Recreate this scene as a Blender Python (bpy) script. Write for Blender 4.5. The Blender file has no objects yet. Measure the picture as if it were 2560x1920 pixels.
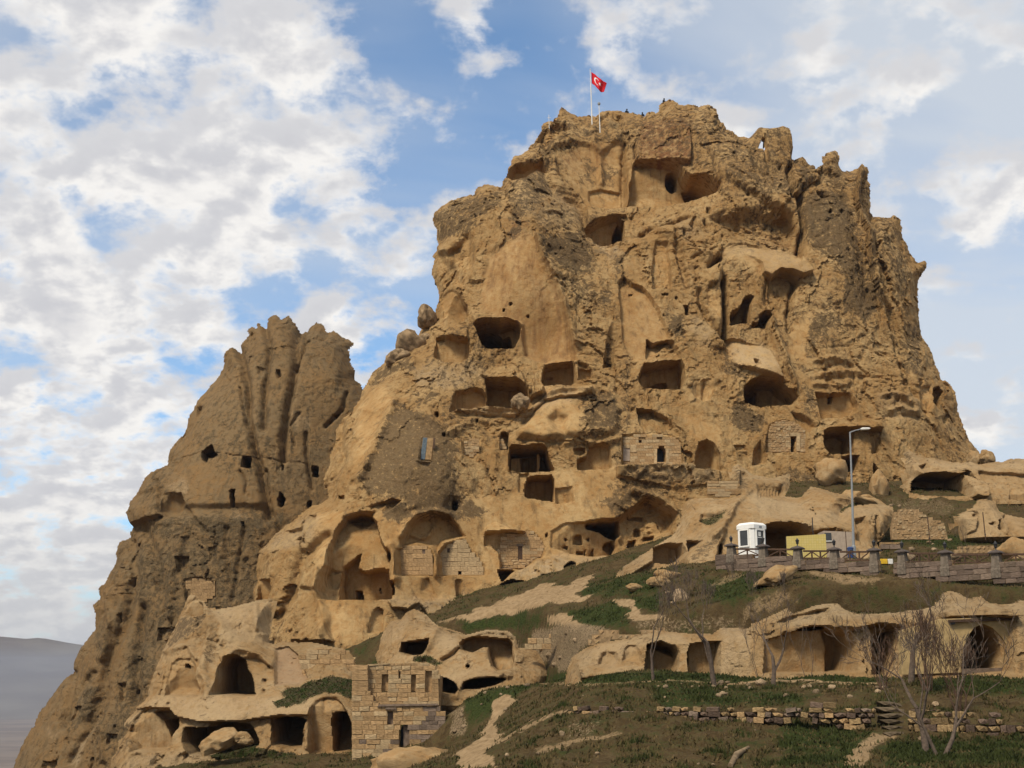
import bpy, bmesh, math, random, time
import numpy as np
T0 = time.time()
random.seed(7); rng = np.random.default_rng(11)
SC = bpy.context.scene
COL = SC.collection
R = math.radians
# ------------------------------------------------------------------ camera
FPX = 3160.0                       # focal length in pixels of a 2560 px wide picture
PITCH = R(13.0)
cam_d = bpy.data.cameras.new('camera'); cam = bpy.data.objects.new('camera', cam_d); COL.objects.link(cam)
cam_d.sensor_width = 36.0; cam_d.lens = 36.0 * FPX / 2560.0
cam_d.clip_start = 0.5; cam_d.clip_end = 60000
cam.location = (0, 0, 0); cam.rotation_euler = (R(90) + PITCH, 0, 0)
SC.camera = cam
# ------------------------------------------------------------------ sky
SUN_EL, SUN_AZ = R(50), R(-146)     # azimuth: clockwise from +Y (the way the camera looks)
world = bpy.data.worlds.new('World'); SC.world = world; world.use_nodes = True
def build_world():
    nt = world.node_tree; N = nt.nodes; L = nt.links
    N.clear()
    def nd(t, **kw):
        n = N.new(t)
        for k, v in kw.items():
            if k.startswith('i_'): n.inputs[k[2:]].default_value = v
            else: setattr(n, k, v)
        return n
    def math_(op, a, b=None, clamp=False):
        n = nd('ShaderNodeMath', operation=op, use_clamp=clamp)
        for i, x in enumerate((a, b)):
            if x is None: continue
            if isinstance(x, (int, float)): n.inputs[i].default_value = x
            else: L.new(x, n.inputs[i])
        return n.outputs[0]
    def mapr(x, a, b, c=0.0, d=1.0, smooth=True):
        n = nd('ShaderNodeMapRange'); n.interpolation_type = 'SMOOTHSTEP' if smooth else 'LINEAR'
        L.new(x, n.inputs[0])
        for i, q in enumerate((a, b, c, d)): n.inputs[1 + i].default_value = q
        return n.outputs[0]
    def mix(f, a, b):
        n = nd('ShaderNodeMix', data_type='RGBA')
        if isinstance(f, (int, float)): n.inputs[0].default_value = f
        else: L.new(f, n.inputs[0])
        for i, x in ((6, a), (7, b)):
            if isinstance(x, tuple): n.inputs[i].default_value = (*x, 1)
            else: L.new(x, n.inputs[i])
        return n.outputs[2]
    out = nd('ShaderNodeOutputWorld')
    sky = nd('ShaderNodeTexSky', sky_type='NISHITA', sun_disc=False, sun_elevation=SUN_EL, sun_rotation=SUN_AZ,
             altitude=1300, air_density=1.0, dust_density=0.6, ozone_density=2.5)
    skyc = nd('ShaderNodeVectorMath', operation='SCALE'); L.new(sky.outputs[0], skyc.inputs[0]); skyc.inputs[3].default_value = SKY_K
    tc = nd('ShaderNodeTexCoord')
    sep = nd('ShaderNodeSeparateXYZ'); L.new(tc.outputs['Generated'], sep.inputs[0])
    dz = math_('MAXIMUM', sep.outputs[2], 0.0)
    den = math_('ADD', dz, 0.42)
    px = math_('DIVIDE', sep.outputs[0], den); py = math_('DIVIDE', sep.outputs[1], den)
    def noise(sx, sy, ox, oy, detail, rough, scale, dist=0.0, lac=2.0):
        c = nd('ShaderNodeCombineXYZ')
        L.new(math_('ADD', math_('MULTIPLY', px, sx), ox), c.inputs[0])
        L.new(math_('ADD', math_('MULTIPLY', py, sy), oy), c.inputs[1])
        n = nd('ShaderNodeTexNoise', noise_dimensions='3D'); n.inputs['Scale'].default_value = scale
        n.inputs['Detail'].default_value = detail; n.inputs['Roughness'].default_value = rough
        n.inputs['Distortion'].default_value = dist; n.inputs['Lacunarity'].default_value = lac
        L.new(c.outputs[0], n.inputs['Vector'])
        return n.outputs[0]
    # cumulus layer: density, and the density a little farther towards the sun-side for its shading
    OX, OY = 3.1, 7.4
    n1 = noise(1, 1, OX, OY, 8, 0.58, 10.5, 0.10)
    n1b = noise(1, 1, OX - 0.007, OY - 0.024, 4, 0.50, 10.5, 0.10)
    big = noise(1, 1, 11.3, 2.2, 2, 0.5, 2.6)
    # how covered the sky is: thick to the left of the view, thin veil to the right
    gap = math_('POWER', 2.718, math_('MULTIPLY', math_('POWER', math_('DIVIDE', math_('ADD', px, 0.07), 0.10), 2.0), -1.0))
    side = math_('SUBTRACT', mapr(px, -0.30, 0.30, 0.075, -0.045, False), math_('MULTIPLY', gap, 0.03))
    low = mapr(dz, 0.0, 0.22, 0.10, 0.0)
    cov = math_('ADD', math_('ADD', n1, math_('MULTIPLY', math_('SUBTRACT', big, 0.5), 0.34)), math_('ADD', side, low))
    alpha = mapr(cov, 0.445, 0.605)
    lit = mapr(math_('SUBTRACT', n1b, n1), -0.10, 0.10)
    thick = mapr(cov, 0.56, 0.80)
    white = mix(lit, (0.69, 0.69, 0.71), (0.97, 0.945, 0.91))
    cc = mix(math_('MULTIPLY', thick, 0.48), white, (0.56, 0.56, 0.60))
    # thin veil
    v = noise(0.7, 1.5, 1.7, 4.0, 5, 0.55, 1.5, 0.5)
    veil = math_('ADD', mapr(v, 0.34, 0.68, 0.10, 0.66), mapr(px, -0.02, 0.30, 0.0, 0.60), True)
    veil = math_('MULTIPLY', veil, mapr(dz, 0.02, 0.3, 1.0, 0.85))
    tint = nd('ShaderNodeVectorMath', operation='MULTIPLY'); L.new(skyc.outputs[0], tint.inputs[0]); tint.inputs[1].default_value = (0.74, 1.0, 1.08)
    s1 = mix(veil, tint.outputs[0], (0.68, 0.72, 0.765))
    s2 = mix(alpha, s1, cc)
    # bright haze near the horizon
    hz = mapr(dz, 0.0, 0.16, 0.75, 0.0)
    s3 = mix(hz, s2, (0.60, 0.60, 0.60))
    bg = nd('ShaderNodeBackground'); bg.inputs[1].default_value = 1.0
    L.new(s3, bg.inputs[0]); L.new(bg.outputs[0], out.inputs[0])
SKY_K = 0.165
build_world()
sun_d = bpy.data.lights.new('sun', 'SUN'); sun = bpy.data.objects.new('sun', sun_d); COL.objects.link(sun)
sun_d.energy = 3.7; sun_d.angle = R(13); sun_d.color = (1.0, 0.90, 0.75)
_d = np.array([math.sin(SUN_AZ) * math.cos(SUN_EL), math.cos(SUN_AZ) * math.cos(SUN_EL), math.sin(SUN_EL)])
from mathutils import Vector, Matrix, Euler
sun.rotation_euler = Vector(-_d).to_track_quat('-Z', 'Y').to_euler()
vs = SC.view_settings; vs.view_transform = 'Standard'; vs.look = 'None'; vs.exposure = 0.0; vs.gamma = 1.0; vs.use_curve_mapping = False
# ------------------------------------------------------------------ picture <-> place
CP, SP = math.cos(PITCH), math.sin(PITCH)
def place(u, v, Y):
    """world point seen at picture position (u, v) at distance Y along the ground"""
    a = (u - 1280.0) / FPX; b = (960.0 - v) / FPX
    t = Y / (CP - b * SP)
    return (t * a, Y, t * (SP + b * CP))
def project(x, y, z):
    d = y * CP + z * SP; q = -y * SP + z * CP
    return 1280.0 + FPX * x / d, 960.0 - FPX * q / d
ZONES = dict(A=(1000, 150, .36166), B=(1700, 150, .36166), C=(1000, 700, .36166), D=(1760, 700, .36166), E=(300, 750, .36166),
             F=(0, 1320, .36166), G=(600, 1220, .36166), H=(1200, 1220, .36166), I=(1760, 1220, .36166), J=(1200, 480, .22604),
             K=(1680, 480, .22604), L=(700, 1220, .22604), N=(1150, 1220, .22604), O=(1740, 1260, .18687), Q=(2150, 1260, .18687),
             S=(600, 1680, .14467), T=(1400, 1680, .28933), U=(1960, 1560, .27125), V=(900, 1680, .27125), W=(2180, 1120, .17179),
             X=(0, 1560, .217), Y=(830, 1610, .14467), M=(0, 0, 1.1573), P=(0, 0, 1.0))
def zz(zone, *pts):
    ox, oy, s = ZONES[zone]
    return [(ox + s * p[0], oy + s * p[1]) for p in pts]
# ------------------------------------------------------------------ noise
def _hash2(ix, iy, seed):
    h = (ix.astype(np.uint32) * np.uint32(374761393) + iy.astype(np.uint32) * np.uint32(668265263) + np.uint32(seed * 974711 + 12345))
    h = (h ^ (h >> np.uint32(13))) * np.uint32(1274126177)
    return h ^ (h >> np.uint32(16))
def pnoise(x, y, seed=0):
    x = np.asarray(x, np.float32); y = np.asarray(y, np.float32)
    fx = np.floor(x); fy = np.floor(y); ix = fx.astype(np.int32); iy = fy.astype(np.int32)
    dx = x - fx; dy = y - fy
    ux = dx * dx * dx * (dx * (dx * 6 - 15) + 10); uy = dy * dy * dy * (dy * (dy * 6 - 15) + 10)
    def g(ox, oy):
        h = _hash2(ix + ox, iy + oy, seed).astype(np.float32) * np.float32(2 * math.pi / 4294967296.0)
        return np.cos(h) * (dx - ox) + np.sin(h) * (dy - oy)
    a = g(0, 0); b = g(1, 0); c = g(0, 1); d = g(1, 1)
    return (a + (b - a) * ux) * (1 - uy) + (c + (d - c) * ux) * uy
def fbm(x, y, seed=0, octv=4, gain=0.5, lac=2.03):
    s = 0; a = 1.0; f = 1.0
    for i in range(octv):
        s = s + a * pnoise(x * f + 17.3 * i, y * f - 9.1 * i, seed + i); a *= gain; f *= lac
    return s
def ridged(x, y, seed=0, octv=4, gain=0.55, lac=2.1):
    s = 0; a = 1.0; f = 1.0
    for i in range(octv):
        n = 1 - np.abs(pnoise(x * f + 5.7 * i, y * f + 3.3 * i, seed + i)) * 2.2
        s = s + a * n * np.abs(n); a *= gain; f *= lac
    return s - 0.6
def cells(x, y, seed=0):
    """distance to the nearest scattered point, and that point's random number"""
    ix = np.floor(x).astype(np.int32); iy = np.floor(y).astype(np.int32)
    best = np.full(x.shape, 9.0, np.float32); rid = np.zeros(x.shape, np.float32)
    for ox in (-1, 0, 1):
        for oy in (-1, 0, 1):
            h = _hash2(ix + ox, iy + oy, seed); h2 = _hash2(ix + ox, iy + oy, seed + 77)
            cx = ix + ox + (h & np.uint32(65535)).astype(np.float32) / 65535.0
            cy = iy + oy + (h >> np.uint32(16)).astype(np.float32) / 65535.0
            d = np.hypot(x - cx, y - cy).astype(np.float32)
            m = d < best
            best = np.where(m, d, best); rid = np.where(m, (h2 & np.uint32(65535)).astype(np.float32) / 65535.0, rid)
    return best, rid
def facets(x, y, seed=0):
    """broken planes: every cell is a little plane with its own tilt and step"""
    ix = np.floor(x).astype(np.int32); iy = np.floor(y).astype(np.int32)
    best = np.full(x.shape, 9.0, np.float32); val = np.zeros(x.shape, np.float32)
    for ox in (-1, 0, 1):
        for oy in (-1, 0, 1):
            h = _hash2(ix + ox, iy + oy, seed); g = _hash2(ix + ox, iy + oy, seed + 77)
            dx = x - (ix + ox + (h & np.uint32(65535)).astype(np.float32) / 65535.0); dy = y - (iy + oy + (h >> np.uint32(16)).astype(np.float32) / 65535.0)
            d = np.hypot(dx, dy).astype(np.float32); m = d < best
            a = (g & np.uint32(1023)).astype(np.float32) * np.float32(6.2832 / 1024); t = ((g >> np.uint32(10)) & np.uint32(1023)).astype(np.float32) / 1024; o = ((g >> np.uint32(20)) & np.uint32(1023)).astype(np.float32) / 1024 - .5
            v = (dx * np.cos(a) + dy * np.sin(a)) * t * 1.2 + .55 * o
            best = np.where(m, d, best); val = np.where(m, v, val)
    return val
def sstep(a, b, x):
    t = np.clip((x - a) / (b - a), 0, 1); return t * t * (3 - 2 * t)
def poly_sd(pts, u, v):
    """signed distance to a closed polygon, positive inside"""
    P = np.asarray(pts, np.float32); n = len(P)
    d2 = np.full(u.shape, 1e12, np.float32); ins = np.zeros(u.shape, bool)
    for i in range(n):
        ax, ay = P[i]; bx, by = P[(i + 1) % n]
        ex, ey = bx - ax, by - ay
        wx, wy = u - ax, v - ay
        t = np.clip((wx * ex + wy * ey) / (ex * ex + ey * ey + 1e-9), 0, 1)
        dx = wx - ex * t; dy = wy - ey * t
        np.minimum(d2, dx * dx + dy * dy, out=d2)
        if ay != by:
            c = ((ay > v) != (by > v)) & (u < (bx - ax) * (v - ay) / (by - ay) + ax)
            ins ^= c
    d = np.sqrt(d2)
    return np.where(ins, d, -d)
def line_d(pts, u, v):
    """distance to an open polyline, and the side (+ to the right of its direction in the picture)"""
    P = np.asarray(pts, np.float32)
    d2 = np.full(u.shape, 1e12, np.float32); side = np.zeros(u.shape, np.float32)
    for i in range(len(P) - 1):
        ax, ay = P[i]; bx, by = P[i + 1]
        ex, ey = bx - ax, by - ay; wx, wy = u - ax, v - ay
        t = np.clip((wx * ex + wy * ey) / (ex * ex + ey * ey + 1e-9), 0, 1)
        dx = wx - ex * t; dy = wy - ey * t; q = dx * dx + dy * dy
        m = q < d2
        d2 = np.where(m, q, d2); side = np.where(m, np.sign(ex * wy - ey * wx), side)
    return np.sqrt(d2), side
class TPS:
    """smooth surface through scattered points"""
    def __init__(s, pts, vals, scale=100.0, lam=0.002):
        s.P = np.asarray(pts, np.float64) / scale; s.k = scale; n = len(s.P)
        r = np.hypot(s.P[:, None, 0] - s.P[None, :, 0], s.P[:, None, 1] - s.P[None, :, 1])
        K = s.U(r) + lam * np.eye(n)
        A = np.zeros((n + 3, n + 3)); A[:n, :n] = K; A[:n, n] = 1; A[:n, n + 1:] = s.P; A[n, :n] = 1; A[n + 1:, :n] = s.P.T
        s.w = np.linalg.solve(A, np.concatenate([np.asarray(vals, np.float64), np.zeros(3)]))
    @staticmethod
    def U(r): return r * r * np.log(r + 1e-9)
    def __call__(s, x, y):
        x = np.asarray(x, np.float64) / s.k; y = np.asarray(y, np.float64) / s.k
        o = s.w[-3] + s.w[-2] * x + s.w[-1] * y
        for i, (px, py) in enumerate(s.P): o = o + s.w[i] * s.U(np.hypot(x - px, y - py))
        return o
# ------------------------------------------------------------------ object helpers
def tag(o, label=None, cat=None, group=None, kind=None):
    if label: o['label'] = label
    if cat: o['category'] = cat
    if group: o['group'] = group
    if kind: o['kind'] = kind
    return o
def link(name, me, mat=None, parent=None, loc=None):
    o = bpy.data.objects.new(name, me); COL.objects.link(o)
    if mat is not None and me is not None:
        if len(me.materials) == 0: me.materials.append(mat)
    if parent is not None: o.parent = parent
    if loc is not None: o.location = loc
    return o
def empty(name, loc=(0, 0, 0), rz=0.0):
    o = bpy.data.objects.new(name, None); COL.objects.link(o); o.location = loc; o.rotation_euler = (0, 0, rz); o.empty_display_size = 0.2
    return o
def mesh_np(name, V, F, smooth_angle=None, attrs=None):
    """mesh from numpy arrays; F is (n,4) or (n,3)"""
    me = bpy.data.meshes.new(name); k = F.shape[1]
    me.vertices.add(len(V)); me.vertices.foreach_set('co', np.asarray(V, np.float32).ravel())
    me.loops.add(F.size); me.loops.foreach_set('vertex_index', F.astype(np.int32).ravel())
    me.polygons.add(len(F)); me.polygons.foreach_set('loop_start', np.arange(0, F.size, k, dtype=np.int32))
    for nm, arr in (attrs or {}).items():
        a = me.attributes.new(nm, 'FLOAT', 'POINT'); a.data.foreach_set('value', np.asarray(arr, np.float32).ravel())
    me.update(calc_edges=True)
    if smooth_angle is not None:
        me.polygons.foreach_set('use_smooth', np.ones(len(F), bool))
        me.set_sharp_from_angle(angle=R(smooth_angle))
    me.validate(clean_customdata=False)
    return me
class MB:
    """collects boxes, tubes, lathes and prisms; build() links them as ONE mesh object"""
    def __init__(s): s.v = []; s.f = []
    def add(s, V, F):
        o = len(s.v); s.v += [tuple(p) for p in V]; s.f += [tuple(i + o for i in f) for f in F]; return s
    def box(s, c, d, rz=0.0, taper=1.0, M=None):
        x, y, z = d[0] / 2, d[1] / 2, d[2] / 2; V = []
        for sz in (-1, 1):
            k = taper if sz > 0 else 1.0
            for sx, sy in ((-1, -1), (1, -1), (1, 1), (-1, 1)): V.append(Vector((sx * x * k, sy * y * k, sz * z)))
        m = M if M is not None else Matrix.Rotation(rz, 3, 'Z')
        V = [m @ p + Vector(c) for p in V]
        return s.add(V, [(3, 2, 1, 0), (4, 5, 6, 7), (0, 1, 5, 4), (1, 2, 6, 5), (2, 3, 7, 6), (3, 0, 4, 7)])
    def tube(s, pts, rads, n=8, cap=True):
        pts = [Vector(p) for p in pts]; rings = []; V = []; F = []
        up = Vector((0.13, 0.21, 1)).normalized()
        for i, p in enumerate(pts):
            t = (pts[min(i + 1, len(pts) - 1)] - pts[max(i - 1, 0)]).normalized()
            a = t.cross(up)
            if a.length < 0.05: a = t.cross(Vector((1, 0, 0)))
            a.normalize(); b = t.cross(a).normalized()
            r = rads[i] if hasattr(rads, '__len__') else rads
            for k in range(n):
                w = 2 * math.pi * k / n; V.append(p + (a * math.cos(w) + b * math.sin(w)) * r)
        for i in range(len(pts) - 1):
            for k in range(n):
                F.append((i * n + k, i * n + (k + 1) % n, (i + 1) * n + (k + 1) % n, (i + 1) * n + k))
        if cap:
            F.append(tuple(range(n - 1, -1, -1))); F.append(tuple((len(pts) - 1) * n + k for k in range(n)))
        return s.add(V, F)
    def lathe(s, prof, c=(0, 0, 0), n=16, sq=False, rz=0.0):
        V = []; F = []
        for r, z in prof:
            for k in range(n):
                w = 2 * math.pi * (k + (0.5 if sq else 0)) / n + rz
                V.append((c[0] + r * math.cos(w), c[1] + r * math.sin(w), c[2] + z))
        for i in range(len(prof) - 1):
            for k in range(n): F.append((i * n + k, i * n + (k + 1) % n, (i + 1) * n + (k + 1) % n, (i + 1) * n + k))
        F.append(tuple(range(n - 1, -1, -1))); F.append(tuple((len(prof) - 1) * n + k for k in range(n)))
        return s.add(V, F)
    def prism(s, poly, y0, y1, c=(0, 0, 0), rz=0.0):
        """polygon in x,z extruded along y"""
        n = len(poly); m = Matrix.Rotation(rz, 3, 'Z'); V = [m @ Vector((x, y0, z)) + Vector(c) for x, z in poly] + [m @ Vector((x, y1, z)) + Vector(c) for x, z in poly]
        F = [tuple(range(n)), tuple(range(2 * n - 1, n - 1, -1))]
        for i in range(n): F.append((i, i + n, (i + 1) % n + n, (i + 1) % n))
        return s.add(V, F)
    def build(s, name, mat, parent=None, loc=None, bevel=0.0, smooth=None):
        me = bpy.data.meshes.new(name); me.from_pydata([tuple(p) for p in s.v], [], s.f); me.update()
        bm = bmesh.new(); bm.from_mesh(me)
        bmesh.ops.recalc_face_normals(bm, faces=bm.faces)
        if bevel > 0:
            bmesh.ops.bevel(bm, geom=[e for e in bm.edges if e.calc_face_angle(0) > 0.5], offset=bevel, segments=1, affect='EDGES', clamp_overlap=True)
        bm.to_mesh(me); bm.free()
        if smooth:
            for p in me.polygons: p.use_smooth = True
            me.set_sharp_from_angle(angle=R(smooth))
        return link(name, me, mat, parent, loc)
# ------------------------------------------------------------------ materials
MATS = {}
def new_mat(name, rough=0.9, spec=0.2):
    m = bpy.data.materials.new(name); m.use_nodes = True; nt = m.node_tree
    b = nt.nodes['Principled BSDF']; b.inputs['Roughness'].default_value = rough; b.inputs['Specular IOR Level'].default_value = spec
    MATS[name] = m
    return m, nt, b
class NT:
    """small helper for writing node graphs"""
    def __init__(s, nt): s.nt = nt; s.N = nt.nodes; s.L = nt.links; s.tc = None
    def nd(s, t, **kw):
        n = s.N.new(t)
        for k, v in kw.items(): setattr(n, k, v)
        return n
    def pos(s, sx=1, sy=1, sz=1, src='Object'):
        if s.tc is None: s.tc = s.nd('ShaderNodeTexCoord')
        m = s.nd('ShaderNodeMapping'); m.inputs['Scale'].default_value = (sx, sy, sz)
        s.L.new(s.tc.outputs[src], m.inputs[0]); return m.outputs[0]
    def noise(s, vec, scale, detail=4, rough=0.55, dist=0.0):
        n = s.nd('ShaderNodeTexNoise'); n.inputs['Scale'].default_value = scale; n.inputs['Detail'].default_value = detail
        n.inputs['Roughness'].default_value = rough; n.inputs['Distortion'].default_value = dist
        if vec is not None: s.L.new(vec, n.inputs['Vector'])
        return n.outputs[0]
    def voro(s, vec, scale, feat='F1'):
        n = s.nd('ShaderNodeTexVoronoi', feature=feat); n.inputs['Scale'].default_value = scale; s.L.new(vec, n.inputs['Vector']); return n.outputs[0]
    def attr(s, name):
        n = s.nd('ShaderNodeAttribute', attribute_name=name); return n.outputs['Fac']
    def m(s, op, a, b=None, clamp=False):
        n = s.nd('ShaderNodeMath', operation=op, use_clamp=clamp)
        for i, x in enumerate((a, b)):
            if x is None: continue
            if isinstance(x, (int, float)): n.inputs[i].default_value = x
            else: s.L.new(x, n.inputs[i])
        return n.outputs[0]
    def map(s, x, a, b, c=0.0, d=1.0):
        n = s.nd('ShaderNodeMapRange'); n.interpolation_type = 'SMOOTHSTEP'; s.L.new(x, n.inputs[0])
        for i, q in enumerate((a, b, c, d)): n.inputs[1 + i].default_value = q
        return n.outputs[0]
    def mix(s, f, a, b, mode='MIX'):
        n = s.nd('ShaderNodeMix', data_type='RGBA', blend_type=mode)
        if isinstance(f, (int, float)): n.inputs[0].default_value = f
        else: s.L.new(f, n.inputs[0])
        for i, x in ((6, a), (7, b)):
            if isinstance(x, tuple): n.inputs[i].default_value = (*x, 1)
            else: s.L.new(x, n.inputs[i])
        return n.outputs[2]
    def bump(s, h, strength, dist, nrm=None):
        n = s.nd('ShaderNodeBump'); n.inputs['Strength'].default_value = strength; n.inputs['Distance'].default_value = dist
        s.L.new(h, n.inputs['Height'])
        if nrm is not None: s.L.new(nrm, n.inputs['Normal'])
        return n.outputs[0]
def rock_material(name, base, light, dark, orange, grey_bias=0.0, scale=1.0):
    m, nt, b = new_mat(name, 0.95, 0.08); g = NT(nt)
    p = g.pos(); pv = g.pos(1.5, 1.5, 0.16)
    n1 = g.noise(p, 0.22 * scale, 5, 0.6, 0.4)         # broad hue drift
    n2 = g.noise(p, 1.6 * scale, 6, 0.62, 0.3)         # mottles
    n3 = g.noise(pv, 1.1 * scale, 5, 0.6, 0.2)         # run-off streaks
    n4 = g.noise(p, 7.0 * scale, 5, 0.65)              # grains and pocks
    c = g.mix(g.map(n1, 0.35, 0.68), base, light)
    c = g.mix(g.m('MULTIPLY', g.map(n2, 0.42, 0.66), 0.5), c, orange)
    c = g.mix(g.m('MULTIPLY', g.map(n3, 0.50, 0.72), 0.50), c, dark)
    c = g.mix(g.m('MULTIPLY', g.attr('pale'), g.map(n2, 0.30, 0.62)), c, (0.44, 0.325, 0.188))
    c = g.mix(g.m('MULTIPLY', g.attr('red'), g.map(n3, 0.30, 0.62)), c, (0.20, 0.085, 0.035))
    # dark weathering crust: patches with ragged, speckled edges
    pat = g.attr('pat')
    n5 = g.noise(p, 3.4 * scale, 6, 0.7, 0.6)
    e = g.m('ADD', g.m('ADD', pat, g.m('MULTIPLY', g.m('SUBTRACT', n2, 0.5), 1.9)), g.m('ADD', g.m('MULTIPLY', g.m('SUBTRACT', n5, 0.5), 2.0), g.m('ADD', g.m('MULTIPLY', g.m('SUBTRACT', n3, 0.5), 0.9), grey_bias)))
    crust = g.map(e, 0.42, 0.80)
    cd = g.mix(g.map(n4, 0.40, 0.66), dark, tuple(min(1, q * 2.0) for q in dark))
    c = g.mix(g.m('MULTIPLY', crust, 0.82), c, cd)
    c = g.mix(g.m('MULTIPLY', g.map(n5, 0.50, 0.68), 0.30), c, tuple(q * 0.55 for q in base))
    c = g.mix(g.m('MULTIPLY', g.map(n5, 0.46, 0.30), 0.30), c, tuple(min(1, q * 1.12) for q in light))
    # speckle
    c = g.mix(g.m('MULTIPLY', g.map(n4, 0.58, 0.75), 0.30), c, tuple(q * 0.45 for q in base))
    c = g.mix(g.m('MULTIPLY', g.map(n4, 0.40, 0.26), 0.25), c, light)
    # moss and grass on ledges
    gr = g.attr('grass'); ge = g.map(g.m('ADD', gr, g.m('MULTIPLY', g.m('SUBTRACT', n4, 0.5), 0.9)), 0.42, 0.62)
    gc = g.mix(g.map(n2, 0.35, 0.65), (0.030, 0.045, 0.010), (0.090, 0.068, 0.034))
    c = g.mix(ge, c, gc)
    c = g.mix(g.attr('mauve'), c, (0.27, 0.180, 0.112))
    nt.links.new(c, b.inputs['Base Color'])
    rgh = g.attr('rough')
    # hairline cracks
    wv = g.nd('ShaderNodeVectorMath', operation='ADD'); nc = g.nd('ShaderNodeTexNoise'); nc.inputs['Scale'].default_value = 0.8 * scale; nc.inputs['Detail'].default_value = 4; nt.links.new(p, nc.inputs['Vector'])
    sc_ = g.nd('ShaderNodeVectorMath', operation='SCALE'); sc_.inputs[3].default_value = 1.6 / scale; nt.links.new(nc.outputs['Color'], sc_.inputs[0]); nt.links.new(p, wv.inputs[0]); nt.links.new(sc_.outputs[0], wv.inputs[1])
    vo = g.nd('ShaderNodeTexVoronoi', feature='DISTANCE_TO_EDGE'); vo.inputs['Scale'].default_value = 0.34 * scale; nt.links.new(wv.outputs[0], vo.inputs['Vector'])
    crk = g.m('MULTIPLY', g.map(vo.outputs['Distance'], 0.0, 0.035, -1.0, 0.0), g.map(n2, 0.45, 0.62))
    crk = g.m('MULTIPLY', crk, rgh)
    h = g.m('ADD', g.m('MULTIPLY', n4, g.m('ADD', g.m('MULTIPLY', rgh, 0.55), 0.25)), g.m('MULTIPLY', g.noise(p, 26 * scale, 4, 0.7), 0.25))
    h = g.m('ADD', h, g.m('MULTIPLY', n5, g.m('ADD', g.m('MULTIPLY', rgh, 1.0), 0.25)))
    h = g.m('ADD', h, g.m('MULTIPLY', crk, 0.6))
    nt.links.new(g.bump(h, 0.9, 0.30 / scale), b.inputs['Normal'])
    return m
TAN, TANL, DRK, ORG = (0.372, 0.223, 0.088), (0.485, 0.322, 0.146), (0.085, 0.058, 0.031), (0.335, 0.162, 0.048)
M_CASTLE = rock_material('castle_tuff', TAN, TANL, DRK, ORG)
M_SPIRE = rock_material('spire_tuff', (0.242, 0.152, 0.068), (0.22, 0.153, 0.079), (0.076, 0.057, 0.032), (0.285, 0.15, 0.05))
M_LOW = rock_material('pale_tuff', (0.335, 0.213, 0.096), (0.42, 0.295, 0.155), (0.095, 0.067, 0.038), (0.33, 0.172, 0.057), scale=1.5)
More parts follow.
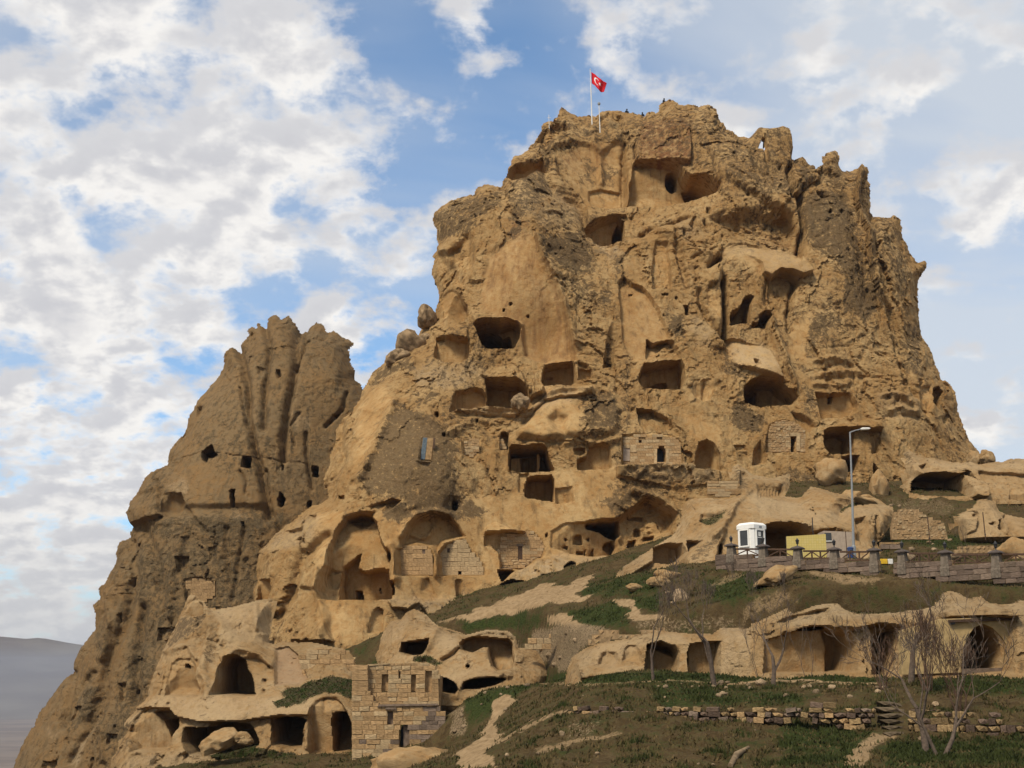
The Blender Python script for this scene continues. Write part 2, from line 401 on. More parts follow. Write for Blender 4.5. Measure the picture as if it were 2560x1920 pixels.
# ------------------------------------------------------------------ rock faces
GRASS_PTS = []
class Relief:
    """a rock mass: front face y(x, z) with caves carved into it, closed by a back"""
    def __init__(s, name, outline, ctrl, res, mat, rim=(4.0, 70.0), back=18.0, warp=3.0, seed=1, edge_jag=2.0, big=1.0):
        s.big = big
        s.name = name; s.out = np.array(outline, np.float32); s.res = res; s.mat = mat; s.seed = seed; s.back = back; s.rim = rim
        c = np.array(ctrl, np.float64); s.B = TPS(c[:, :2], c[:, 2], 100.0, 0.01)
        ymin, ymax = c[:, 2].min(), c[:, 2].max()
        P = []
        for (u, v) in s.out:
            for Y in (ymin, ymax + rim[0]): x, _, z = place(u, v, Y); P.append((x, z))
        P = np.array(P); x0, z0 = P.min(0) - 0.3; x1, z1 = P.max(0) + 0.3
        nx = int((x1 - x0) / res) + 1; nz = int((z1 - z0) / res) + 1
        s.xs = x0 + np.arange(nx) * res; s.zs = z0 + np.arange(nz) * res
        st = 6
        cx = np.arange(0, nx + st, st) * res + x0; cz = np.arange(0, nz + st, st) * res + z0
        CX, CZ = np.meshgrid(cx, cz); Y = np.full(CX.shape, c[:, 2].mean())
        for it in range(26):
            u, v = project(CX, Y, CZ)
            sd = poly_sd(s.out, u.astype(np.float32), v.astype(np.float32))
            t = np.clip(1 - sd / rim[1], 0, 1)
            tgt = np.clip(s.B(u, v), ymin - 4, ymax + 6) + rim[0] * t * t
            Y = 0.45 * Y + 0.55 * tgt
        gx = np.arange(nx) / st; gz = np.arange(nz) / st
        ix = np.minimum(gx.astype(int), len(cx) - 2); iz = np.minimum(gz.astype(int), len(cz) - 2)
        fx = (gx - ix)[None, :]; fz = (gz - iz)[:, None]
        a = Y[iz][:, ix]; b = Y[iz][:, ix + 1]; cc = Y[iz + 1][:, ix]; d = Y[iz + 1][:, ix + 1]
        s.Y = ((a * (1 - fx) + b * fx) * (1 - fz) + (cc * (1 - fx) + d * fx) * fz).astype(np.float32)
        s.X, s.Z = np.meshgrid(s.xs.astype(np.float32), s.zs.astype(np.float32))
        s.u, s.v = project(s.X, s.Y, s.Z)
        s.u = s.u.astype(np.float32); s.v = s.v.astype(np.float32)
        jx = fbm(s.X * 0.55, s.Z * 0.55, seed + 50, 4, 0.55); jz = fbm(s.X * 0.55 + 40, s.Z * 0.55 - 20, seed + 60, 4, 0.55)
        s.jx, s.jz = jx, jz
        s.sd = poly_sd(s.out, s.u + edge_jag * 2 * jx, s.v + edge_jag * 2 * jz)
        s.warp = warp
        s.uw = s.u + warp * jx * 1.6; s.vw = s.v + warp * jz * 1.6
        sh = s.Y.shape
        s.at = {k: np.zeros(sh, np.float32) for k in ('pat', 'pale', 'red', 'grass', 'mauve')}
        s.at['rough'] = np.ones(sh, np.float32)
        s.at['pat'] += np.clip(0.20 + 0.75 * fbm(s.X * 0.09 + 5, s.Z * 0.07, seed + 70, 3) + 0.25 * fbm(s.X * 0.4, s.Z * 0.15, seed + 75, 3), 0, 0.62).astype(np.float32) * 0.9
        s.hole = np.zeros(sh, bool); s.Y0 = s.Y.copy(); s.named = {}
    def _bb(s, pts, m, warped=True):
        P = np.asarray(pts); U, V = (s.uw, s.vw) if warped else (s.u, s.v)
        return (U > P[:, 0].min() - m) & (U < P[:, 0].max() + m) & (V > P[:, 1].min() - m) & (V < P[:, 1].max() + m)
    def rough(s, amp=1.0):
        """weathered relief, weaker on faces that were cut smooth"""
        s.at['pat'] *= 0.30 + 0.70 * s.at['rough']
        k = s.at['rough'] * amp; X, Z = s.X, s.Z; sd = s.seed
        wx = 1.6 * fbm(X * 0.13, Z * 0.13, sd + 30, 2); wz = 1.6 * fbm(X * 0.13 + 31, Z * 0.13, sd + 33, 2)
        s.Y += k * s.big * (0.55 * fbm(X * 0.11, Z * 0.07, sd + 1, 3) + 0.30 * ridged(X * 0.21 + wx, Z * 0.12 + wz, sd + 5, 3, 0.5))
        jx_, jz_ = 0.5 * s.jx, 0.5 * s.jz
        s.Y += k * (0.35 + 0.65 * s.big) * (0.62 * facets(X * 0.26 + 0.5 * wx + jx_ * .5, Z * 0.17 + 0.5 * wz + jz_ * .5, sd + 40) + 0.30 * facets(X * 0.75 + wx + jx_, Z * 0.55 + wz + jz_, sd + 44))
        s.Y += k * 0.11 * facets(X * 2.0 + wx + jx_ * 2, Z * 1.6 + wz + jz_ * 2, sd + 48)
        patchy = sstep(-0.15, 0.30, fbm(X * 0.12 + 9, Z * 0.16, sd + 14, 2))          # where the surface is eaten away
        s.Y += k * (0.05 + 0.17 * patchy) * ridged(X * 0.75 + 1.5 * wx, Z * 0.60 + 1.5 * wz, sd + 9, 4, 0.5)
        strata = sstep(0.05, 0.35, fbm(X * 0.07 + 3, Z * 0.10, sd + 15, 2))
        s.Y += k * 0.20 * strata * ridged(X * 0.13 + wx, Z * 0.85 + 0.9 * wz, sd + 16, 3, 0.5)
        d, r = cells(X * 0.7 + wx, Z * 0.8, sd + 3)
        s.Y += k * patchy * np.where(r > 0.78, 0.45 * sstep(0.32, 0.10, d), 0)
        d, r = cells(X * 1.7 + 0.3 * s.jx, Z * 1.9, sd + 4)
        s.Y += k * patchy * np.where(r > 0.72, 0.20 * sstep(0.34, 0.12, d), 0)
    def fine(s, amp=1.0):
        k = (0.25 + 0.75 * s.at['rough']) * amp
        s.Y += k * (0.055 * fbm(s.X * 2.0, s.Z * 2.0, s.seed + 21, 3, 0.6))
    def cave(s, pts, D, soft=2.0, flat=True, name=None, tilt=0.0, lip=0.0, rough=0.15, round_=0.0, bulge=0.0):
        m = s._bb(pts, 40 if lip else 12)
        if not m.any(): return
        sd = poly_sd(pts, s.uw[m], s.vw[m]); w = sstep(-soft, soft, sd); Y = s.Y[m]
        ins = sd > 0
        if not ins.any(): return
        if lip: Y = Y + lip * sstep(-16, 0, sd) * (sd < soft)
        if flat and D >= 2.8: D = 1.45 * D
        if flat:
            vv = s.vw[m]; P = np.asarray(pts); mid = (P[:, 1].min() + P[:, 1].max()) / 2
            low = ins & (vv > mid)
            yc = float(np.median(Y[low])) if low.any() else float(np.median(Y[ins]))
            uu = s.uw[m]; cu = P[:, 0].mean(); hw = (P[:, 0].max() - P[:, 0].min()) / 2 + 1
            Yt = yc + D + tilt * (uu - cu) / hw - bulge * (1 - np.clip(np.abs(uu - cu) / hw, 0, 1) ** 2)
            Yt = Yt + 0.10 * s.jx[m]
            if round_: Yt = yc + (Yt - yc) * (1 - round_ + round_ * sstep(0, 0.5 * hw, sd))
            Yn = np.maximum(Y + 0.15 * D, Yt)
            s.named[name] = yc + D
        else:
            Yn = Y + D * ((1 - round_) + round_ * sstep(0, 30, sd)) if round_ else Y + D
        s.Y[m] = Y * (1 - w) + Yn * w
        for k, val in (('rough', rough),): s.at[k][m] = s.at[k][m] * (1 - w) + val * w
        s.at['pat'][m] *= (1 - 0.85 * w); s.at['grass'][m] *= 1 - w
    def facet(s, pts, p0, d0, p1, d1, soft=2.5, rough=None, soft_in=None):
        """plane-like offset running from d0 at p0 to d1 at p1, sharp at the polygon's edge where it is not 0"""
        m = s._bb(pts, 20); 
        if not m.any(): return
        sd = poly_sd(pts, s.uw[m], s.vw[m]); w = sstep(-soft, soft if soft_in is None else soft_in, sd)
        ax, ay = p0; bx, by = p1; L2 = (bx - ax) ** 2 + (by - ay) ** 2
        t = np.clip(((s.uw[m] - ax) * (bx - ax) + (s.vw[m] - ay) * (by - ay)) / L2, 0, 1)
        s.Y[m] += w * (d0 + (d1 - d0) * t)
        if rough is not None: s.at['rough'][m] = s.at['rough'][m] * (1 - w) + rough * w
    def scoop(s, pts, D, soft=30.0, rough=None):
        m = s._bb(pts, 5)
        if not m.any(): return
        sd = poly_sd(pts, s.uw[m], s.vw[m]); w = sstep(-1, soft, sd)
        s.Y[m] += D * w
        if rough is not None: s.at['rough'][m] = s.at['rough'][m] * (1 - w) + rough * w
    def crack(s, pts, width, D, soft_side=0.0, shift=0.0):
        """groove (D > 0) or rib (D < 0) along a line; shift pushes the right side back"""
        mg = max(width, 30 if shift else width) * 2.0; m = s._bb(pts, mg)
        if not m.any(): return
        d, sg = line_d(pts, s.uw[m], s.vw[m])
        s.Y[m] += D * np.exp(-(d / width) ** 2 * 1.2)
        if shift: s.Y[m] += shift * 0.5 * (1 + sg) * sstep(mg, 0, d)
    def paint(s, key, pts, val=1.0, soft=14.0, warp=2.5):
        U = s.u + s.warp * warp * s.jx * 3; V = s.v + s.warp * warp * s.jz * 3
        P = np.asarray(pts); m = (U > P[:, 0].min() - soft) & (U < P[:, 0].max() + soft) & (V > P[:, 1].min() - soft) & (V < P[:, 1].max() + soft)
        if not m.any(): return
        w = sstep(-soft, soft, poly_sd(pts, U[m], V[m])); a = s.at[key]
        a[m] = a[m] * (1 - w) + val * w if key == 'rough' else np.maximum(a[m], val * w)
    def build(s, label, cat, kind=None, sharp=42):
        inside = (s.sd > 0)
        nz, nx = inside.shape
        vid = np.arange(nz * nx, dtype=np.int64).reshape(nz, nx)
        ok = inside[:-1, :-1] & inside[1:, :-1] & inside[:-1, 1:] & inside[1:, 1:]
        hq = s.hole[:-1, :-1] | s.hole[1:, 1:]
        ok &= ~hq
        F = np.stack([vid[:-1, :-1], vid[:-1, 1:], vid[1:, 1:], vid[1:, :-1]], -1)[ok]
        used = np.zeros(nz * nx, bool); used[F.ravel()] = True; remap = np.cumsum(used) - 1
        V = np.stack([s.X, s.Y, s.Z], -1).reshape(-1, 3)[used]; F = remap[F]
        at = {k: a.reshape(-1)[used] for k, a in s.at.items()}
        # back side, coarser
        st = 8; iz = np.arange(0, nz, st); ixx = np.arange(0, nx, st)
        sub = s.sd[np.ix_(iz, ixx)]; inb = sub > 0
        hb = np.zeros_like(inb)
        if s.hole.any():
            zi, xi = np.nonzero(s.hole)
            for dz in (-1, 0, 1, 2):
                for dx in (-1, 0, 1, 2):
                    hb[np.clip(zi // st + dz, 0, len(iz) - 1), np.clip(xi // st + dx, 0, len(ixx) - 1)] = True
        if s.hole.any():
            for xc in set((xi // st).tolist()): hb[max(0, zi.min() // st - 1):, max(0, xc - 6):xc + 8] = True
        okb = inb[:-1, :-1] & inb[1:, :-1] & inb[:-1, 1:] & inb[1:, 1:]
        okb &= ~hb[:-1, :-1]
        yb = s.Y0[np.ix_(iz, ixx)] + 1.5 + s.back * np.sqrt(np.clip(sub / (s.rim[1] * 4), 0, 1))
        vb = np.arange(inb.size).reshape(inb.shape)
        Fb = np.stack([vb[:-1, :-1], vb[1:, :-1], vb[1:, 1:], vb[:-1, 1:]], -1)[okb]
        ub = np.zeros(inb.size, bool); ub[Fb.ravel()] = True; rb = np.cumsum(ub) - 1
        Vb = np.stack([s.X[np.ix_(iz, ixx)], yb, s.Z[np.ix_(iz, ixx)]], -1).reshape(-1, 3)[ub]
        F = np.concatenate([F, rb[Fb] + len(V)]); V = np.concatenate([V, Vb])
        at = {k: np.concatenate([a, np.zeros(len(Vb), np.float32)]) for k, a in at.items()}
        gm = (s.at['grass'] > .5) & inside; GRASS_PTS.append(np.stack([s.X[gm], s.Y[gm] - .03, s.Z[gm]], -1))
        me = mesh_np(s.name, V, F, sharp, at)
        o = link(s.name, me, s.mat); tag(o, label, cat, kind=kind)
        s.obj = o; print(s.name, 'quads', len(F), 'inside', int(inside.sum()), '%.1fs' % (time.time() - T0))
        return o
# ------------------------------------------------------------------ the castle rock
out = (zz('P', (560, 1700)) + zz('G', (100, 1250), (120, 900), (95, 790), (95, 700), (118, 640), (108, 560), (140, 440), (205, 365), (290, 290), (380, 210), (430, 160), (490, 120), (560, 100), (610, 60), (590, 0))
       + zz('E', (1400, 1300), (1395, 1230), (1440, 1130), (1452, 1060), (1480, 960), (1492, 900), (1525, 825), (1600, 775), (1650, 690), (1680, 600),
            (1705, 560), (1745, 495), (1812, 440), (1840, 375), (1895, 335), (1940, 300), (2010, 290), (2050, 262), (2075, 205), (2110, 165), (2160, 140), (2185, 80), (2205, 0))
       + zz('A', (262, 1600), (218, 1490), (232, 1375), (214, 1362), (262, 1290), (250, 1200), (225, 1100), (235, 1058), (290, 1000), (350, 960), (420, 950), (510, 930), (540, 880), (590, 855), (650, 868),
            (700, 885), (705, 838), (725, 810), (758, 730), (790, 665), (840, 650), (880, 608), (920, 570), (960, 508), (992, 425), (1030, 412), (1070, 415), (1095, 380), (1108, 330), (1140, 345), (1170, 360), (1250, 375), (1300, 372),
            (1360, 382), (1400, 348), (1450, 330), (1510, 345), (1560, 357), (1620, 370), (1690, 387), (1708, 355), (1745, 348), (1780, 362), (1795, 310), (1822, 290), (1860, 260), (1900, 280), (1960, 317), (1990, 312),
            (2060, 322), (2120, 304), (2165, 318))
       + zz('B', (250, 335), (270, 390), (310, 430), (330, 470), (380, 500), (430, 538), (500, 532), (530, 528), (548, 520), (585, 510), (640, 518), (710, 555), (735, 600), (745, 640), (757, 675), (773, 712),
            (800, 690), (835, 664), (865, 662), (880, 722), (920, 725), (937, 752), (978, 712), (985, 655), (1030, 635), (1080, 632), (1105, 660), (1100, 715), (1132, 752), (1190, 742), (1240, 722), (1262, 735), (1305, 733),
            (1310, 820), (1327, 860), (1315, 950), (1320, 1060), (1345, 1072), (1380, 1082), (1430, 1085), (1480, 1070), (1525, 1095), (1532, 1130), (1548, 1160), (1550, 1220), (1590, 1290), (1622, 1350),
            (1636, 1396), (1670, 1384), (1698, 1380), (1718, 1402), (1695, 1450), (1655, 1520), (1640, 1600), (1636, 1655))
       + zz('D', (1478, 90), (1485, 200), (1492, 290), (1502, 400), (1530, 428), (1560, 470), (1602, 580), (1650, 680), (1700, 722), (1738, 800), (1752, 880), (1772, 960), (1802, 1040), (1842, 1112), (1900, 1180), (1980, 1300))
       + zz('P', (2500, 1330), (2440, 1420), (1800, 1470), (1500, 1520), (1300, 1640), (1000, 1720)))
ctrl = []
for v, row in ((1690, [(600, 101), (850, 96), (1100, 100), (1400, 103), (1800, 107), (2300, 111)]),
               (1500, [(650, 105), (850, 100), (1100, 105.5), (1400, 107), (1700, 110), (2100, 113), (2450, 118)]),
               (1300, [(680, 109), (900, 106), (1150, 109), (1450, 111), (1750, 113), (2100, 115), (2450, 121)]),
               (1150, [(800, 113), (1050, 109), (1250, 113), (1500, 114), (1750, 116), (2000, 117), (2250, 119), (2420, 125)]),
               (1000, [(880, 119), (1050, 116), (1200, 117.5), (1400, 117), (1600, 118), (1850, 119), (2100, 120.5), (2300, 124), (2400, 129)]),
               (850, [(980, 125), (1150, 121.5), (1350, 121), (1550, 121), (1750, 122), (2000, 123.5), (2200, 126), (2340, 132)]),
               (700, [(1080, 128), (1200, 124), (1380, 122), (1550, 124.5), (1750, 125.5), (2000, 127), (2200, 129), (2300, 135)]),
               (550, [(1090, 131), (1250, 126.5), (1350, 126.5), (1450, 132.5), (1600, 133.5), (1780, 129.5), (1950, 130.5), (2150, 133)]),
               (430, [(1270, 132), (1450, 138.5), (1650, 139), (1830, 134), (1950, 135), (2120, 138)]),
               (300, [(1400, 142), (1600, 143), (1750, 141), (1900, 139)])):
    ctrl += [(u, v, Y) for u, Y in row]
c = Relief('castle_rock', out, ctrl, 0.098, M_CASTLE, rim=(4.5, 62.0), back=26.0, warp=2.2, seed=3, edge_jag=2.2)
pp = c.paint
# faces cut or worn smooth
for z, pts in (('P', [(1215, 640), (1254, 611), (1295, 586), (1333, 602), (1392, 708), (1433, 855), (1439, 900), (1361, 910), (1307, 890), (1270, 800), (1200, 770)]),
               ('P', [(1555, 715), (1600, 700), (1640, 760), (1678, 850), (1615, 905), (1575, 905), (1550, 800)]),
               ('A', [(1060, 640), (1300, 580), (1540, 560), (1560, 1000), (1300, 1000), (1230, 900)]), ('A', [(1580, 720), (2180, 830), (2180, 920), (1580, 1000)]),
               ('E', [(1650, 700), (1720, 610), (1840, 600), (1900, 690), (1800, 900), (1700, 1100), (1600, 1200), (1620, 1000)]),
               ('C', [(1000, 700), (1300, 950), (1200, 1100), (780, 1100), (900, 950)]), ('C', [(900, 1320), (1550, 1280), (1450, 1600), (700, 1659), (720, 1500)]),
               ('G', [(530, 770), (1020, 770), (1000, 1000), (780, 1060), (600, 1060), (540, 900)]), ('L', [(400, 250), (2212, 250), (2212, 1230), (400, 1230)]),
               ('N', [(0, 100), (1700, 100), (1750, 780), (900, 800), (0, 1200)]), ('D', [(140, 390), (460, 470), (560, 690), (300, 620)]),
               ('E', [(1900, 720), (2200, 900), (2212, 1480), (1700, 1330), (1750, 1050)]), ('K', [(600, 590), (1000, 620), (1420, 740), (1530, 900), (1080, 960), (620, 720)]),
               ('D', [(620, 300), (740, 240), (700, 560), (560, 520)]), ('C', [(1950, 900), (2212, 1000), (2212, 1200), (1980, 1080)])):
    pp('rough', zz(z, *pts), 0.5 if pts[0] == (1900, 720) else 0.13, 12, 1.2)
pp('pat', zz('A', (230, 1060), (700, 850), (1000, 400), (2165, 300)) + zz('B', (740, 480), (1310, 720), (1550, 1100), (1640, 1600), (1340, 1600), (900, 900), (300, 900)) + zz('A', (1900, 700), (1300, 620), (900, 1000)), .60, 40)
c.rough(0.82)
Z = zz
# big worn aprons, noses and ledges -------------------------------------------------
apron = [(1215, 640)] + Z('J', (240, 580), (330, 490), (420, 468), (490, 482), (560, 520), (600, 545), (700, 760), (850, 1010), (930, 1250), (1030, 1659)) + Z('C', (1215, 545), (1000, 570), (860, 520), (840, 300), (700, 262)) + [(1200, 770)]
c.facet(apron, (1420, 760), 1.7, (1290, 700), 0.15, 6.0, soft_in=10)
c.crack(Z('J', (600, 530), (700, 760), (850, 1010), (930, 1250), (1030, 1640)), 16, -0.9)
c.facet(Z('J', (600, 525), (800, 480), (1000, 475), (1130, 480), (1230, 620), (1290, 800), (1150, 950), (900, 1030), (850, 1000), (700, 760)), Z('J', (850, 500))[0], -1.6, Z('J', (1050, 1000))[0], 0.0, 3)
strip = Z('J', (1540, 980), (1600, 925), (1700, 1010), (1790, 1045), (1900, 1170), (2000, 1350), (2110, 1600)) + Z('C', (1870, 412), (1705, 550), (1590, 560), (1545, 420), (1530, 250))
c.facet(strip, Z('J', (1700, 1020))[0], 1.1, Z('C', (1650, 560))[0], 0.3, 3)
c.facet(Z('J', (1940, 560), (2080, 560), (2120, 1000), (2100, 1060), (1920, 1060), (1900, 900)), Z('J', (2000, 580))[0], 0.5, Z('J', (2000, 1060))[0], 1.4, 3, rough=0.3)
c.facet(Z('C', (1450, 330), (1480, 250), (1530, 300), (1490, 430), (1470, 590), (1405, 595), (1420, 480)), Z('C', (1480, 300))[0], 0.2, Z('C', (1440, 590))[0], 1.6, 2)
c.scoop(Z('A', (340, 1300), (440, 1190), (480, 1175), (520, 1220), (530, 1400), (440, 1620), (330, 1500)), 1.0, 20, 0.3)
c.scoop(Z('A', (260, 1340), (340, 1360), (400, 1400), (440, 1560), (300, 1600), (262, 1500)), 1.3, 26)
c.facet(Z('A', (250, 1290), (300, 1250), (400, 1200), (420, 1280), (370, 1310), (340, 1345), (262, 1345)), Z('A', (330, 1220))[0], 0, Z('A', (330, 1345))[0], -1.4, 3)
# summit block
c.facet(Z('A', (1060, 600), (1180, 560), (1300, 580), (1390, 640), (1480, 560), (1560, 560), (1575, 1000), (1300, 1005), (1230, 900), (1100, 780)), Z('A', (1400, 600))[0], 0.7, Z('A', (1400, 1000))[0], 2.2, 6)
c.cave(Z('A', (1310, 875), (1400, 858), (1530, 880), (1530, 970), (1345, 980), (1312, 935)), 0.5, 2, flat=False)
c.facet(Z('A', (1640, 560), (1700, 430), (2000, 420), (2010, 600), (2000, 720), (1900, 715), (1620, 712)), Z('A', (1800, 440))[0], -0.2, Z('A', (1800, 715))[0], -1.6, 3)
c.cave(Z('A', (1618, 716), (1740, 710), (1880, 715), (1940, 735), (2000, 800), (2100, 818), (2190, 835), (2210, 890), (2100, 945), (1950, 985), (1700, 1010), (1585, 1005), (1590, 870), (1605, 790)), 3.6, 2.5, name='hall')
c.cave(Z('A', (1860, 745), (1900, 728), (1935, 745), (1938, 810), (1910, 830), (1865, 815), (1852, 780)), 4, 2)
c.cave(Z('A', (1990, 820), (2060, 790), (2140, 800), (2212, 850), (2212, 890), (2120, 912), (2060, 880)), 3, 4)
c.scoop(Z('A', (1560, 900), (2110, 860), (2100, 950), (1950, 985), (1700, 1010), (1560, 1010)), -0.8, 22)
c.facet(Z('A', (1380, 400), (1450, 345), (1540, 400), (1540, 460), (1400, 455)), Z('A', (1450, 350))[0], 0.6, Z('A', (1450, 460))[0], 1.4, 4)
c.cave(Z('A', (735, 800), (800, 715), (900, 690), (985, 680), (1012, 740), (930, 755), (860, 790), (780, 815)), 3.0, 4)
c.cave(Z('A', (990, 480), (1060, 450), (1140, 445), (1170, 470), (1100, 500), (1000, 560), (955, 560)), 1.8, 5, flat=False)
c.crack(Z('A', (1550, 470), (1560, 600), (1545, 800), (1555, 990)), 9, 0.6)
c.crack(Z('A', (1340, 470), (1340, 560), (1390, 700), (1400, 820)), 8, -0.6)
c.crack(Z('A', (1010, 570), (1040, 700), (1000, 760), (1060, 900), (1220, 980), (1280, 1100), (1290, 1190)), 12, 1.2)
c.facet(Z('A', (1290, 1015), (1330, 1005), (1390, 1020), (1400, 1060), (1480, 1020), (1550, 1030), (1560, 1090), (1500, 1085), (1440, 1100), (1380, 1115), (1290, 1140)), Z('A', (1400, 1010))[0], -0.3, Z('A', (1400, 1110))[0], -1.4, 2.5)
c.cave(Z('A', (1285, 1140), (1340, 1130), (1380, 1117), (1440, 1100), (1500, 1085), (1545, 1120), (1548, 1250), (1400, 1252), (1290, 1205)), 3.0, 2, tilt=0.4)
c.cave(Z('A', (1488, 1150), (1510, 1110), (1545, 1115), (1548, 1252), (1490, 1247)), 4.5, 1.6)
c.scoop(Z('A', (1290, 1180), (1500, 1250), (1480, 1370), (1340, 1280)), 1.6, 14, 0.3)
# right-hand upper walls
c.facet(Z('B', (200, 620), (430, 540), (640, 640), (770, 720), (820, 950), (850, 1200), (700, 1050), (420, 880), (250, 800)), Z('B', (260, 640))[0], -1.2, Z('B', (800, 1100))[0], -1.4, 8)
c.crack(Z('B', (752, 765), (770, 850), (790, 920), (825, 950), (840, 1050), (856, 1150), (850, 1250), (838, 1335)), 9, 2.0, shift=0.9)
c.crack(Z('B', (825, 950), (850, 880), (930, 830), (960, 860), (970, 830)), 7, 1.0)
c.facet(Z('B', (760, 720), (850, 665), (880, 725), (960, 820), (900, 850), (830, 920), (790, 915)), Z('B', (830, 680))[0], -0.6, Z('B', (860, 900))[0], -1.2, 2)
c.scoop(Z('B', (970, 730), (1060, 720), (1180, 900), (1180, 970), (1100, 960), (960, 790)), 1.2, 12)
c.scoop(Z('B', (930, 900), (1000, 900), (1050, 940), (980, 955)), 0.9, 8)
c.crack(Z('B', (1245, 740), (1220, 900), (1240, 1060), (1290, 1180), (1320, 1400), (1360, 1600)), 14, -0.9, shift=1.6)
c.crack(Z('B', (1280, 800), (1255, 900), (1265, 1000)), 7, 0.9)
c.crack(Z('B', (1330, 1090), (1370, 1200), (1375, 1290)), 8, 0.9)
c.crack(Z('B', (1350, 1400), (1380, 1560), (1400, 1659)), 7, -0.6)
c.scoop(Z('B', (480, 740), (640, 760), (620, 850), (560, 840)), 0.8, 12)
for x, y, r, D in ((365, 665, 16, 1.0), (520, 890, 10, .7), (470, 930, 12, .7), (665, 650, 12, .8), (330, 1070, 9, .6), (455, 1000, 10, .7), (1440, 1510, 10, .8), (1150, 1390, 8, .7), (520, 640, 12, .9), (640, 720, 8, .6), (545, 775, 10, .8)):
    c.scoop(Z('B', *[(x + r * math.cos(a), y + r * .8 * math.sin(a)) for a in np.arange(0, 6.28, .8)]), D, 4)
for x, y in ((690, 745), (600, 620), (1258, 895), (1395, 1250), (1130, 1030), (1040, 1045)):
    c.cave(Z('B', *[(x + 8 * math.cos(a), y + 13 * math.sin(a)) for a in np.arange(0, 6.28, .8)]), 1.2, 2, flat=False)
c.cave(Z('B', (566, 560), (590, 590), (606, 640), (622, 690), (605, 712), (590, 690), (584, 640)), 1.6, 2, flat=False)
hole = Z('B', (534, 622), (548, 578), (566, 574), (582, 600), (590, 626), (560, 624))
# scalloped ledges and hollows of the middle right
c.scoop(Z('K', (380, 300), (480, 200), (700, 150), (1100, 150), (1380, 200), (1440, 420), (1420, 640), (1290, 650), (1000, 570), (700, 545), (560, 430)), 2.2, 34)
ledge = Z('K', (520, 640), (640, 580), (760, 570), (1000, 615), (1300, 680), (1430, 740), (1540, 910), (1440, 955), (1310, 895), (1190, 885), (1090, 965), (1000, 905), (980, 800), (900, 730), (800, 690), (620, 725))
c.facet(ledge, Z('K', (980, 560))[0], 0.2, Z('K', (1150, 940))[0], -1.5, 2.5, rough=0.35)
c.facet(Z('K', (1080, 970), (1190, 890), (1310, 900), (1400, 990), (1330, 1160), (1290, 1500), (1130, 1500), (1080, 1200)), Z('K', (1200, 900))[0], 1.6, Z('K', (1200, 1500))[0], 0.2, 3)
c.crack(Z('K', (1380, 1000), (1330, 1160), (1300, 1340), (1290, 1540)), 8, 1.0)
c.crack(Z('K', (1060, 960), (1045, 1100), (1050, 1220)), 6, 0.8)
c.crack(Z('K', (560, 940), (575, 1100), (590, 1300), (590, 1560)), 12, 1.5, shift=-0.8)
c.crack(Z('K', (310, 1080), (340, 1250), (420, 1420), (560, 1600), (640, 1659)), 9, 1.1)
c.scoop(Z('K', (340, 1090), (400, 1000), (520, 990), (560, 1200), (560, 1450), (440, 1400), (360, 1250)), 0.9, 16, 0.35)
c.cave(Z('K', (655, 1370), (675, 1305), (735, 1285), (775, 1240), (800, 1180), (825, 1140), (885, 1130), (905, 1150), (880, 1230), (870, 1300), (868, 1440), (660, 1447)), 3.2, 2, tilt=-0.5)
c.cave(Z('K', (835, 1330), (868, 1325), (868, 1425), (845, 1380)), 2, 1.5)
c.cave(Z('K', (980, 1345), (1040, 1300), (1115, 1320), (1080, 1400), (1062, 1492), (890, 1482), (900, 1442), (965, 1432), (985, 1400)), 3.4, 2)
for pts in (((180, 390), (215, 300), (260, 290), (275, 400), (230, 440)), ((320, 330), (370, 300), (400, 340), (420, 400), (350, 380)), ((110, 400), (150, 430), (170, 500), (120, 500)), ((380, 170), (430, 180), (430, 250), (370, 250))):
    c.scoop(Z('K', *pts), 0.9, 6)
c.crack(Z('J', (1780, 490), (1900, 420), (2090, 370), (2300, 300)), 9, 1.2, shift=-1.0)
c.crack(Z('J', (1990, 400), (2180, 520), (2350, 640), (2500, 700)), 14, -1.0)
for k in range(9): c.crack(Z('K', (20 + 13 * k, 470 + 60 * k), (90 + 12 * k, 540 + 62 * k)), 5, 0.7)
for k in range(6): c.crack(Z('K', (400 + 14 * k, 830 - 20 * k), (500 + 14 * k, 760 - 14 * k)), 5, 0.6)
# sloping slab, rib and hollows on the right
c.facet(Z('D', (140, 385), (300, 430), (460, 470), (530, 640), (560, 690), (400, 640), (250, 600), (180, 560)), Z('D', (300, 400))[0], 0.8, Z('D', (350, 640))[0], -1.3, 3, rough=0.15)
c.crack(Z('D', (455, 270), (500, 400), (540, 500), (590, 640), (625, 740)), 10, -1.3, shift=0.5)
c.crack(Z('D', (640, 740), (560, 690), (600, 720), (540, 520), (480, 330)), 5, 0.5)
c.scoop(Z('D', (335, 545), (370, 550), (390, 600), (355, 610), (335, 580)), 0.8, 5)
c.crack(Z('D', (130, 0), (140, 200), (135, 370)), 7, 1.0, shift=-0.6)
c.cave(Z('D', (290, 740), (330, 690), (400, 660), (530, 680), (560, 710), (650, 800), (620, 845), (560, 850), (440, 860), (400, 870), (290, 832)), 4.5, 2.2, tilt=-1.6)
c.cave(Z('D', (292, 760), (340, 700), (430, 690), (430, 850), (290, 830)), 2.5, 4, flat=False)
c.cave(Z('D', (374, 840), (378, 800), (398, 788), (420, 800), (424, 850), (400, 868)), 3, 1.5)
c.cave(Z('D', (780, 775), (850, 785), (990, 780), (1020, 800), (1065, 870), (1060, 905), (960, 945), (820, 952), (790, 860)), 2.2, 2.5, tilt=-0.3)
c.cave(Z('D', (885, 780), (905, 780), (902, 830), (888, 830)), 1, 1.5)
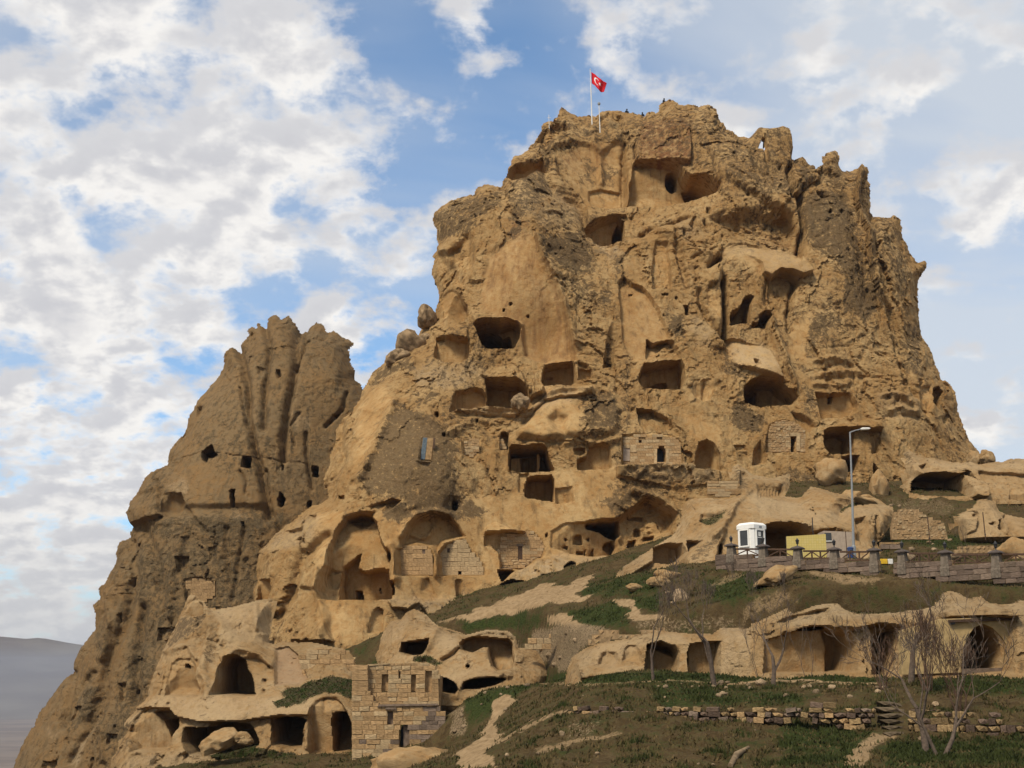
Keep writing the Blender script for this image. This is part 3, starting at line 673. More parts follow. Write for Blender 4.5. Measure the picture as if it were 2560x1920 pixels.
for k in range(5): c.crack(Z('D', (760 + 30 * (k * 7 % 4), 560 + 40 * k), (900 + 20 * k, 535 + 47 * k), (1000 + 40 * (k * 5 % 4), 550 + 38 * k)), 6, 0.4 if k % 2 else -0.45)
for k in range(4): c.crack(Z('D', (1230 + 30 * (k * 3 % 4), 800 + 50 * k), (1340, 780 + 50 * k), (1420 + 20 * (k * 5 % 4), 830 + 40 * k)), 6, 0.35 if k % 2 else -0.45)
for k in range(8): c.crack(Z('D', (1225 + 22 * k, 30 + 90 * k), (1245 + 22 * k, 85 + 90 * k)), 6, 0.9)
c.crack(Z('D', (1290, 200), (1340, 380), (1390, 560), (1420, 720), (1470, 800)), 10, 0.9, shift=-0.5)
c.facet(Z('D', (840, 1030), (1000, 990), (1200, 960), (1215, 1050), (1100, 1040), (970, 1035)), Z('D', (1000, 960))[0], -0.2, Z('D', (1020, 1045))[0], -1.8, 2.5)
c.cave(Z('D', (835, 1050), (970, 1035), (1030, 1062), (1032, 1190), (960, 1200), (870, 1192), (835, 1130)), 3.2, 2)
c.cave(Z('D', (1145, 1075), (1195, 1065), (1200, 1190), (1160, 1202)), 0.9, 1.8)
c.cave(Z('D', (342, 1275), (355, 1160), (398, 1098), (432, 1180), (442, 1262)), 1.6, 2.5, round_=0.4)
c.cave(Z('D', (1588, 752), (1620, 735), (1657, 772), (1642, 850), (1620, 882), (1594, 842)), 3, 1.8)
c.cave(Z('D', (1490, 682), (1522, 680), (1512, 722), (1494, 724)), 1, 1.6)
c.scoop(Z('D', (1500, 720), (1580, 720), (1590, 860), (1560, 960), (1500, 900)), 0.7, 8, 0.2)
c.scoop(Z('D', (1650, 940), (1690, 910), (1700, 980), (1660, 1000)), 0.7, 8)
c.cave(Z('D', (210, 1142), (280, 1137), (300, 1172), (232, 1182)), 0.5, 1.6, flat=False)
c.cave(Z('D', (955, 1222), (1062, 1216), (1062, 1310), (975, 1320)), 3, 2.5)
c.cave(Z('D', (1168, 1272), (1222, 1335), (1172, 1337)), 2, 2)
c.cave(Z('D', (436, 1185), (436, 1080), (455, 1000), (500, 975), (560, 962), (650, 985), (705, 1040), (722, 1188)), 0.75, 2.2, name='wall_right')
c.scoop(Z('D', (600, 900), (700, 930), (800, 1010), (720, 1050), (640, 980)), 1.0, 10)
# middle storeys (zone C)
c.cave(Z('C', (300, 110), (330, 76), (372, 72), (420, 110), (460, 180), (468, 245), (440, 285), (400, 290), (350, 272), (300, 262), (290, 180)), 2.2, 2, tilt=0.7, round_=0.35)
c.facet(Z('C', (480, 200), (560, 225), (660, 250), (770, 262), (760, 300), (620, 278), (520, 305)), Z('C', (620, 200))[0], 0, Z('C', (620, 280))[0], -0.9, 3)
c.cave(Z('C', (520, 305), (560, 285), (620, 276), (700, 287), (760, 266), (812, 280), (834, 320), (826, 400), (790, 457), (740, 470), (600, 466), (575, 440), (550, 380)), 3.6, 2, tilt=-1.2)
c.cave(Z('C', (520, 306), (620, 282), (690, 320), (700, 360), (690, 395), (600, 455), (575, 440), (550, 380)), 7, 4)
c.cave(Z('C', (690, 345), (750, 330), (765, 390), (710, 400)), 5.5, 3)
c.cave(Z('C', (255, 408), (300, 397), (400, 406), (468, 412), (478, 470), (470, 540), (440, 566), (300, 560), (240, 530), (250, 450)), 2.0, 2, tilt=-0.3)
c.facet(Z('C', (190, 320), (300, 290), (470, 330), (470, 408), (400, 405), (300, 395), (250, 410)), Z('C', (350, 300))[0], 0, Z('C', (350, 405))[0], -1.0, 3)
c.cave(Z('C', (1000, 575), (1090, 562), (1190, 553), (1215, 600), (1216, 690), (1180, 720), (1000, 718), (984, 690), (990, 620)), 2.8, 1.8, tilt=-0.3)
c.cave(Z('C', (1018, 617), (1062, 617), (1062, 626), (1018, 626)), 0.4, 1.0, flat=False)
c.cave(Z('C', (1240, 606), (1325, 612), (1328, 662), (1310, 686), (1240, 680)), 1.6, 1.6)
c.scoop(Z('C', (1225, 560), (1290, 570), (1330, 620), (1325, 612), (1240, 606)), 0.7, 5)
c.facet(Z('C', (560, 660), (640, 590), (780, 580), (850, 640), (870, 720), (990, 740), (985, 790), (900, 825), (876, 790), (870, 740), (820, 708), (610, 690)), Z('C', (700, 580))[0], -0.2, Z('C', (750, 712))[0], -1.8, 2.5)
c.cave(Z('C', (600, 690), (700, 706), (830, 710), (872, 760), (882, 832), (800, 892), (620, 890), (595, 850), (600, 770)), 3.4, 2.2, tilt=-0.4)
c.cave(Z('C', (385, 782), (480, 750), (560, 755), (590, 790), (592, 882), (480, 890), (350, 902), (366, 840)), 2.4, 3, tilt=0.3)
c.facet(Z('C', (340, 900), (600, 890), (900, 890), (1000, 800), (1050, 760), (1330, 740), (1330, 790), (1000, 830), (880, 960), (500, 930)), Z('C', (650, 890))[0], -1.2, Z('C', (650, 960))[0], 0.0, 3, rough=.4)
c.facet(Z('C', (1705, 405), (1745, 432), (1862, 412), (1890, 430), (1945, 540), (1840, 548), (1730, 570), (1705, 540)), Z('C', (1800, 410))[0], 1.8, Z('C', (1800, 560))[0], 0.3, 2)
c.cave(Z('C', (1660, 640), (1690, 582), (1740, 572), (1840, 552), (1940, 545), (1966, 600), (1970, 700), (1940, 747), (1850, 752), (1680, 742), (1655, 700)), 3.4, 2)
c.cave(Z('C', (1752, 672), (1790, 652), (1872, 646), (1887, 690), (1872, 747), (1745, 737)), 1.3, 1.6)
c.cave(Z('C', (1655, 640), (1690, 582), (1745, 600), (1740, 735), (1680, 742)), -1.0, 6, flat=False)
c.cave(Z('C', (2040, 682), (2150, 680), (2178, 740), (2150, 812), (2100, 832), (2040, 800), (2015, 740)), 1.1, 2, round_=0.3)
c.crack(Z('C', (2105, 690), (2105, 820)), 4, 0.35)
c.cave(Z('C', (690, 1080), (700, 1050), (722, 1043), (748, 1062), (752, 1100), (748, 1168), (688, 1168)), 2.6, 1.6, name='blocked_arch')
c.facet(Z('C', (770, 1110), (880, 1115), (1000, 1130), (1010, 1160), (960, 1138), (850, 1148), (760, 1152)), Z('C', (880, 1110))[0], -0.3, Z('C', (880, 1150))[0], -1.2, 2.5)
c.cave(Z('C', (760, 1152), (850, 1150), (960, 1140), (1006, 1152), (1022, 1212), (1062, 1312), (900, 1322), (760, 1317), (750, 1250)), 4.6, 1.8)
c.cave(Z('C', (752, 1180), (840, 1170), (860, 1316), (755, 1317)), -2.4, 5, flat=False)
c.cave(Z('C', (945, 1170), (972, 1170), (972, 1316), (945, 1316)), -3.6, 1.6, flat=False)
c.cave(Z('C', (820, 1342), (890, 1340), (885, 1372), (860, 1400), (858, 1470), (820, 1470)), 0.5, 2, flat=False)
c.cave(Z('C', (880, 1372), (920, 1357), (1045, 1346), (1060, 1380), (1066, 1440), (1060, 1532), (960, 1512), (870, 1496), (858, 1460)), 3.0, 1.7, tilt=0.2)
c.cave(Z('C', (1075, 1442), (1120, 1446), (1192, 1428), (1196, 1532), (1080, 1542)), 0.8, 1.8)
c.cave(Z('C', (1200, 1165), (1240, 1155), (1275, 1160), (1283, 1190), (1250, 1206), (1210, 1202)), 0.8, 1.8, flat=False)
c.cave(Z('C', (1310, 1152), (1400, 1130), (1450, 1152), (1462, 1290), (1440, 1306), (1230, 1302), (1225, 1240), (1300, 1212)), 1.7, 2.0, tilt=-0.3)
c.crack(Z('C', (1140, 1135), (1220, 1112), (1320, 1120), (1420, 1125), (1540, 1080)), 8, -0.6)
c.facet(Z('C', (1640, 886), (1740, 902), (1850, 960), (1905, 1030), (1945, 1085), (1880, 1075), (1700, 1062), (1655, 1000)), Z('C', (1760, 900))[0], 1.5, Z('C', (1760, 1060))[0], 0.2, 2.2)
c.cave(Z('C', (1535, 1275), (1535, 1075), (1600, 1062), (1700, 1058), (1800, 1058), (1890, 1072), (1945, 1120), (1955, 1275)), 0.9, 2.0, name='wall_mid')
c.cave(Z('C', (2038, 1312), (2045, 1200), (2070, 1122), (2120, 1105), (2170, 1140), (2210, 1200), (2225, 1260), (2234, 1312)), 2.6, 2.2, tilt=-0.5, round_=0.3)
c.cave(Z('C', (2150, 1256), (2185, 1258), (2185, 1310), (2150, 1310)), 0.7, 1.3)
c.cave(Z('C', (155, 1084), (238, 1084), (218, 1246), (134, 1242)), 0.55, 1.3, name='pane')
c.scoop(Z('C', (100, 1250), (230, 1250), (200, 1310), (130, 1300)), 0.5, 8)
c.scoop(Z('C', (290, 1560), (330, 1490), (420, 1490), (450, 1540), (420, 1600), (330, 1600)), 0.45, 8)
c.cave(Z('C', (360, 1530), (375, 1517), (395, 1525), (402, 1560), (385, 1582), (358, 1576)), 2.2, 1.6)
for x, y, r in ((765, 160, 10), (884, 235, 7), (1590, 85, 5), (1605, 85, 5), (1818, 100, 5), (1833, 100, 5), (1848, 100, 5), (715, 205, 7), (1660, 1115, 9), (2013, 1400, 9), (530, 970, 8), (300, 1070, 12), (250, 915, 14), (1915, 120, 8)):
    c.cave(Z('C', *[(x + r * math.cos(a), y + r * 1.2 * math.sin(a)) for a in np.arange(0, 6.28, .9)]), 1.2, 1.2, flat=False)
c.cave(Z('C', (1968, 182), (1996, 180), (1996, 236), (1976, 236)), 1.6, 1.5)
c.cave(Z('C', (440, 1105), (550, 1090), (550, 1180), (500, 1230), (440, 1200)), 0.45, 2, name='patch_wall')
for k, (x0, y0, x1, y1) in enumerate(((1000, 800, 850, 1010), (850, 1010, 780, 1110), (980, 830, 1240, 780), (1240, 780, 1340, 760), (230, 880, 300, 1080), (300, 1080, 520, 960), (520, 960, 640, 1080), (640, 1080, 660, 1300))):
    c.crack(Z('C', (x0, y0), ((x0 + x1) / 2 + 12, (y0 + y1) / 2 - 10), (x1, y1)), 9, -0.55 if k % 2 else 0.6)
c.facet(Z('C', (800, 1050), (880, 940), (1000, 830), (1200, 790), (1500, 790), (1540, 900), (1500, 1080), (1180, 1110), (1000, 1130), (800, 1110)), Z('C', (1150, 780))[0], -0.4, Z('C', (1100, 1110))[0], -1.5, 5, soft_in=20)
c.scoop(Z('C', (1000, 960), (1080, 900), (1180, 940), (1150, 1100), (1060, 1060)), 0.9, 18, 0.15)
c.facet(Z('C', (1490, 1290), (1560, 1280), (1960, 1280), (2212, 1320), (2212, 1400), (1900, 1440), (1700, 1400), (1500, 1360)), Z('C', (1800, 1280))[0], -1.6, Z('C', (1800, 1430))[0], -0.2, 3)
# lower alcoves (zones L, N, G, H)
c.facet(Z('L', (930, 210), (1100, 160), (1240, 120), (1330, 140), (1230, 230), (1100, 300), (1040, 260)), Z('L', (1150, 130))[0], 1.2, Z('L', (1100, 300))[0], 0.0, 2)
c.cave(Z('L', (450, 960), (500, 850), (515, 700), (600, 480), (720, 330), (880, 272), (1000, 300), (1060, 380), (1100, 550), (1160, 680), (1222, 760), (1212, 880), (1212, 1000), (1240, 1225), (430, 1222), (408, 1132)), 2.6, 3, tilt=-0.9, round_=0.3)
c.cave(Z('L', (455, 950), (505, 850), (520, 700), (605, 480), (722, 335), (880, 276), (1000, 304), (1058, 382), (1098, 550), (1158, 680), (1216, 760), (1200, 880), (800, 880), (600, 900)), 1.9, 3, flat=False)
c.cave(Z('L', (715, 330), (880, 275), (1040, 262), (1000, 330), (940, 370), (860, 400)), 1.6, 8, flat=False)
c.cave(Z('L', (490, 880), (620, 880), (600, 1000), (560, 1080), (470, 1080), (450, 970)), 1.6, 4)
c.cave(Z('L', (590, 1030), (640, 830), (720, 780), (850, 700), (800, 860), (880, 890), (1110, 865), (1205, 905), (1212, 1222), (590, 1222)), 2.9, 2.5, tilt=-0.4)
c.facet(Z('L', (860, 690), (870, 400), (1060, 400), (1100, 550), (1222, 760), (1200, 900), (1110, 862), (880, 890), (800, 840)), Z('L', (960, 400))[0], 0.1, Z('L', (960, 880))[0], -0.5, 3)
c.cave(Z('L', (712, 1080), (782, 1080), (782, 1226), (705, 1226)), 2.5, 1.2)
c.cave(Z('L', (1224, 1012), (1250, 1020), (1264, 1060), (1260, 1172), (1218, 1172)), 2.5, 1.5)
c.cave(Z('L', (1008, 1055), (1022, 1055), (1020, 1095), (1008, 1080)), 1, 1)
c.cave(Z('L', (1170, 670), (1215, 720), (1222, 800), (1190, 790), (1165, 740)), 2, 3)
c.scoop(Z('L', (1330, 570), (1400, 400), (1520, 300), (1680, 252), (1860, 280), (1980, 400), (2062, 540), (1960, 560), (1800, 610), (1740, 770), (1660, 650), (1500, 630), (1300, 670)), 1.7, 14, 0.12)
c.crack(Z('L', (1340, 520), (1420, 400), (1520, 300), (1680, 255), (1870, 280)), 9, -0.7)
c.crack(Z('L', (1440, 500), (1540, 545), (1640, 500), (1680, 430)), 6, -0.4)
c.cave(Z('L', (1285, 965), (1290, 680), (1360, 650), (1500, 630), (1640, 652), (1690, 720), (1702, 965)), 0.7, 2.0, name='wall_ll')
c.cave(Z('G', (1370, 604), (1370, 445), (1420, 395), (1480, 360), (1560, 345), (1600, 430), (1660, 490), (1690, 540), (1690, 604)), 0.8, 2.0, name='wall_lr')
c.crack(Z('L', (1230, 640), (1270, 760), (1275, 900), (1280, 1000)), 10, -0.9)
c.crack(Z('L', (1700, 640), (1725, 800), (1740, 950)), 9, -0.8)
c.cave(Z('L', (1585, 1010), (1650, 1000), (1680, 1080), (1705, 1180), (1560, 1130)), 0.8, 2.5, flat=False, round_=0.5)
c.cave(Z('L', (1940, 1030), (1960, 1018), (1995, 1018), (2012, 1035), (2006, 1195), (1940, 1195)), 0.9, 1.4)
c.cave(Z('L', (1970, 920), (1985, 905), (2005, 920), (2010, 950), (1975, 945)), 0.9, 1.2, flat=False)
c.facet(Z('N', (270, 510), (300, 440), (410, 370), (480, 410), (570, 460), (720, 490), (700, 505), (560, 490), (430, 490)), Z('N', (450, 370))[0], 0.0, Z('N', (450, 500))[0], -1.5, 2.2)
c.cave(Z('N', (275, 640), (280, 520), (430, 495), (560, 495), (700, 510), (730, 465), (815, 480), (900, 560), (945, 640), (900, 765), (820, 800), (700, 892), (450, 885), (440, 720), (350, 640)), 1.0, 2.0, name='wall_n')
c.cave(Z('N', (1010, 660), (1010, 480), (1160, 392), (1400, 372), (1600, 380), (1742, 364), (1752, 480), (1738, 640), (1700, 742), (1450, 745), (1200, 720)), 2.2, 2.2, tilt=1.9)
c.cave(Z('N', (1430, 395), (1740, 366), (1752, 500), (1640, 480), (1560, 430)), 6.5, 10)
for pts, D in ((((1258, 600), (1270, 520), (1300, 497), (1340, 500), (1358, 530), (1358, 605)), .9), (((1298, 690), (1312, 678), (1365, 680), (1365, 725), (1310, 725)), .8), (((1600, 640), (1630, 580), (1700, 550), (1735, 620), (1700, 700)), 1.4),
               (((1155, 560), (1175, 545), (1192, 560), (1180, 580)), .6), (((1135, 660), (1160, 630), (1195, 640), (1195, 670)), .6), (((1410, 540), (1430, 525), (1445, 550), (1430, 565)), .6), (((945, 510), (965, 505), (970, 540), (950, 540)), .6),
               (((1450, 745), (1460, 670), (1490, 650), (1500, 745)), .6), (((1385, 660), (1398, 650), (1395, 725), (1382, 725)), .6)):
    c.cave(Z('N', *pts), D, 1.4, flat=False)
c.scoop(Z('H', (930, 200), (1040, 130), (1100, 80), (1170, 40), (1300, 130), (1372, 180), (1340, 320), (1200, 390), (1050, 440), (960, 400)), 2.0, 20, 0.15)
for pts, D in ((((1945, 500), (1948, 440), (1975, 418), (2005, 430), (2014, 500)), 1.0), (((2050, 515), (2160, 505), (2168, 550), (2055, 556)), .9), (((1850, 640), (1890, 560), (1962, 545), (1962, 640), (1900, 690)), 1.2), (((1890, 320), (1950, 290), (2050, 290), (2050, 330), (1930, 330)), .7)):
    c.cave(Z('N', *pts), D, 1.5, flat=False)
c.crack(Z('H', (1060, 20), (1160, 50), (1260, 100), (1350, 160), (1380, 260)), 10, -1.1)
# rock hump and undercuts below the dwellings
c.facet(Z('N', (440, 1070), (560, 960), (700, 900), (850, 800), (1000, 770), (1150, 790), (1270, 830), (1500, 770), (1700, 760), (1640, 900), (1400, 980), (1150, 1010), (900, 1050), (780, 1110)), Z('N', (1000, 770))[0], -1.2, Z('N', (900, 1080))[0], -3.4, 4, rough=0.4)
c.cave(Z('N', (1142, 975), (1160, 880), (1225, 828), (1264, 856), (1245, 930), (1185, 975)), 4, 2)
c.cave(Z('N', (1482, 908), (1520, 903), (1548, 932), (1512, 952)), 2.5, 1.6)
c.cave(Z('N', (450, 1085), (560, 1052), (680, 1070), (775, 1106), (640, 1152), (480, 1195)), 2.4, 2.5)
c.cave(Z('N', (415, 905), (585, 917), (520, 1000), (480, 1040), (440, 980)), 2.8, 2)
c.cave(Z('N', (835, 1060), (900, 985), (1000, 970), (1100, 985), (1080, 1020), (920, 1030)), 1.0, 2.5, flat=False)
c.facet(Z('G', (1250, 800), (1400, 770), (1600, 760), (1720, 770), (1560, 860), (1400, 890), (1310, 890)), Z('G', (1480, 760))[0], -0.8, Z('G', (1420, 890))[0], -2.2, 3)
c.facet(Z('G', (1020, 770), (1250, 790), (1180, 840), (1060, 830)), Z('G', (1120, 780))[0], -0.6, Z('G', (1120, 840))[0], -1.6, 3)
c.cave(Z('G', (920, 845), (950, 830), (985, 845), (985, 1000), (880, 1005)), 0.7, 2.2, flat=False)
c.cave(Z('G', (130, 632), (200, 630), (206, 720), (182, 772), (118, 772)), 2.0, 2, tilt=-0.5)
c.crack(Z('G', (600, 330), (420, 480), (370, 640), (330, 760), (250, 900)), 14, 1.2)
c.crack(Z('G', (540, 560), (520, 700), (600, 900), (560, 1060)), 10, -0.9)
c.facet(Z('G', (400, 680), (540, 700), (560, 800), (640, 1060), (360, 1060), (420, 880)), Z('G', (480, 700))[0], 0.6, Z('G', (480, 1050))[0], -1.5, 4)
for pts in (((300, 300), (440, 260), (420, 330)), ((380, 360), (420, 320), (450, 380)), ((460, 180), (530, 170), (520, 220))):
    c.scoop(Z('G', *pts), 0.9, 6)
c.cave(Z('E', (1510, 1350), (1548, 1343), (1548, 1372), (1515, 1372)), 0.8, 1.3, flat=False)
c.crack(Z('E', (1900, 690), (1820, 880), (1740, 1060), (1640, 1230)), 12, -0.8)
c.crack(Z('E', (1660, 760), (1760, 770), (1900, 710)), 6, -0.3)
c.crack(Z('E', (1530, 850), (1520, 1000), (1540, 1090), (1500, 1180), (1410, 1280)), 9, 1.0)
c.facet(Z('E', (1690, 590), (1810, 440), (2040, 390), (2060, 430), (1990, 480), (1880, 480), (1800, 570)), Z('E', (1850, 420))[0], -0.6, Z('E', (1850, 560))[0], 0.6, 4)
_m = c._bb(Z('B', (440, 540), (800, 820)), 5); _w = sstep(-2, 16, poly_sd(Z('B', (440, 600), (500, 500), (740, 500), (790, 640), (760, 780), (640, 830), (500, 780)), c.u[_m], c.v[_m]))
c.Y[_m] = c.Y[_m] * (1 - _w) + (137.4 + .35 * (c.Y[_m] - 139)) * _w        # the upright fin that holds the see-through opening
c.cave(Z('P', *hole), 1.2, 1.5, flat=False)
c.hole = (poly_sd(hole, c.u, c.v) > 1.0)
for z_, pts in (('C', [(1776, 1270), (1778, 1175), (1790, 1152), (1810, 1146), (1828, 1155), (1838, 1180), (1838, 1270)]), ('D', [(598, 1184), (598, 1080), (639, 1080), (639, 1184)]), ('C', [(1646, 1103), (1674, 1103), (1672, 1130), (1650, 1130)]), ('L', [(1572, 727), (1572, 670), (1608, 670), (1608, 727)]), ('G', [(1430, 440), (1430, 406), (1452, 406), (1452, 440)])):
    c.cave(Z(z_, *pts), 2.7, 1.2)
# weathering crust, pale treads and red streaks ---------------------------------------
for z, pts, val in (('E', [(1905, 700), (2100, 770), (2212, 860), (2330, 1000), (2330, 1400), (2212, 1480), (1960, 1390), (1700, 1330), (1620, 1240), (1760, 1050), (1850, 850)], .86),
                    ('C', [(0, 900), (200, 900), (330, 1050), (330, 1300), (430, 1480), (650, 1600), (560, 1659), (0, 1640)], .75),
                    ('J', [(600, 520), (800, 500), (1000, 470), (1150, 480), (1250, 620), (1290, 780), (1250, 890), (1000, 900), (780, 830)], .85),
                    ('J', [(900, 950), (1250, 920), (1300, 1100), (1100, 1240), (920, 1100)], .55), ('J', [(1500, 700), (1620, 700), (1570, 860), (1480, 1000), (1460, 800)], .7),
                    ('J', [(240, 580), (330, 470), (330, 230), (420, 240), (500, 460), (420, 460), (320, 500)], .8), ('C', [(1280, 770), (1480, 780), (1530, 900), (1480, 1060), (1300, 1090), (1220, 960)], .72),
                    ('B', [(830, 950), (1000, 880), (1200, 900), (1240, 1200), (1330, 1400), (1360, 1659), (1150, 1659), (1080, 1400), (900, 1300), (860, 1200)], .8), ('D', [(960, 0), (1200, 0), (1215, 200), (1100, 300), (980, 200)], .95),
                    ('A', [(230, 1060), (350, 970), (500, 930), (700, 900), (700, 980), (600, 1120), (400, 1200), (270, 1290), (250, 1180)], .7), ('A', [(720, 850), (850, 770), (1000, 740), (1050, 900), (900, 1080), (780, 1150)], .62),
                    ('A', [(1380, 700), (1520, 730), (1500, 820), (1400, 840)], .7), ('A', [(1280, 640), (1380, 700), (1360, 820), (1240, 830)], .6), ('B', [(200, 640), (430, 560), (620, 660), (760, 760), (820, 950), (700, 1000), (500, 960), (300, 880)], .6),
                    ('K', [(1030, 270), (1200, 300), (1250, 420), (1100, 420)], .85), ('B', [(760, 720), (880, 740), (950, 830), (830, 930)], .7), ('B', [(1030, 720), (1110, 740), (1200, 900), (1180, 960), (1060, 820)], .8),
                    ('D', [(740, 240), (900, 170), (985, 280), (850, 380), (700, 520)], .7), ('D', [(130, 480), (330, 660), (280, 710), (120, 640)], .7), ('D', [(230, 840), (300, 850), (420, 950), (400, 1080), (250, 1050), (170, 950)], .85),
                    ('D', [(1350, 300), (1490, 300), (1500, 620), (1420, 700)], .65), ('D', [(640, 640), (780, 760), (800, 980), (700, 900)], .62), ('D', [(0, 30), (160, 150), (130, 0)], .6), ('H', [(820, 100), (1000, 0), (1150, 20), (1050, 120), (930, 190)], .72),
                    ('C', [(1410, 560), (1440, 440), (1480, 380), (1500, 450), (1470, 580)], .8), ('C', [(1820, 200), (1960, 260), (1980, 400), (1890, 380)], .9), ('C', [(1480, 660), (1600, 600), (1620, 680), (1560, 740)], .65),
                    ('E', [(1700, 560), (1820, 450), (2040, 380), (2050, 480), (1900, 500), (1750, 600)], .8), ('E', [(2000, 620), (2212, 600), (2212, 720), (2060, 760)], .6), ('L', [(1120, 350), (1150, 200), (1400, 150), (1480, 260), (1380, 400), (1250, 350)], .95),
                    ('D', [(470, 1350), (600, 1300), (820, 1350), (820, 1450), (620, 1480)], .7), ('A', [(980, 420), (1300, 380), (1330, 480), (1060, 560), (930, 600)], .5), ('A', [(1780, 300), (2160, 320), (2200, 640), (2050, 700), (2020, 440)], .5),
                    ('C', [(1100, 0), (1500, 60), (1500, 240), (1300, 200), (1150, 120)], .52), ('C', [(1500, 1310), (1900, 1330), (1850, 1500), (1600, 1560), (1450, 1500)], .6)):
    pp('pat', Z(z, *pts), val * 1.16, 16)
for z, pts, val in (('K', [(560, 640), (760, 570), (1000, 615), (1430, 740), (1530, 900), (1440, 950), (1190, 880), (1080, 960), (960, 780), (800, 700), (620, 720)], .5), ('J', [(1200, 520), (1480, 560), (1580, 700), (1450, 720), (1300, 640)], .8),
                    ('C', [(60, 620), (300, 580), (560, 600), (600, 680), (330, 760), (100, 720)], .65), ('D', [(140, 390), (460, 470), (540, 660), (400, 640), (200, 560)], .7), ('C', [(340, 900), (900, 890), (1040, 760), (1330, 740), (1320, 790), (900, 950), (500, 930)], .6),
                    ('C', [(1490, 1290), (1960, 1280), (2212, 1320), (2200, 1380), (1600, 1350)], .6), ('N', [(440, 1070), (700, 900), (1000, 770), (1700, 760), (1400, 980), (780, 1110)], .8), ('C', [(1985, 240), (2120, 300), (2160, 460), (2050, 420)], .6),
                    ('A', [(800, 800), (1000, 780), (1250, 1000), (1280, 1100), (1000, 1150), (850, 1050)], .45), ('G', [(200, 370), (480, 170), (560, 180), (480, 400), (140, 450)], .6), ('G', [(1000, 770), (1750, 730), (1700, 800), (1300, 890)], .7),
                    ('K', [(0, 380), (180, 300), (320, 480), (160, 560)], .5), ('D', [(1200, 780), (1480, 800), (1490, 1000), (1230, 960)], .35), ('C', [(90, 1250), (230, 1250), (190, 1320)], .7), ('C', [(290, 1550), (380, 1480), (450, 1550), (380, 1600)], .7)):
    pp('pale', Z(z, *pts), val, 14)
for z, pts, val in (('A', [(1680, 420), (2010, 410), (2010, 720), (1620, 715), (1640, 560)], .9), ('J', [(300, 300), (480, 300), (500, 470), (330, 480)], .6), ('A', [(1100, 640), (1300, 600), (1540, 560), (1400, 760), (1150, 720)], .3), ('B', [(480, 1130), (850, 1250), (840, 1330), (560, 1250)], .25), ('L', [(460, 480), (720, 300), (640, 480), (500, 640)], .25)):
    pp('red', Z(z, *pts), val, 12)
pp('red', apron, .34, 14); pp('red', strip, .2, 10)  # red-brown streaks darken the apron and the strip
for z, pts in (('C', [(500, 260), (520, 210), (640, 245), (560, 280)]), ('A', [(1640, 1005), (2000, 960), (2090, 940), (1900, 1010)])): pp('grass', Z(z, *pts), .45, 8)
c.fine(1.0)
CASTLE = c
c.build('huge tan rock castle riddled with caves rising to the summit flag', 'rock')
# ------------------------------------------------------------------ the spire on the left
out = (zz('F', (-40, 1900), (82, 1659), (130, 1530), (200, 1400), (290, 1240), (350, 1170), (430, 1050), (490, 990), (530, 880), (560, 810), (600, 760), (650, 690), (655, 600), (640, 540), (690, 490), (690, 460), (668, 420), (720, 375), (740, 330), (790, 240), (805, 150), (820, 95), (890, 60), (900, 30), (940, 0))
       + zz('E', (70, 1610), (102, 1560), (48, 1480), (60, 1400), (110, 1340), (150, 1270), (210, 1180), (332, 1132), (324, 1100), (350, 1030), (420, 930), (450, 830), (530, 700), (570, 650), (640, 580), (710, 480), (718, 370), (745, 330), (775, 318), (820, 347), (830, 310), (890, 250), (880, 210), (908, 175), (940, 192), (960, 155),
            (995, 177), (1030, 120), (1070, 98), (1120, 132), (1160, 103), (1210, 160), (1240, 212), (1300, 195), (1350, 143), (1400, 160), (1435, 217), (1480, 208), (1530, 250), (1580, 260), (1622, 302), (1580, 342), (1602, 420), (1626, 500), (1626, 545), (1662, 570), (1690, 615), (1900, 900))
       + zz('P', (1040, 1400), (900, 1990), (300, 2010)))
ctrl = [(20, 1950, 128), (300, 1950, 120), (700, 1950, 124), (100, 1800, 130), (350, 1750, 122), (700, 1700, 124), (230, 1550, 131), (450, 1500, 126), (700, 1450, 128), (330, 1280, 134), (500, 1250, 130), (700, 1250, 131), (900, 1300, 133),
        (450, 1080, 137), (600, 1050, 134), (800, 1050, 135), (560, 930, 140), (700, 900, 137), (850, 900, 139), (650, 810, 142), (800, 830, 142), (1000, 1100, 138)]
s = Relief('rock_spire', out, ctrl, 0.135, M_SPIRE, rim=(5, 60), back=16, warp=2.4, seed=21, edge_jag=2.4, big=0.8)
Z = zz
s.paint('rough', Z('E', (500, 500), (1500, 400), (1400, 1500), (300, 1500)), 0.5, 40)
s.rough(0.72)
for pts, w, D in (([(820, 345), (850, 450), (880, 620), (885, 800), (920, 1000), (960, 1150), (985, 1300), (1020, 1500)], 26, 2.6), ([(995, 175), (1022, 300), (1012, 500), (992, 700), (986, 880)], 24, 2.0), ([(1240, 210), (1205, 300), (1212, 450), (1180, 600), (1150, 800), (1126, 950), (1130, 1100)], 26, 2.4),
                  ([(1280, 200), (1262, 350), (1210, 470)], 14, 1.6), ([(820, 600), (850, 750), (870, 850)], 10, 1.0), ([(350, 1112), (580, 1045), (850, 1078), (1000, 1092), (1280, 1132)], 5, 0.35), ([(1560, 640), (1540, 760), (1420, 870)], 14, 1.4), ([(1280, 920), (1290, 1100), (1320, 1300)], 14, 1.2),
                  ([(1240, 780), (1170, 860), (1200, 1000)], 10, 0.9), ([(830, 1180), (870, 1260), (870, 1330)], 10, 0.8), ([(1000, 1180), (1030, 1300), (1050, 1480), (1100, 1600)], 14, 1.2), ([(250, 1240), (265, 1400), (270, 1500)], 10, 1.0), ([(430, 1400), (520, 1520), (600, 1600)], 12, 0.9)):
    s.crack(Z('E', *pts), w * .36, D * .6)
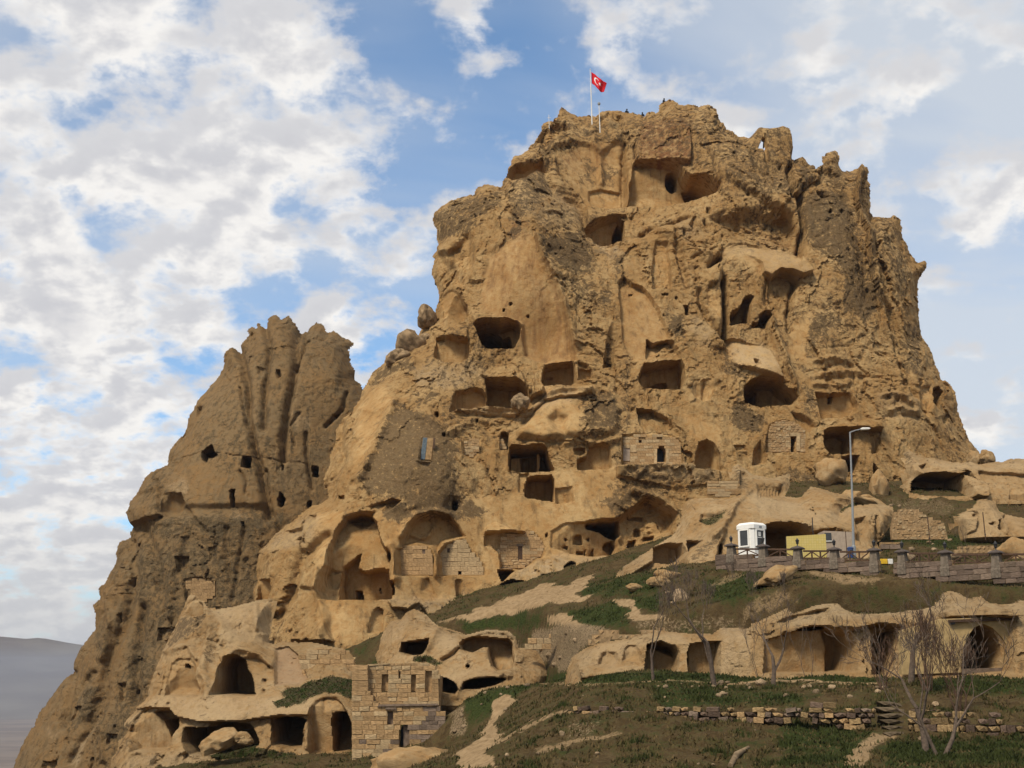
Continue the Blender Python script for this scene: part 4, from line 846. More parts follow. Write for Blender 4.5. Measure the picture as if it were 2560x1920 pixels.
for pts, w, D in (([(905, 100), (920, 350), (860, 650), (760, 860), (720, 1000), (690, 1180), (600, 1350)], 26, 2.4), ([(980, 550), (965, 750), (930, 960), (930, 1200)], 22, 2.0), ([(1000, 0), (1080, 200), (1100, 420)], 18, 1.2), ([(740, 450), (760, 650), (700, 900)], 14, -1.2), ([(500, 1000), (480, 1150), (430, 1330)], 16, 1.6), ([(640, 1000), (560, 1090), (520, 1180), (430, 1380)], 14, 1.4),
                  ([(680, 1300), (590, 1420), (480, 1620)], 14, 1.3), ([(640, 1290), (700, 1420), (720, 1600)], 12, -1.0), ([(1280, 0), (1190, 300), (1180, 600)], 20, -1.0), ([(1560, 0), (1560, 200), (1580, 330)], 14, 0.9), ([(1690, 0), (1640, 250), (1600, 500)], 12, 0.8)):
    s.crack(Z('F', *pts), w * .6, D * .65)
s.facet(Z('E', (440, 840), (530, 700), (560, 740), (520, 850), (420, 960)), Z('E', (500, 700))[0], 0.2, Z('E', (480, 950))[0], 1.4, 3)
s.facet(Z('E', (50, 1480), (110, 1350), (300, 1290), (280, 1480), (100, 1560)), Z('E', (150, 1340))[0], 0.4, Z('E', (150, 1540))[0], -1.8, 5)
s.facet(Z('E', (100, 1550), (280, 1480), (480, 1420), (980, 1420), (1100, 1500), (1000, 1520), (500, 1480), (200, 1560)), Z('E', (500, 1420))[0], 0.8, Z('E', (500, 1540))[0], 0, 9)
def hole_(z, pts, D, soft=1.6, **k): s.cave(Z(z, *pts), D, soft, **k)
hole_('E', [(850, 1080), (901, 1080), (899, 1152), (848, 1152)], 4); hole_('E', [(1329, 1150), (1373, 1150), (1369, 1216), (1329, 1216)], 4)
hole_('E', [(764, 1318), (798, 1318), (786, 1350), (786, 1427), (764, 1427)], 4); hole_('E', [(1112, 1330), (1137, 1380), (1127, 1426), (1105, 1424), (1097, 1380)], 4); hole_('E', [(1300, 1395), (1327, 1388), (1316, 1442), (1297, 1442)], 4)
hole_('E', [(568, 1052), (600, 1020), (630, 1000), (640, 1040), (668, 1070), (640, 1085), (600, 1082), (592, 1112), (568, 1096)], 3, 2); hole_('E', [(1108, 1115), (1132, 1150), (1124, 1168)], 2); hole_('E', [(840, 1540), (855, 1535), (855, 1560), (842, 1562)], 2, 1.2)
hole_('E', [(310, 1342), (350, 1326), (420, 1330), (431, 1380), (426, 1450), (380, 1502), (310, 1492), (270, 1462), (290, 1390)], 1.7, 2.4, round_=0.35)
hole_('E', [(1080, 480), (1100, 475), (1105, 520), (1085, 535)], 1, 3, flat=False); hole_('E', [(530, 740), (560, 740), (545, 800), (520, 800)], 1, 3, flat=False); hole_('E', [(945, 460), (985, 470), (975, 520), (950, 510)], .7, 4, flat=False); hole_('E', [(1470, 800), (1500, 790), (1500, 815)], .8, 2, flat=False)
hole_('F', [(1262, 355), (1380, 340), (1490, 365), (1492, 470), (1420, 515), (1280, 500)], 0.9, 1.8, name='spire_wall')
hole_('F', [(1225, 200), (1300, 198), (1300, 270), (1230, 300)], .8, 2, flat=False); hole_('F', [(1090, 690), (1170, 690), (1160, 800), (1090, 780)], .9, 2, flat=False)
hole_('F', [(490, 1240), (555, 1240), (530, 1310), (490, 1330)], .9, 2, flat=False); hole_('F', [(300, 1615), (390, 1612), (385, 1690), (300, 1690)], .9, 2, flat=False); hole_('F', [(745, 1425), (805, 1430), (800, 1500), (740, 1490)], .8, 2, flat=False)
hole_('F', [(810, 600), (828, 598), (825, 655), (812, 660)], .8, 2, flat=False); hole_('F', [(898, 345), (912, 345), (908, 410), (898, 410)], .7, 2, flat=False); hole_('F', [(815, 1080), (860, 1075), (860, 1190), (830, 1200)], .8, 3, flat=False)
hole_('F', [(622, 1590), (640, 1585), (642, 1615), (620, 1615)], 1.4, 1.3, flat=False); hole_('F', [(925, 1120), (940, 1122), (936, 1148), (924, 1146)], 1.2, 1.3, flat=False)
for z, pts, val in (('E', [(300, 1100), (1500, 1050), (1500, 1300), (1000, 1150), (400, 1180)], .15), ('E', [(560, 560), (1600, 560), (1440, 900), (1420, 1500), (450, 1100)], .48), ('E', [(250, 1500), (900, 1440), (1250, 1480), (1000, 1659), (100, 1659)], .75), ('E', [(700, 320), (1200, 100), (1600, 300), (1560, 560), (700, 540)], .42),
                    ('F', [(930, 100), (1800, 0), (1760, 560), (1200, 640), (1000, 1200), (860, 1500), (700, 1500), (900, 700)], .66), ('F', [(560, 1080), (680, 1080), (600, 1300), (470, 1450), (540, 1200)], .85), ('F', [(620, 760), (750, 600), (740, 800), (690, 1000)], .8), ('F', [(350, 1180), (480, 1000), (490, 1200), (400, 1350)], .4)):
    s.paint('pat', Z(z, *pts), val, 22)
for z, pts, val in (('E', [(300, 1300), (450, 1240), (450, 1330)], .6), ('E', [(760, 1470), (850, 1480), (850, 1590), (800, 1550)], .7), ('E', [(1180, 800), (1330, 780), (1300, 900), (1200, 900)], .4), ('F', [(480, 1600), (640, 1310), (670, 1300), (560, 1560), (500, 1659)], .8), ('F', [(310, 1400), (400, 1410), (360, 1460)], .5)): s.paint('pale', Z(z, *pts), val, 8)
s.fine(1.1)
SPIRE = s
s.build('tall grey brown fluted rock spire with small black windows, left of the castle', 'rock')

# ------------------------------------------------------------------ cave rocks at the lower left
out = (zz('F', (700, 1900), (758, 1659), (760, 1582), (790, 1560), (812, 1470), (890, 1402), (850, 1370), (882, 1310), (940, 1250), (1000, 1180), (1040, 1060), (1080, 950), (1130, 830), (1200, 680), (1260, 560), (1300, 462), (1350, 453), (1420, 520), (1470, 562), (1600, 545), (1770, 495), (1830, 488), (1882, 488), (1892, 560), (1872, 700), (1862, 782), (1900, 800), (1950, 780), (2100, 790))
       + zz('G', (330, 1060), (500, 1062), (680, 1100), (760, 1118), (800, 1180), (840, 1300), (900, 1480), (900, 1900)))
ctrl = [(350, 1960, 80), (600, 1960, 79), (900, 1960, 77), (330, 1850, 83), (500, 1840, 81), (650, 1850, 80), (850, 1850, 78), (380, 1760, 85.5), (550, 1755, 83), (700, 1750, 82), (880, 1760, 80), (420, 1650, 87.5), (560, 1650, 86), (690, 1660, 86.5), (860, 1660, 85), (480, 1540, 90), (600, 1530, 89), (700, 1560, 90), (860, 1600, 89)]
s = Relief('cave_rock', out, ctrl, 0.075, M_LOW, rim=(2.5, 40), back=6, warp=1.8, seed=41, edge_jag=2.0, big=0.5)
for z, pts in (('F', [(1100, 850), (1900, 780), (1900, 1160), (1000, 1170)]), ('F', [(880, 1250), (2200, 1200), (2200, 1560), (880, 1560)]), ('F', [(1450, 580), (1780, 520), (1880, 800), (1550, 800)])): s.paint('rough', Z(z, *pts), .55, 14)
s.rough(0.95)
s.facet(Z('F', (930, 1250), (1010, 1165), (1460, 1160), (1890, 1150), (2230, 1160), (2230, 1290), (1950, 1290), (1700, 1330), (1440, 1340), (1240, 1300), (1060, 1235)), Z('F', (1450, 1150))[0], -0.2, Z('F', (1450, 1320))[0], -1.1, 3, rough=.4)
s.crack(Z('F', (1440, 560), (1450, 700), (1430, 850), (1400, 1000), (1440, 1140)), 14, -0.7)
s.crack(Z('F', (1150, 850), (1300, 800), (1360, 900)), 8, -0.5); s.crack(Z('F', (1560, 890), (1650, 830), (1800, 860), (1880, 940)), 10, -0.8)
s.scoop(Z('F', (1480, 580), (1760, 520), (1770, 640), (1860, 800), (1700, 800), (1540, 720)), 0.9, 24)
s.scoop(Z('F', (1772, 505), (1880, 497), (1878, 620), (1860, 740), (1800, 690), (1775, 600)), 0.35, 5, .3)
s.cave(Z('F', (1265, 572), (1290, 520), (1350, 478), (1397, 530), (1397, 592), (1290, 607)), 1.4, 1.8)
s.cave(Z('F', (1140, 1160), (1150, 1080), (1180, 940), (1230, 902), (1310, 900), (1350, 950), (1342, 1040), (1372, 1120), (1362, 1165)), 1.5, 2.2, round_=0.4)
s.cave(Z('F', (1268, 960), (1280, 935), (1305, 945), (1300, 968)), 1.5, 1.4, flat=False)
s.cave(Z('F', (1460, 1150), (1480, 1080), (1512, 960), (1560, 890), (1620, 872), (1682, 910), (1702, 980), (1740, 1040), (1762, 1152), (1600, 1157)), 4.5, 2.0, tilt=-0.6)
s.facet(Z('F', (1680, 900), (1760, 890), (1880, 960), (1890, 1140), (1770, 1150), (1740, 1040)), Z('F', (1800, 900))[0], 0.5, Z('F', (1800, 1150))[0], 0.0, 4)
for x, y, r in ((1820, 1060, 18), (1850, 960, 14), (1820, 1130, 16), (1090, 1020, 12)): s.scoop(Z('F', *[(x + r * math.cos(a), y + r * 1.3 * math.sin(a)) for a in np.arange(0, 6.28, .8)]), .5, 5)
s.cave(Z('F', (895, 1545), (890, 1450), (920, 1332), (980, 1270), (1060, 1240), (1180, 1246), (1227, 1300), (1227, 1370), (1182, 1430), (1177, 1505), (1100, 1545)), 2.6, 2.0, tilt=0.3)
s.cave(Z('F', (1060, 1275), (1180, 1262), (1222, 1300), (1222, 1322), (1100, 1328)), 1.2, 3, flat=False)
s.cave(Z('F', (1104, 1332), (1222, 1322), (1222, 1380), (1182, 1430), (1177, 1505), (1112, 1505)), 2.6, 1.5)
s.cave(Z('F', (1268, 1382), (1440, 1382), (1480, 1350), (1600, 1345), (1722, 1360), (1762, 1420), (1784, 1500), (1500, 1570), (1300, 1570), (1265, 1480)), 5, 2)
s.cave(Z('F', (1880, 1322), (1960, 1305), (2050, 1310), (2122, 1330), (2094, 1370), (2084, 1515), (1960, 1515), (1880, 1495)), 6, 1.8)
s.cave(Z('S', (1200, 1410), (1200, 800), (1260, 620), (1360, 500), (1500, 448), (1640, 460), (1760, 540), (1850, 680), (1912, 880), (1922, 1100), (1902, 1395), (1500, 1425)), 1.9, 1.5, tilt=-0.2)
s.cave(Z('S', (1540, 1395), (1540, 900), (1580, 740), (1680, 690), (1800, 700), (1872, 750), (1904, 900), (1900, 1390)), 6, 1.5)
s.crack(Z('S', (1160, 1300), (1160, 800), (1230, 590), (1340, 460), (1500, 405), (1660, 415), (1790, 510), (1900, 680), (1965, 880), (1975, 1200)), 6, -0.35)
panel = Z('G', (240, 1112), (330, 1098), (392, 1150), (442, 1270), (462, 1312), (400, 1352), (240, 1364))
s.cave(panel, 0.7, 1.8, flat=False); s.paint('mauve', panel, .55, 5, .8)
s.paint('grass', Z('G', (240, 1410), (340, 1355), (470, 1325), (830, 1300), (830, 1480), (660, 1440), (480, 1470), (330, 1500)), .8, 12, 3.0)
s.paint('grass', Z('S', (560, 560), (700, 470), (800, 420), (1000, 400), (930, 560), (860, 600), (700, 620)), .8, 6)
s.paint('grass', Z('F', (1440, 1560), (1700, 1510), (2000, 1540), (2260, 1590), (2260, 1640), (1900, 1600), (1500, 1600)), .9, 8)
for z, pts, val in (('F', [(1180, 700), (1260, 600), (1420, 600), (1400, 700), (1260, 780), (1150, 830)], .75), ('F', [(860, 1370), (940, 1250), (1040, 1170), (1010, 1250), (900, 1400)], .7), ('F', [(1400, 820), (1480, 820), (1480, 960), (1420, 940)], .6), ('F', [(800, 1480), (890, 1420), (900, 1500), (830, 1600)], .5)): s.paint('pat', Z(z, *pts), val, 10)
for z, pts, val in (('F', [(1480, 560), (1770, 500), (1870, 780), (1560, 800)], .55), ('F', [(1000, 1190), (1450, 1160), (2212, 1180), (2200, 1280), (1450, 1330), (1060, 1230)], .6), ('F', [(880, 1560), (1800, 1540), (2212, 1640), (2212, 1800), (850, 1800)], .6)): s.paint('pale', Z(z, *pts), val, 12)
s.fine(0.8)
CAVEROCK = s
s.build('pale two storey cave rock with arched openings below the spire', 'rock')

# ------------------------------------------------------------------ bulbous rock with black caves in the middle
out = zz('G', (930, 1160), (958, 1110), (968, 1050), (1000, 970), (1040, 912), (1110, 902), (1165, 842), (1200, 832), (1235, 838), (1300, 880), (1350, 930), (1380, 952), (1450, 965), (1520, 985), (1560, 1005), (1700, 978), (1850, 982), (1905, 1028), (1925, 1100), (1990, 1108), (2080, 1130), (2150, 1190), (2180, 1300), (2050, 1440), (1830, 1520), (1640, 1560), (1500, 1580), (1360, 1560), (1100, 1400), (960, 1300))
ctrl = [(960, 1640, 84), (1050, 1600, 82), (1050, 1540, 85), (1000, 1700, 80), (1150, 1620, 80.5), (1150, 1700, 78), (1120, 1740, 77), (1250, 1590, 81), (1300, 1640, 80), (1300, 1690, 77.5), (1360, 1660, 80)]
s = Relief('bulbous_rock', out, ctrl, 0.07, M_LOW, rim=(2.2, 36), back=5, warp=1.8, seed=61, edge_jag=1.6, big=0.5)
s.paint('rough', Z('G', (950, 950), (2100, 1100), (1500, 1400), (1000, 1200)), .55, 14)
s.rough(0.95)
s.scoop(Z('G', (1540, 1060), (1600, 1015), (1720, 990), (1850, 1000), (1898, 1050), (1905, 1220), (1860, 1260), (1760, 1250), (1700, 1150), (1540, 1120)), 0.9, 8)
s.cave(Z('G', (1108, 1132), (1118, 1072), (1180, 1060), (1302, 1044), (1292, 1090), (1262, 1142), (1180, 1147)), 5, 2)
s.cave(Z('G', (1518, 1082), (1540, 1050), (1600, 1032), (1700, 1030), (1850, 1040), (1882, 1080), (1892, 1200), (1872, 1242), (1780, 1257), (1742, 1222), (1722, 1150), (1717, 1094), (1680, 1094), (1600, 1132), (1530, 1112)), 3.3, 2)
s.cave(Z('G', (1376, 1298), (1430, 1320), (1492, 1360), (1507, 1395), (1480, 1427), (1400, 1412), (1366, 1392)), 5, 2)
s.cave(Z('G', (1533, 1392), (1550, 1350), (1620, 1320), (1750, 1308), (1836, 1320), (1760, 1357), (1640, 1387)), 5, 2)
s.cave(Z('G', *[(1575 + 13 * math.cos(a), 1235 + 13 * math.sin(a)) for a in np.arange(0, 6.28, .8)]), 1, 1.3, flat=False)
s.crack(Z('G', (1400, 1190), (1470, 1150), (1510, 1110), (1560, 1130)), 6, 0.8); s.crack(Z('G', (1380, 960), (1330, 1030), (1280, 1120), (1260, 1160)), 12, -0.6); s.crack(Z('G', (1175, 840), (1180, 900), (1210, 940)), 7, 0.7)
s.crack(Z('G', (1500, 1430), (1530, 1340), (1640, 1290), (1850, 1290)), 12, -0.7)
for pts, val in (([(960, 1050), (1040, 920), (1180, 900), (1100, 1050)], .5), ([(1400, 980), (1530, 990), (1480, 1120), (1340, 1100)], .6), ([(1520, 1010), (1700, 980), (1880, 1000), (1900, 1080), (1840, 1030), (1600, 1025)], .9), ([(1380, 1280), (1900, 1270), (1500, 1420)], .5)): s.paint('pale', Z('G', *pts), val, 10)
for pts in ([(1380, 950), (1540, 990), (1560, 1005), (1480, 1000)], [(1200, 1140), (1340, 1150), (1420, 1220), (1200, 1200)]): s.paint('grass', Z('G', *pts), .7, 8)
for pts, val in (([(1560, 1160), (1640, 1140), (1640, 1260), (1560, 1280)], .5), ([(1920, 1110), (2100, 1160), (2000, 1280), (1920, 1250)], .4)): s.paint('pat', Z('G', *pts), val, 12)
s.fine(0.7)
s.build('pale bulbous rock with black cave mouths beside the ruined stone house', 'rock')

# ------------------------------------------------------------------ cave face above the terrace
out = (zz('H', (560, 1500), (600, 1260), (640, 1172), (740, 1092), (860, 1062), (1000, 1040), (1100, 1012), (1230, 990), (1400, 1000), (1600, 1000), (1660, 962), (1800, 958), (1850, 968), (1900, 932), (2000, 880), (2120, 815))
       + zz('I', (620, 860), (700, 828), (850, 800), (905, 792), (960, 820), (990, 842), (1100, 852), (1300, 860), (1450, 850), (1540, 830), (1600, 792), (1640, 720), (1690, 705), (1750, 722), (1830, 760), (1900, 742), (1960, 790), (2080, 800), (2160, 772), (2300, 780), (2500, 760)) + zz('P', (2680, 1760), (1400, 1760)))
ctrl = [(1430, 1700, 65), (1440, 1650, 66), (1550, 1700, 64), (1550, 1610, 65), (1700, 1700, 63), (1700, 1590, 64), (1850, 1700, 62), (1850, 1580, 63), (2000, 1700, 61), (2000, 1540, 62.5), (2150, 1700, 60), (2150, 1540, 61.5), (2300, 1700, 58.5), (2300, 1530, 60), (2500, 1700, 57), (2500, 1520, 58.5), (2680, 1700, 55), (2680, 1500, 57)]
s = Relief('terrace_cave_rock', out, ctrl, 0.055, M_LOW, rim=(1.6, 30), back=3, warp=1.8, seed=81, edge_jag=2.2, big=0.35)
s.paint('rough', Z('P', (1480, 1600), (2600, 1560), (2600, 1720), (1480, 1720)), .55, 14)
s.rough(0.95)
s.scoop(Z('H', (800, 1240), (830, 1150), (870, 1105), (940, 1130), (965, 1200), (900, 1240)), .4, 10); s.cave(Z('H', (985, 1190), (1000, 1110), (1035, 1080), (1080, 1090), (1112, 1150), (1114, 1210)), .5, 3, flat=False, round_=.4)
s.facet(Z('H', (640, 1180), (780, 1220), (1130, 1240), (1140, 1290), (900, 1290), (700, 1320)), Z('H', (900, 1200))[0], 0, Z('H', (900, 1280))[0], -.9, 4)
s.cave(Z('H', (1140, 1280), (1150, 1150), (1160, 1080), (1250, 1060), (1340, 1100), (1372, 1140), (1372, 1230), (1342, 1300), (1200, 1312)), 2.0, 2.0, tilt=-.3)
s.cave(Z('H', (1180, 1085), (1340, 1100), (1372, 1140), (1372, 1160), (1260, 1110)), 1.2, 6, flat=False)
s.cave(Z('H', (1440, 1292), (1440, 1150), (1460, 1080), (1560, 1060), (1662, 1060), (1657, 1302)), 1.6, 2.0); s.cave(Z('H', (1440, 1290), (1440, 1150), (1462, 1125), (1462, 1275)), 3, 1.5)
s.cave(Z('I', (415, 1275), (430, 1050), (600, 1000), (750, 958), (870, 950), (920, 980), (1012, 1010), (1052, 1080), (1062, 1150), (1042, 1262), (900, 1277)), 1.9, 2.5, tilt=.5)
s.facet(Z('I', (380, 985), (600, 885), (880, 830), (900, 950), (750, 950), (500, 1000)), Z('I', (640, 870))[0], .9, Z('I', (640, 980))[0], 0, 5)
s.cave(Z('I', (650, 975), (780, 945), (880, 950), (870, 965), (700, 980)), 1.2, 1.8, flat=False)
s.cave(Z('I', (870, 980), (960, 980), (1015, 1015), (1050, 1080), (1040, 1260), (950, 1265), (930, 1100)), .9, 8, flat=False)
s.cave(Z('I', (1175, 1280), (1172, 1120), (1155, 965), (1250, 938), (1342, 968), (1335, 1100), (1315, 1295)), 2.0, 2.5); s.cave(Z('I', (1205, 1130), (1215, 1040), (1260, 1000), (1310, 1010), (1305, 1130)), .8, 4, flat=False)
s.cave(Z('I', (1305, 1290), (1310, 1000), (1357, 985), (1357, 1262), (1330, 1300)), 5, 1.5)
s.facet(Z('I', (900, 840), (1330, 850), (1360, 960), (1200, 940), (1010, 980), (920, 960)), Z('I', (1100, 840))[0], 0, Z('I', (1100, 960))[0], -.9, 4)
fac = Z('I', (1360, 1295), (1360, 980), (1640, 905), (2142, 890), (2152, 1265), (1780, 1300))
s.cave(fac, 0.3, 2.5, rough=0.05, name='facade')
s.facet(Z('I', (1630, 860), (1800, 820), (1980, 800), (2100, 830), (2142, 890), (1650, 900)), Z('I', (1880, 800))[0], -.2, Z('I', (1880, 895))[0], -.9, 3)
s.cave(Z('I', (1775, 1262), (1790, 1140), (1820, 1030), (1870, 962), (1930, 938), (2000, 970), (2070, 1050), (2112, 1130), (2137, 1225), (2100, 1262)), 3.2, 1.2, name='gate_arch')
for pts, val in (([(600, 880), (900, 795), (1000, 850), (1400, 860), (1640, 720), (1900, 780), (1640, 880), (1000, 900), (650, 930)], .8), ([(2080, 800), (2300, 780), (2300, 1000), (2160, 1000)], .6), ([(110, 950), (330, 950), (330, 1260), (100, 1270)], .7)): s.paint('pale', Z('I', *pts), val, 12)
s.paint('pale', Z('H', (640, 1180), (860, 1070), (1400, 1010), (1420, 1090), (1150, 1060), (900, 1240)), .6, 10)
s.paint('grass', Z('I', (960, 800), (1300, 820), (1450, 830), (1400, 880), (1000, 860)), .7, 8)
s.fine(0.6)
TERR = s
s.build('long tan cave face with shallow alcoves behind the terrace trees', 'rock')

# ------------------------------------------------------------------ rock behind the ticket booth
out = (zz('H', (880, 700), (930, 620), (960, 560), (1080, 480), (1205, 400), (1330, 325), (1375, 230), (1395, 120), (1440, 75), (1560, 70), (1700, 72), (1780, 60)) + zz('D', (175, 1380), (195, 1290), (230, 1268), (270, 1290), (345, 1340), (470, 1362), (575, 1335), (604, 1335), (600, 1430), (570, 1490), (650, 1505), (740, 1425), (820, 1440), (950, 1478), (985, 1490), (1050, 1520))
       + zz('I', (930, 185), (980, 135), (1060, 115), (1180, 108), (1320, 128), (1310, 200), (1250, 340), (1200, 380), (1250, 460), (1260, 620)) + zz('P', (2200, 1480), (1600, 1500)))
ctrl = [(1560, 1460, 88), (1600, 1400, 89), (1680, 1350, 91), (1700, 1270, 94), (1780, 1250, 93), (1740, 1420, 86), (1780, 1330, 89), (1900, 1290, 90), (1900, 1400, 86.5), (1950, 1200, 97), (2050, 1290, 90), (2100, 1400, 86), (2200, 1290, 91), (2200, 1400, 86.5), (1860, 1220, 95), (2000, 1240, 95)]
s = Relief('street_rock', out, ctrl, 0.08, M_LOW, rim=(2.0, 30), back=5, warp=1.8, seed=101, edge_jag=1.6, big=0.5)
s.paint('rough', Z('P', (1600, 1230), (2250, 1230), (2250, 1450), (1600, 1450)), .55, 14)
s.rough(0.95)
s.cave(Z('O', (900, 720), (905, 290), (1000, 262), (1100, 255), (1300, 265), (1430, 300), (1550, 385), (1700, 365), (1840, 345), (1860, 720)), 6, 2)
s.cave(Z('O', (1850, 720), (1850, 352), (2030, 372), (2110, 420), (2110, 720)), 0.8, 2.5, flat=True)
s.crack(Z('O', (1050, 240), (1300, 235), (1500, 290), (1700, 330), (1950, 340), (2100, 400)), 12, -0.9)
s.cave(Z('H', (1195, 420), (1290, 382), (1395, 388), (1422, 440), (1400, 490), (1300, 522), (1205, 505)), 3, 2.2); s.cave(Z('H', (1432, 368), (1525, 365), (1500, 400), (1440, 442)), 2, 2)
s.facet(Z('H', (960, 570), (1100, 480), (1210, 400), (1360, 340), (1560, 340), (1400, 380), (1290, 380), (1200, 415), (1190, 510), (1000, 640)), Z('H', (1200, 360))[0], 0, Z('H', (1200, 520))[0], -1.0, 4)
s.facet(Z('H', (1390, 490), (1500, 380), (1620, 260), (1700, 280), (1640, 420), (1610, 560), (1680, 660), (1450, 640)), Z('H', (1600, 280))[0], -.4, Z('H', (1500, 640))[0], -2.2, 5)
s.crack(Z('H', (1840, 0), (1760, 100), (1700, 220), (1600, 330)), 12, -1.0)
s.cave(Z('H', (1525, 235), (1540, 185), (1650, 175), (1722, 148), (1712, 205), (1600, 235)), .7, 7, flat=False)
s.scoop(Z('H', (1440, 90), (1560, 90), (1640, 130), (1500, 170)), .8, 10)
s.cave(Z('D', (20, 1480), (20, 1385), (240, 1385), (245, 1480), (130, 1500)), 0.5, 2.2, name='booth_wall'); s.cave(Z('D', (45, 1362), (140, 1345), (195, 1382), (60, 1384)), 2.5, 2)
s.scoop(Z('D', (250, 1300), (310, 1330), (360, 1420), (300, 1470), (240, 1440)), 1.2, 10)
s.scoop(Z('D', (360, 1400), (560, 1400), (580, 1500), (400, 1510)), .9, 12)
for k in range(9): s.crack(Z('D', (385 + 20 * k, 1440), (383 + 20 * k, 1500)), 3, .35)
s.crack(Z('D', (660, 1500), (760, 1470), (900, 1510), (985, 1495)), 10, -.6)
s.scoop(Z('I', (1040, 210), (1120, 190), (1160, 260), (1110, 330), (1050, 290)), .9, 10); s.crack(Z('I', (1200, 190), (1200, 360)), 4, .6)
s.cave(Z('O', (310, 670), (320, 560), (345, 530), (355, 600), (352, 672)), 2, 1.5)
for z, pts, val in (('H', [(960, 570), (1210, 400), (1560, 340), (1290, 380), (1190, 510)], .6), ('I', [(230, 0), (600, 100), (760, 180), (1000, 130), (1320, 140), (1180, 200), (740, 230), (430, 200)], .6)): s.paint('pale', Z(z, *pts), val, 12)
for z, pts, val in (('H', [(1390, 500), (1520, 380), (1640, 300), (1640, 400), (1480, 560)], .65), ('D', [(200, 1280), (270, 1300), (330, 1400), (260, 1460), (200, 1400)], .7), ('H', [(1720, 150), (1840, 0), (1800, 120), (1700, 260)], .5)): s.paint('pat', Z(z, *pts), val, 10)
s.paint('grass', Z('H', (1500, 240), (1530, 190), (1730, 150), (1700, 220), (1560, 270)), .62, 10); s.paint('grass', Z('H', (930, 540), (1080, 410), (1100, 440), (960, 600)), .8, 8)
s.fine(0.7)
STREETROCK = s
s.build('smooth tan rock with a dark shelter behind the white ticket booth', 'rock')

# ------------------------------------------------------------------ low rocks at the right
out = zz('W', (380, 720), (440, 620), (500, 420), (478, 200), (470, 60), (540, 10), (640, 60), (780, 138), (900, 138), (1100, 185), (1300, 205), (1420, 195), (1560, 232), (1750, 200), (1900, 200), (2000, 152), (2212, 160), (2600, 200), (3000, 300), (3000, 900), (400, 900))
ctrl = [(2250, 1260, 101), (2270, 1160, 104), (2350, 1250, 100), (2350, 1170, 103), (2450, 1250, 99), (2450, 1180, 102), (2560, 1260, 98), (2560, 1170, 102), (2700, 1250, 97), (2700, 1190, 101)]
s = Relief('arched_rock', out, ctrl, 0.08, M_LOW, rim=(2.0, 24), back=5, warp=1.8, seed=121, edge_jag=1.6, big=0.5)
s.paint('rough', Z('W', (500, 150), (2300, 200), (2300, 750), (500, 700)), .55, 10); s.rough(.95)
s.cave(Z('W', (585, 640), (600, 480), (700, 402), (850, 372), (970, 370), (1200, 402), (1300, 380), (1330, 460), (1400, 580), (1422, 680), (1200, 690), (700, 660)), 7, 2.2)
s.cave(Z('W', (1305, 342), (1420, 348), (1535, 482), (1445, 425), (1350, 392)), 3, 1.8)
s.facet(Z('W', (1310, 400), (1350, 390), (1430, 400), (1560, 510), (1660, 570), (1620, 740), (1430, 715), (1400, 570)), Z('W', (1450, 420))[0], -.3, Z('W', (1500, 720))[0], -1.5, 2.5)
s.facet(Z('W', (580, 330), (800, 300), (1000, 330), (1250, 370), (1330, 320), (1400, 340), (1290, 385), (1200, 402), (970, 370), (700, 400)), Z('W', (950, 250))[0], 0, Z('W', (950, 390))[0], -1.0, 3)
s.scoop(Z('W', (690, 250), (800, 200), (850, 280), (800, 300), (720, 290)), .8, 5)
s.facet(Z('W', (1560, 340), (2212, 380), (2700, 400), (2700, 740), (1700, 730), (1640, 560)), Z('W', (2000, 340))[0], .7, Z('W', (2000, 740))[0], 0, 3)
s.cave(Z('W', (2020, 740), (2040, 600), (2212, 580), (2300, 620), (2300, 760)), .5, 2)
for pts, val in (([(760, 140), (1300, 210), (1600, 250), (2212, 170), (2212, 340), (1500, 330), (1300, 300), (850, 260)], .6), ([(480, 60), (640, 70), (760, 240), (560, 560)], .3)): s.paint('pale', Z('W', *pts), val, 10)
s.paint('pat', Z('W', (470, 60), (560, 30), (600, 200), (500, 260)), .7, 8)
s.fine(.7)
s.build('low rock with a wide black cave arch at the right skyline', 'rock')
out = zz('W', (1180, 1020), (1200, 962), (1300, 940), (1420, 880), (1500, 762), (1620, 738), (1790, 760), (1850, 900), (1930, 950), (2050, 985), (2212, 1020), (2500, 1080), (2500, 1400), (1250, 1400), (1230, 1150))
ctrl = [(2400, 1340, 90), (2420, 1280, 91), (2480, 1330, 89), (2480, 1260, 91.5), (2560, 1330, 89), (2560, 1300, 90), (2400, 1290, 90.5), (2600, 1350, 88)]
s = Relief('skull_rock', out, ctrl, 0.075, M_LOW, rim=(1.6, 18), back=3, warp=1.6, seed=131, edge_jag=1.4, big=.4)
s.paint('rough', Z('W', (1200, 760), (2300, 760), (2300, 1290), (1200, 1290)), .55, 8); s.rough(.85)
s.cave(Z('W', (1400, 940), (1500, 930), (1530, 960), (1525, 1030), (1490, 990), (1450, 950)), 3, 1.6)
s.facet(Z('W', (1190, 970), (1400, 940), (1490, 990), (1515, 1060), (1500, 1200), (1280, 1300), (1230, 1150)), Z('W', (1350, 940))[0], -.8, Z('W', (1350, 1280))[0], -.2, 2.5)
s.scoop(Z('W', (1400, 990), (1470, 970), (1490, 1030), (1420, 1030)), .5, 5); s.scoop(Z('W', (1690, 1110), (1780, 1070), (1830, 1110), (1780, 1140)), .8, 6); s.cave(Z('W', (1850, 1190), (1850, 1050), (1900, 1020), (1930, 1190)), 1.2, 2); s.crack(Z('W', (1960, 1000), (2030, 1110), (2050, 1180)), 6, .6)
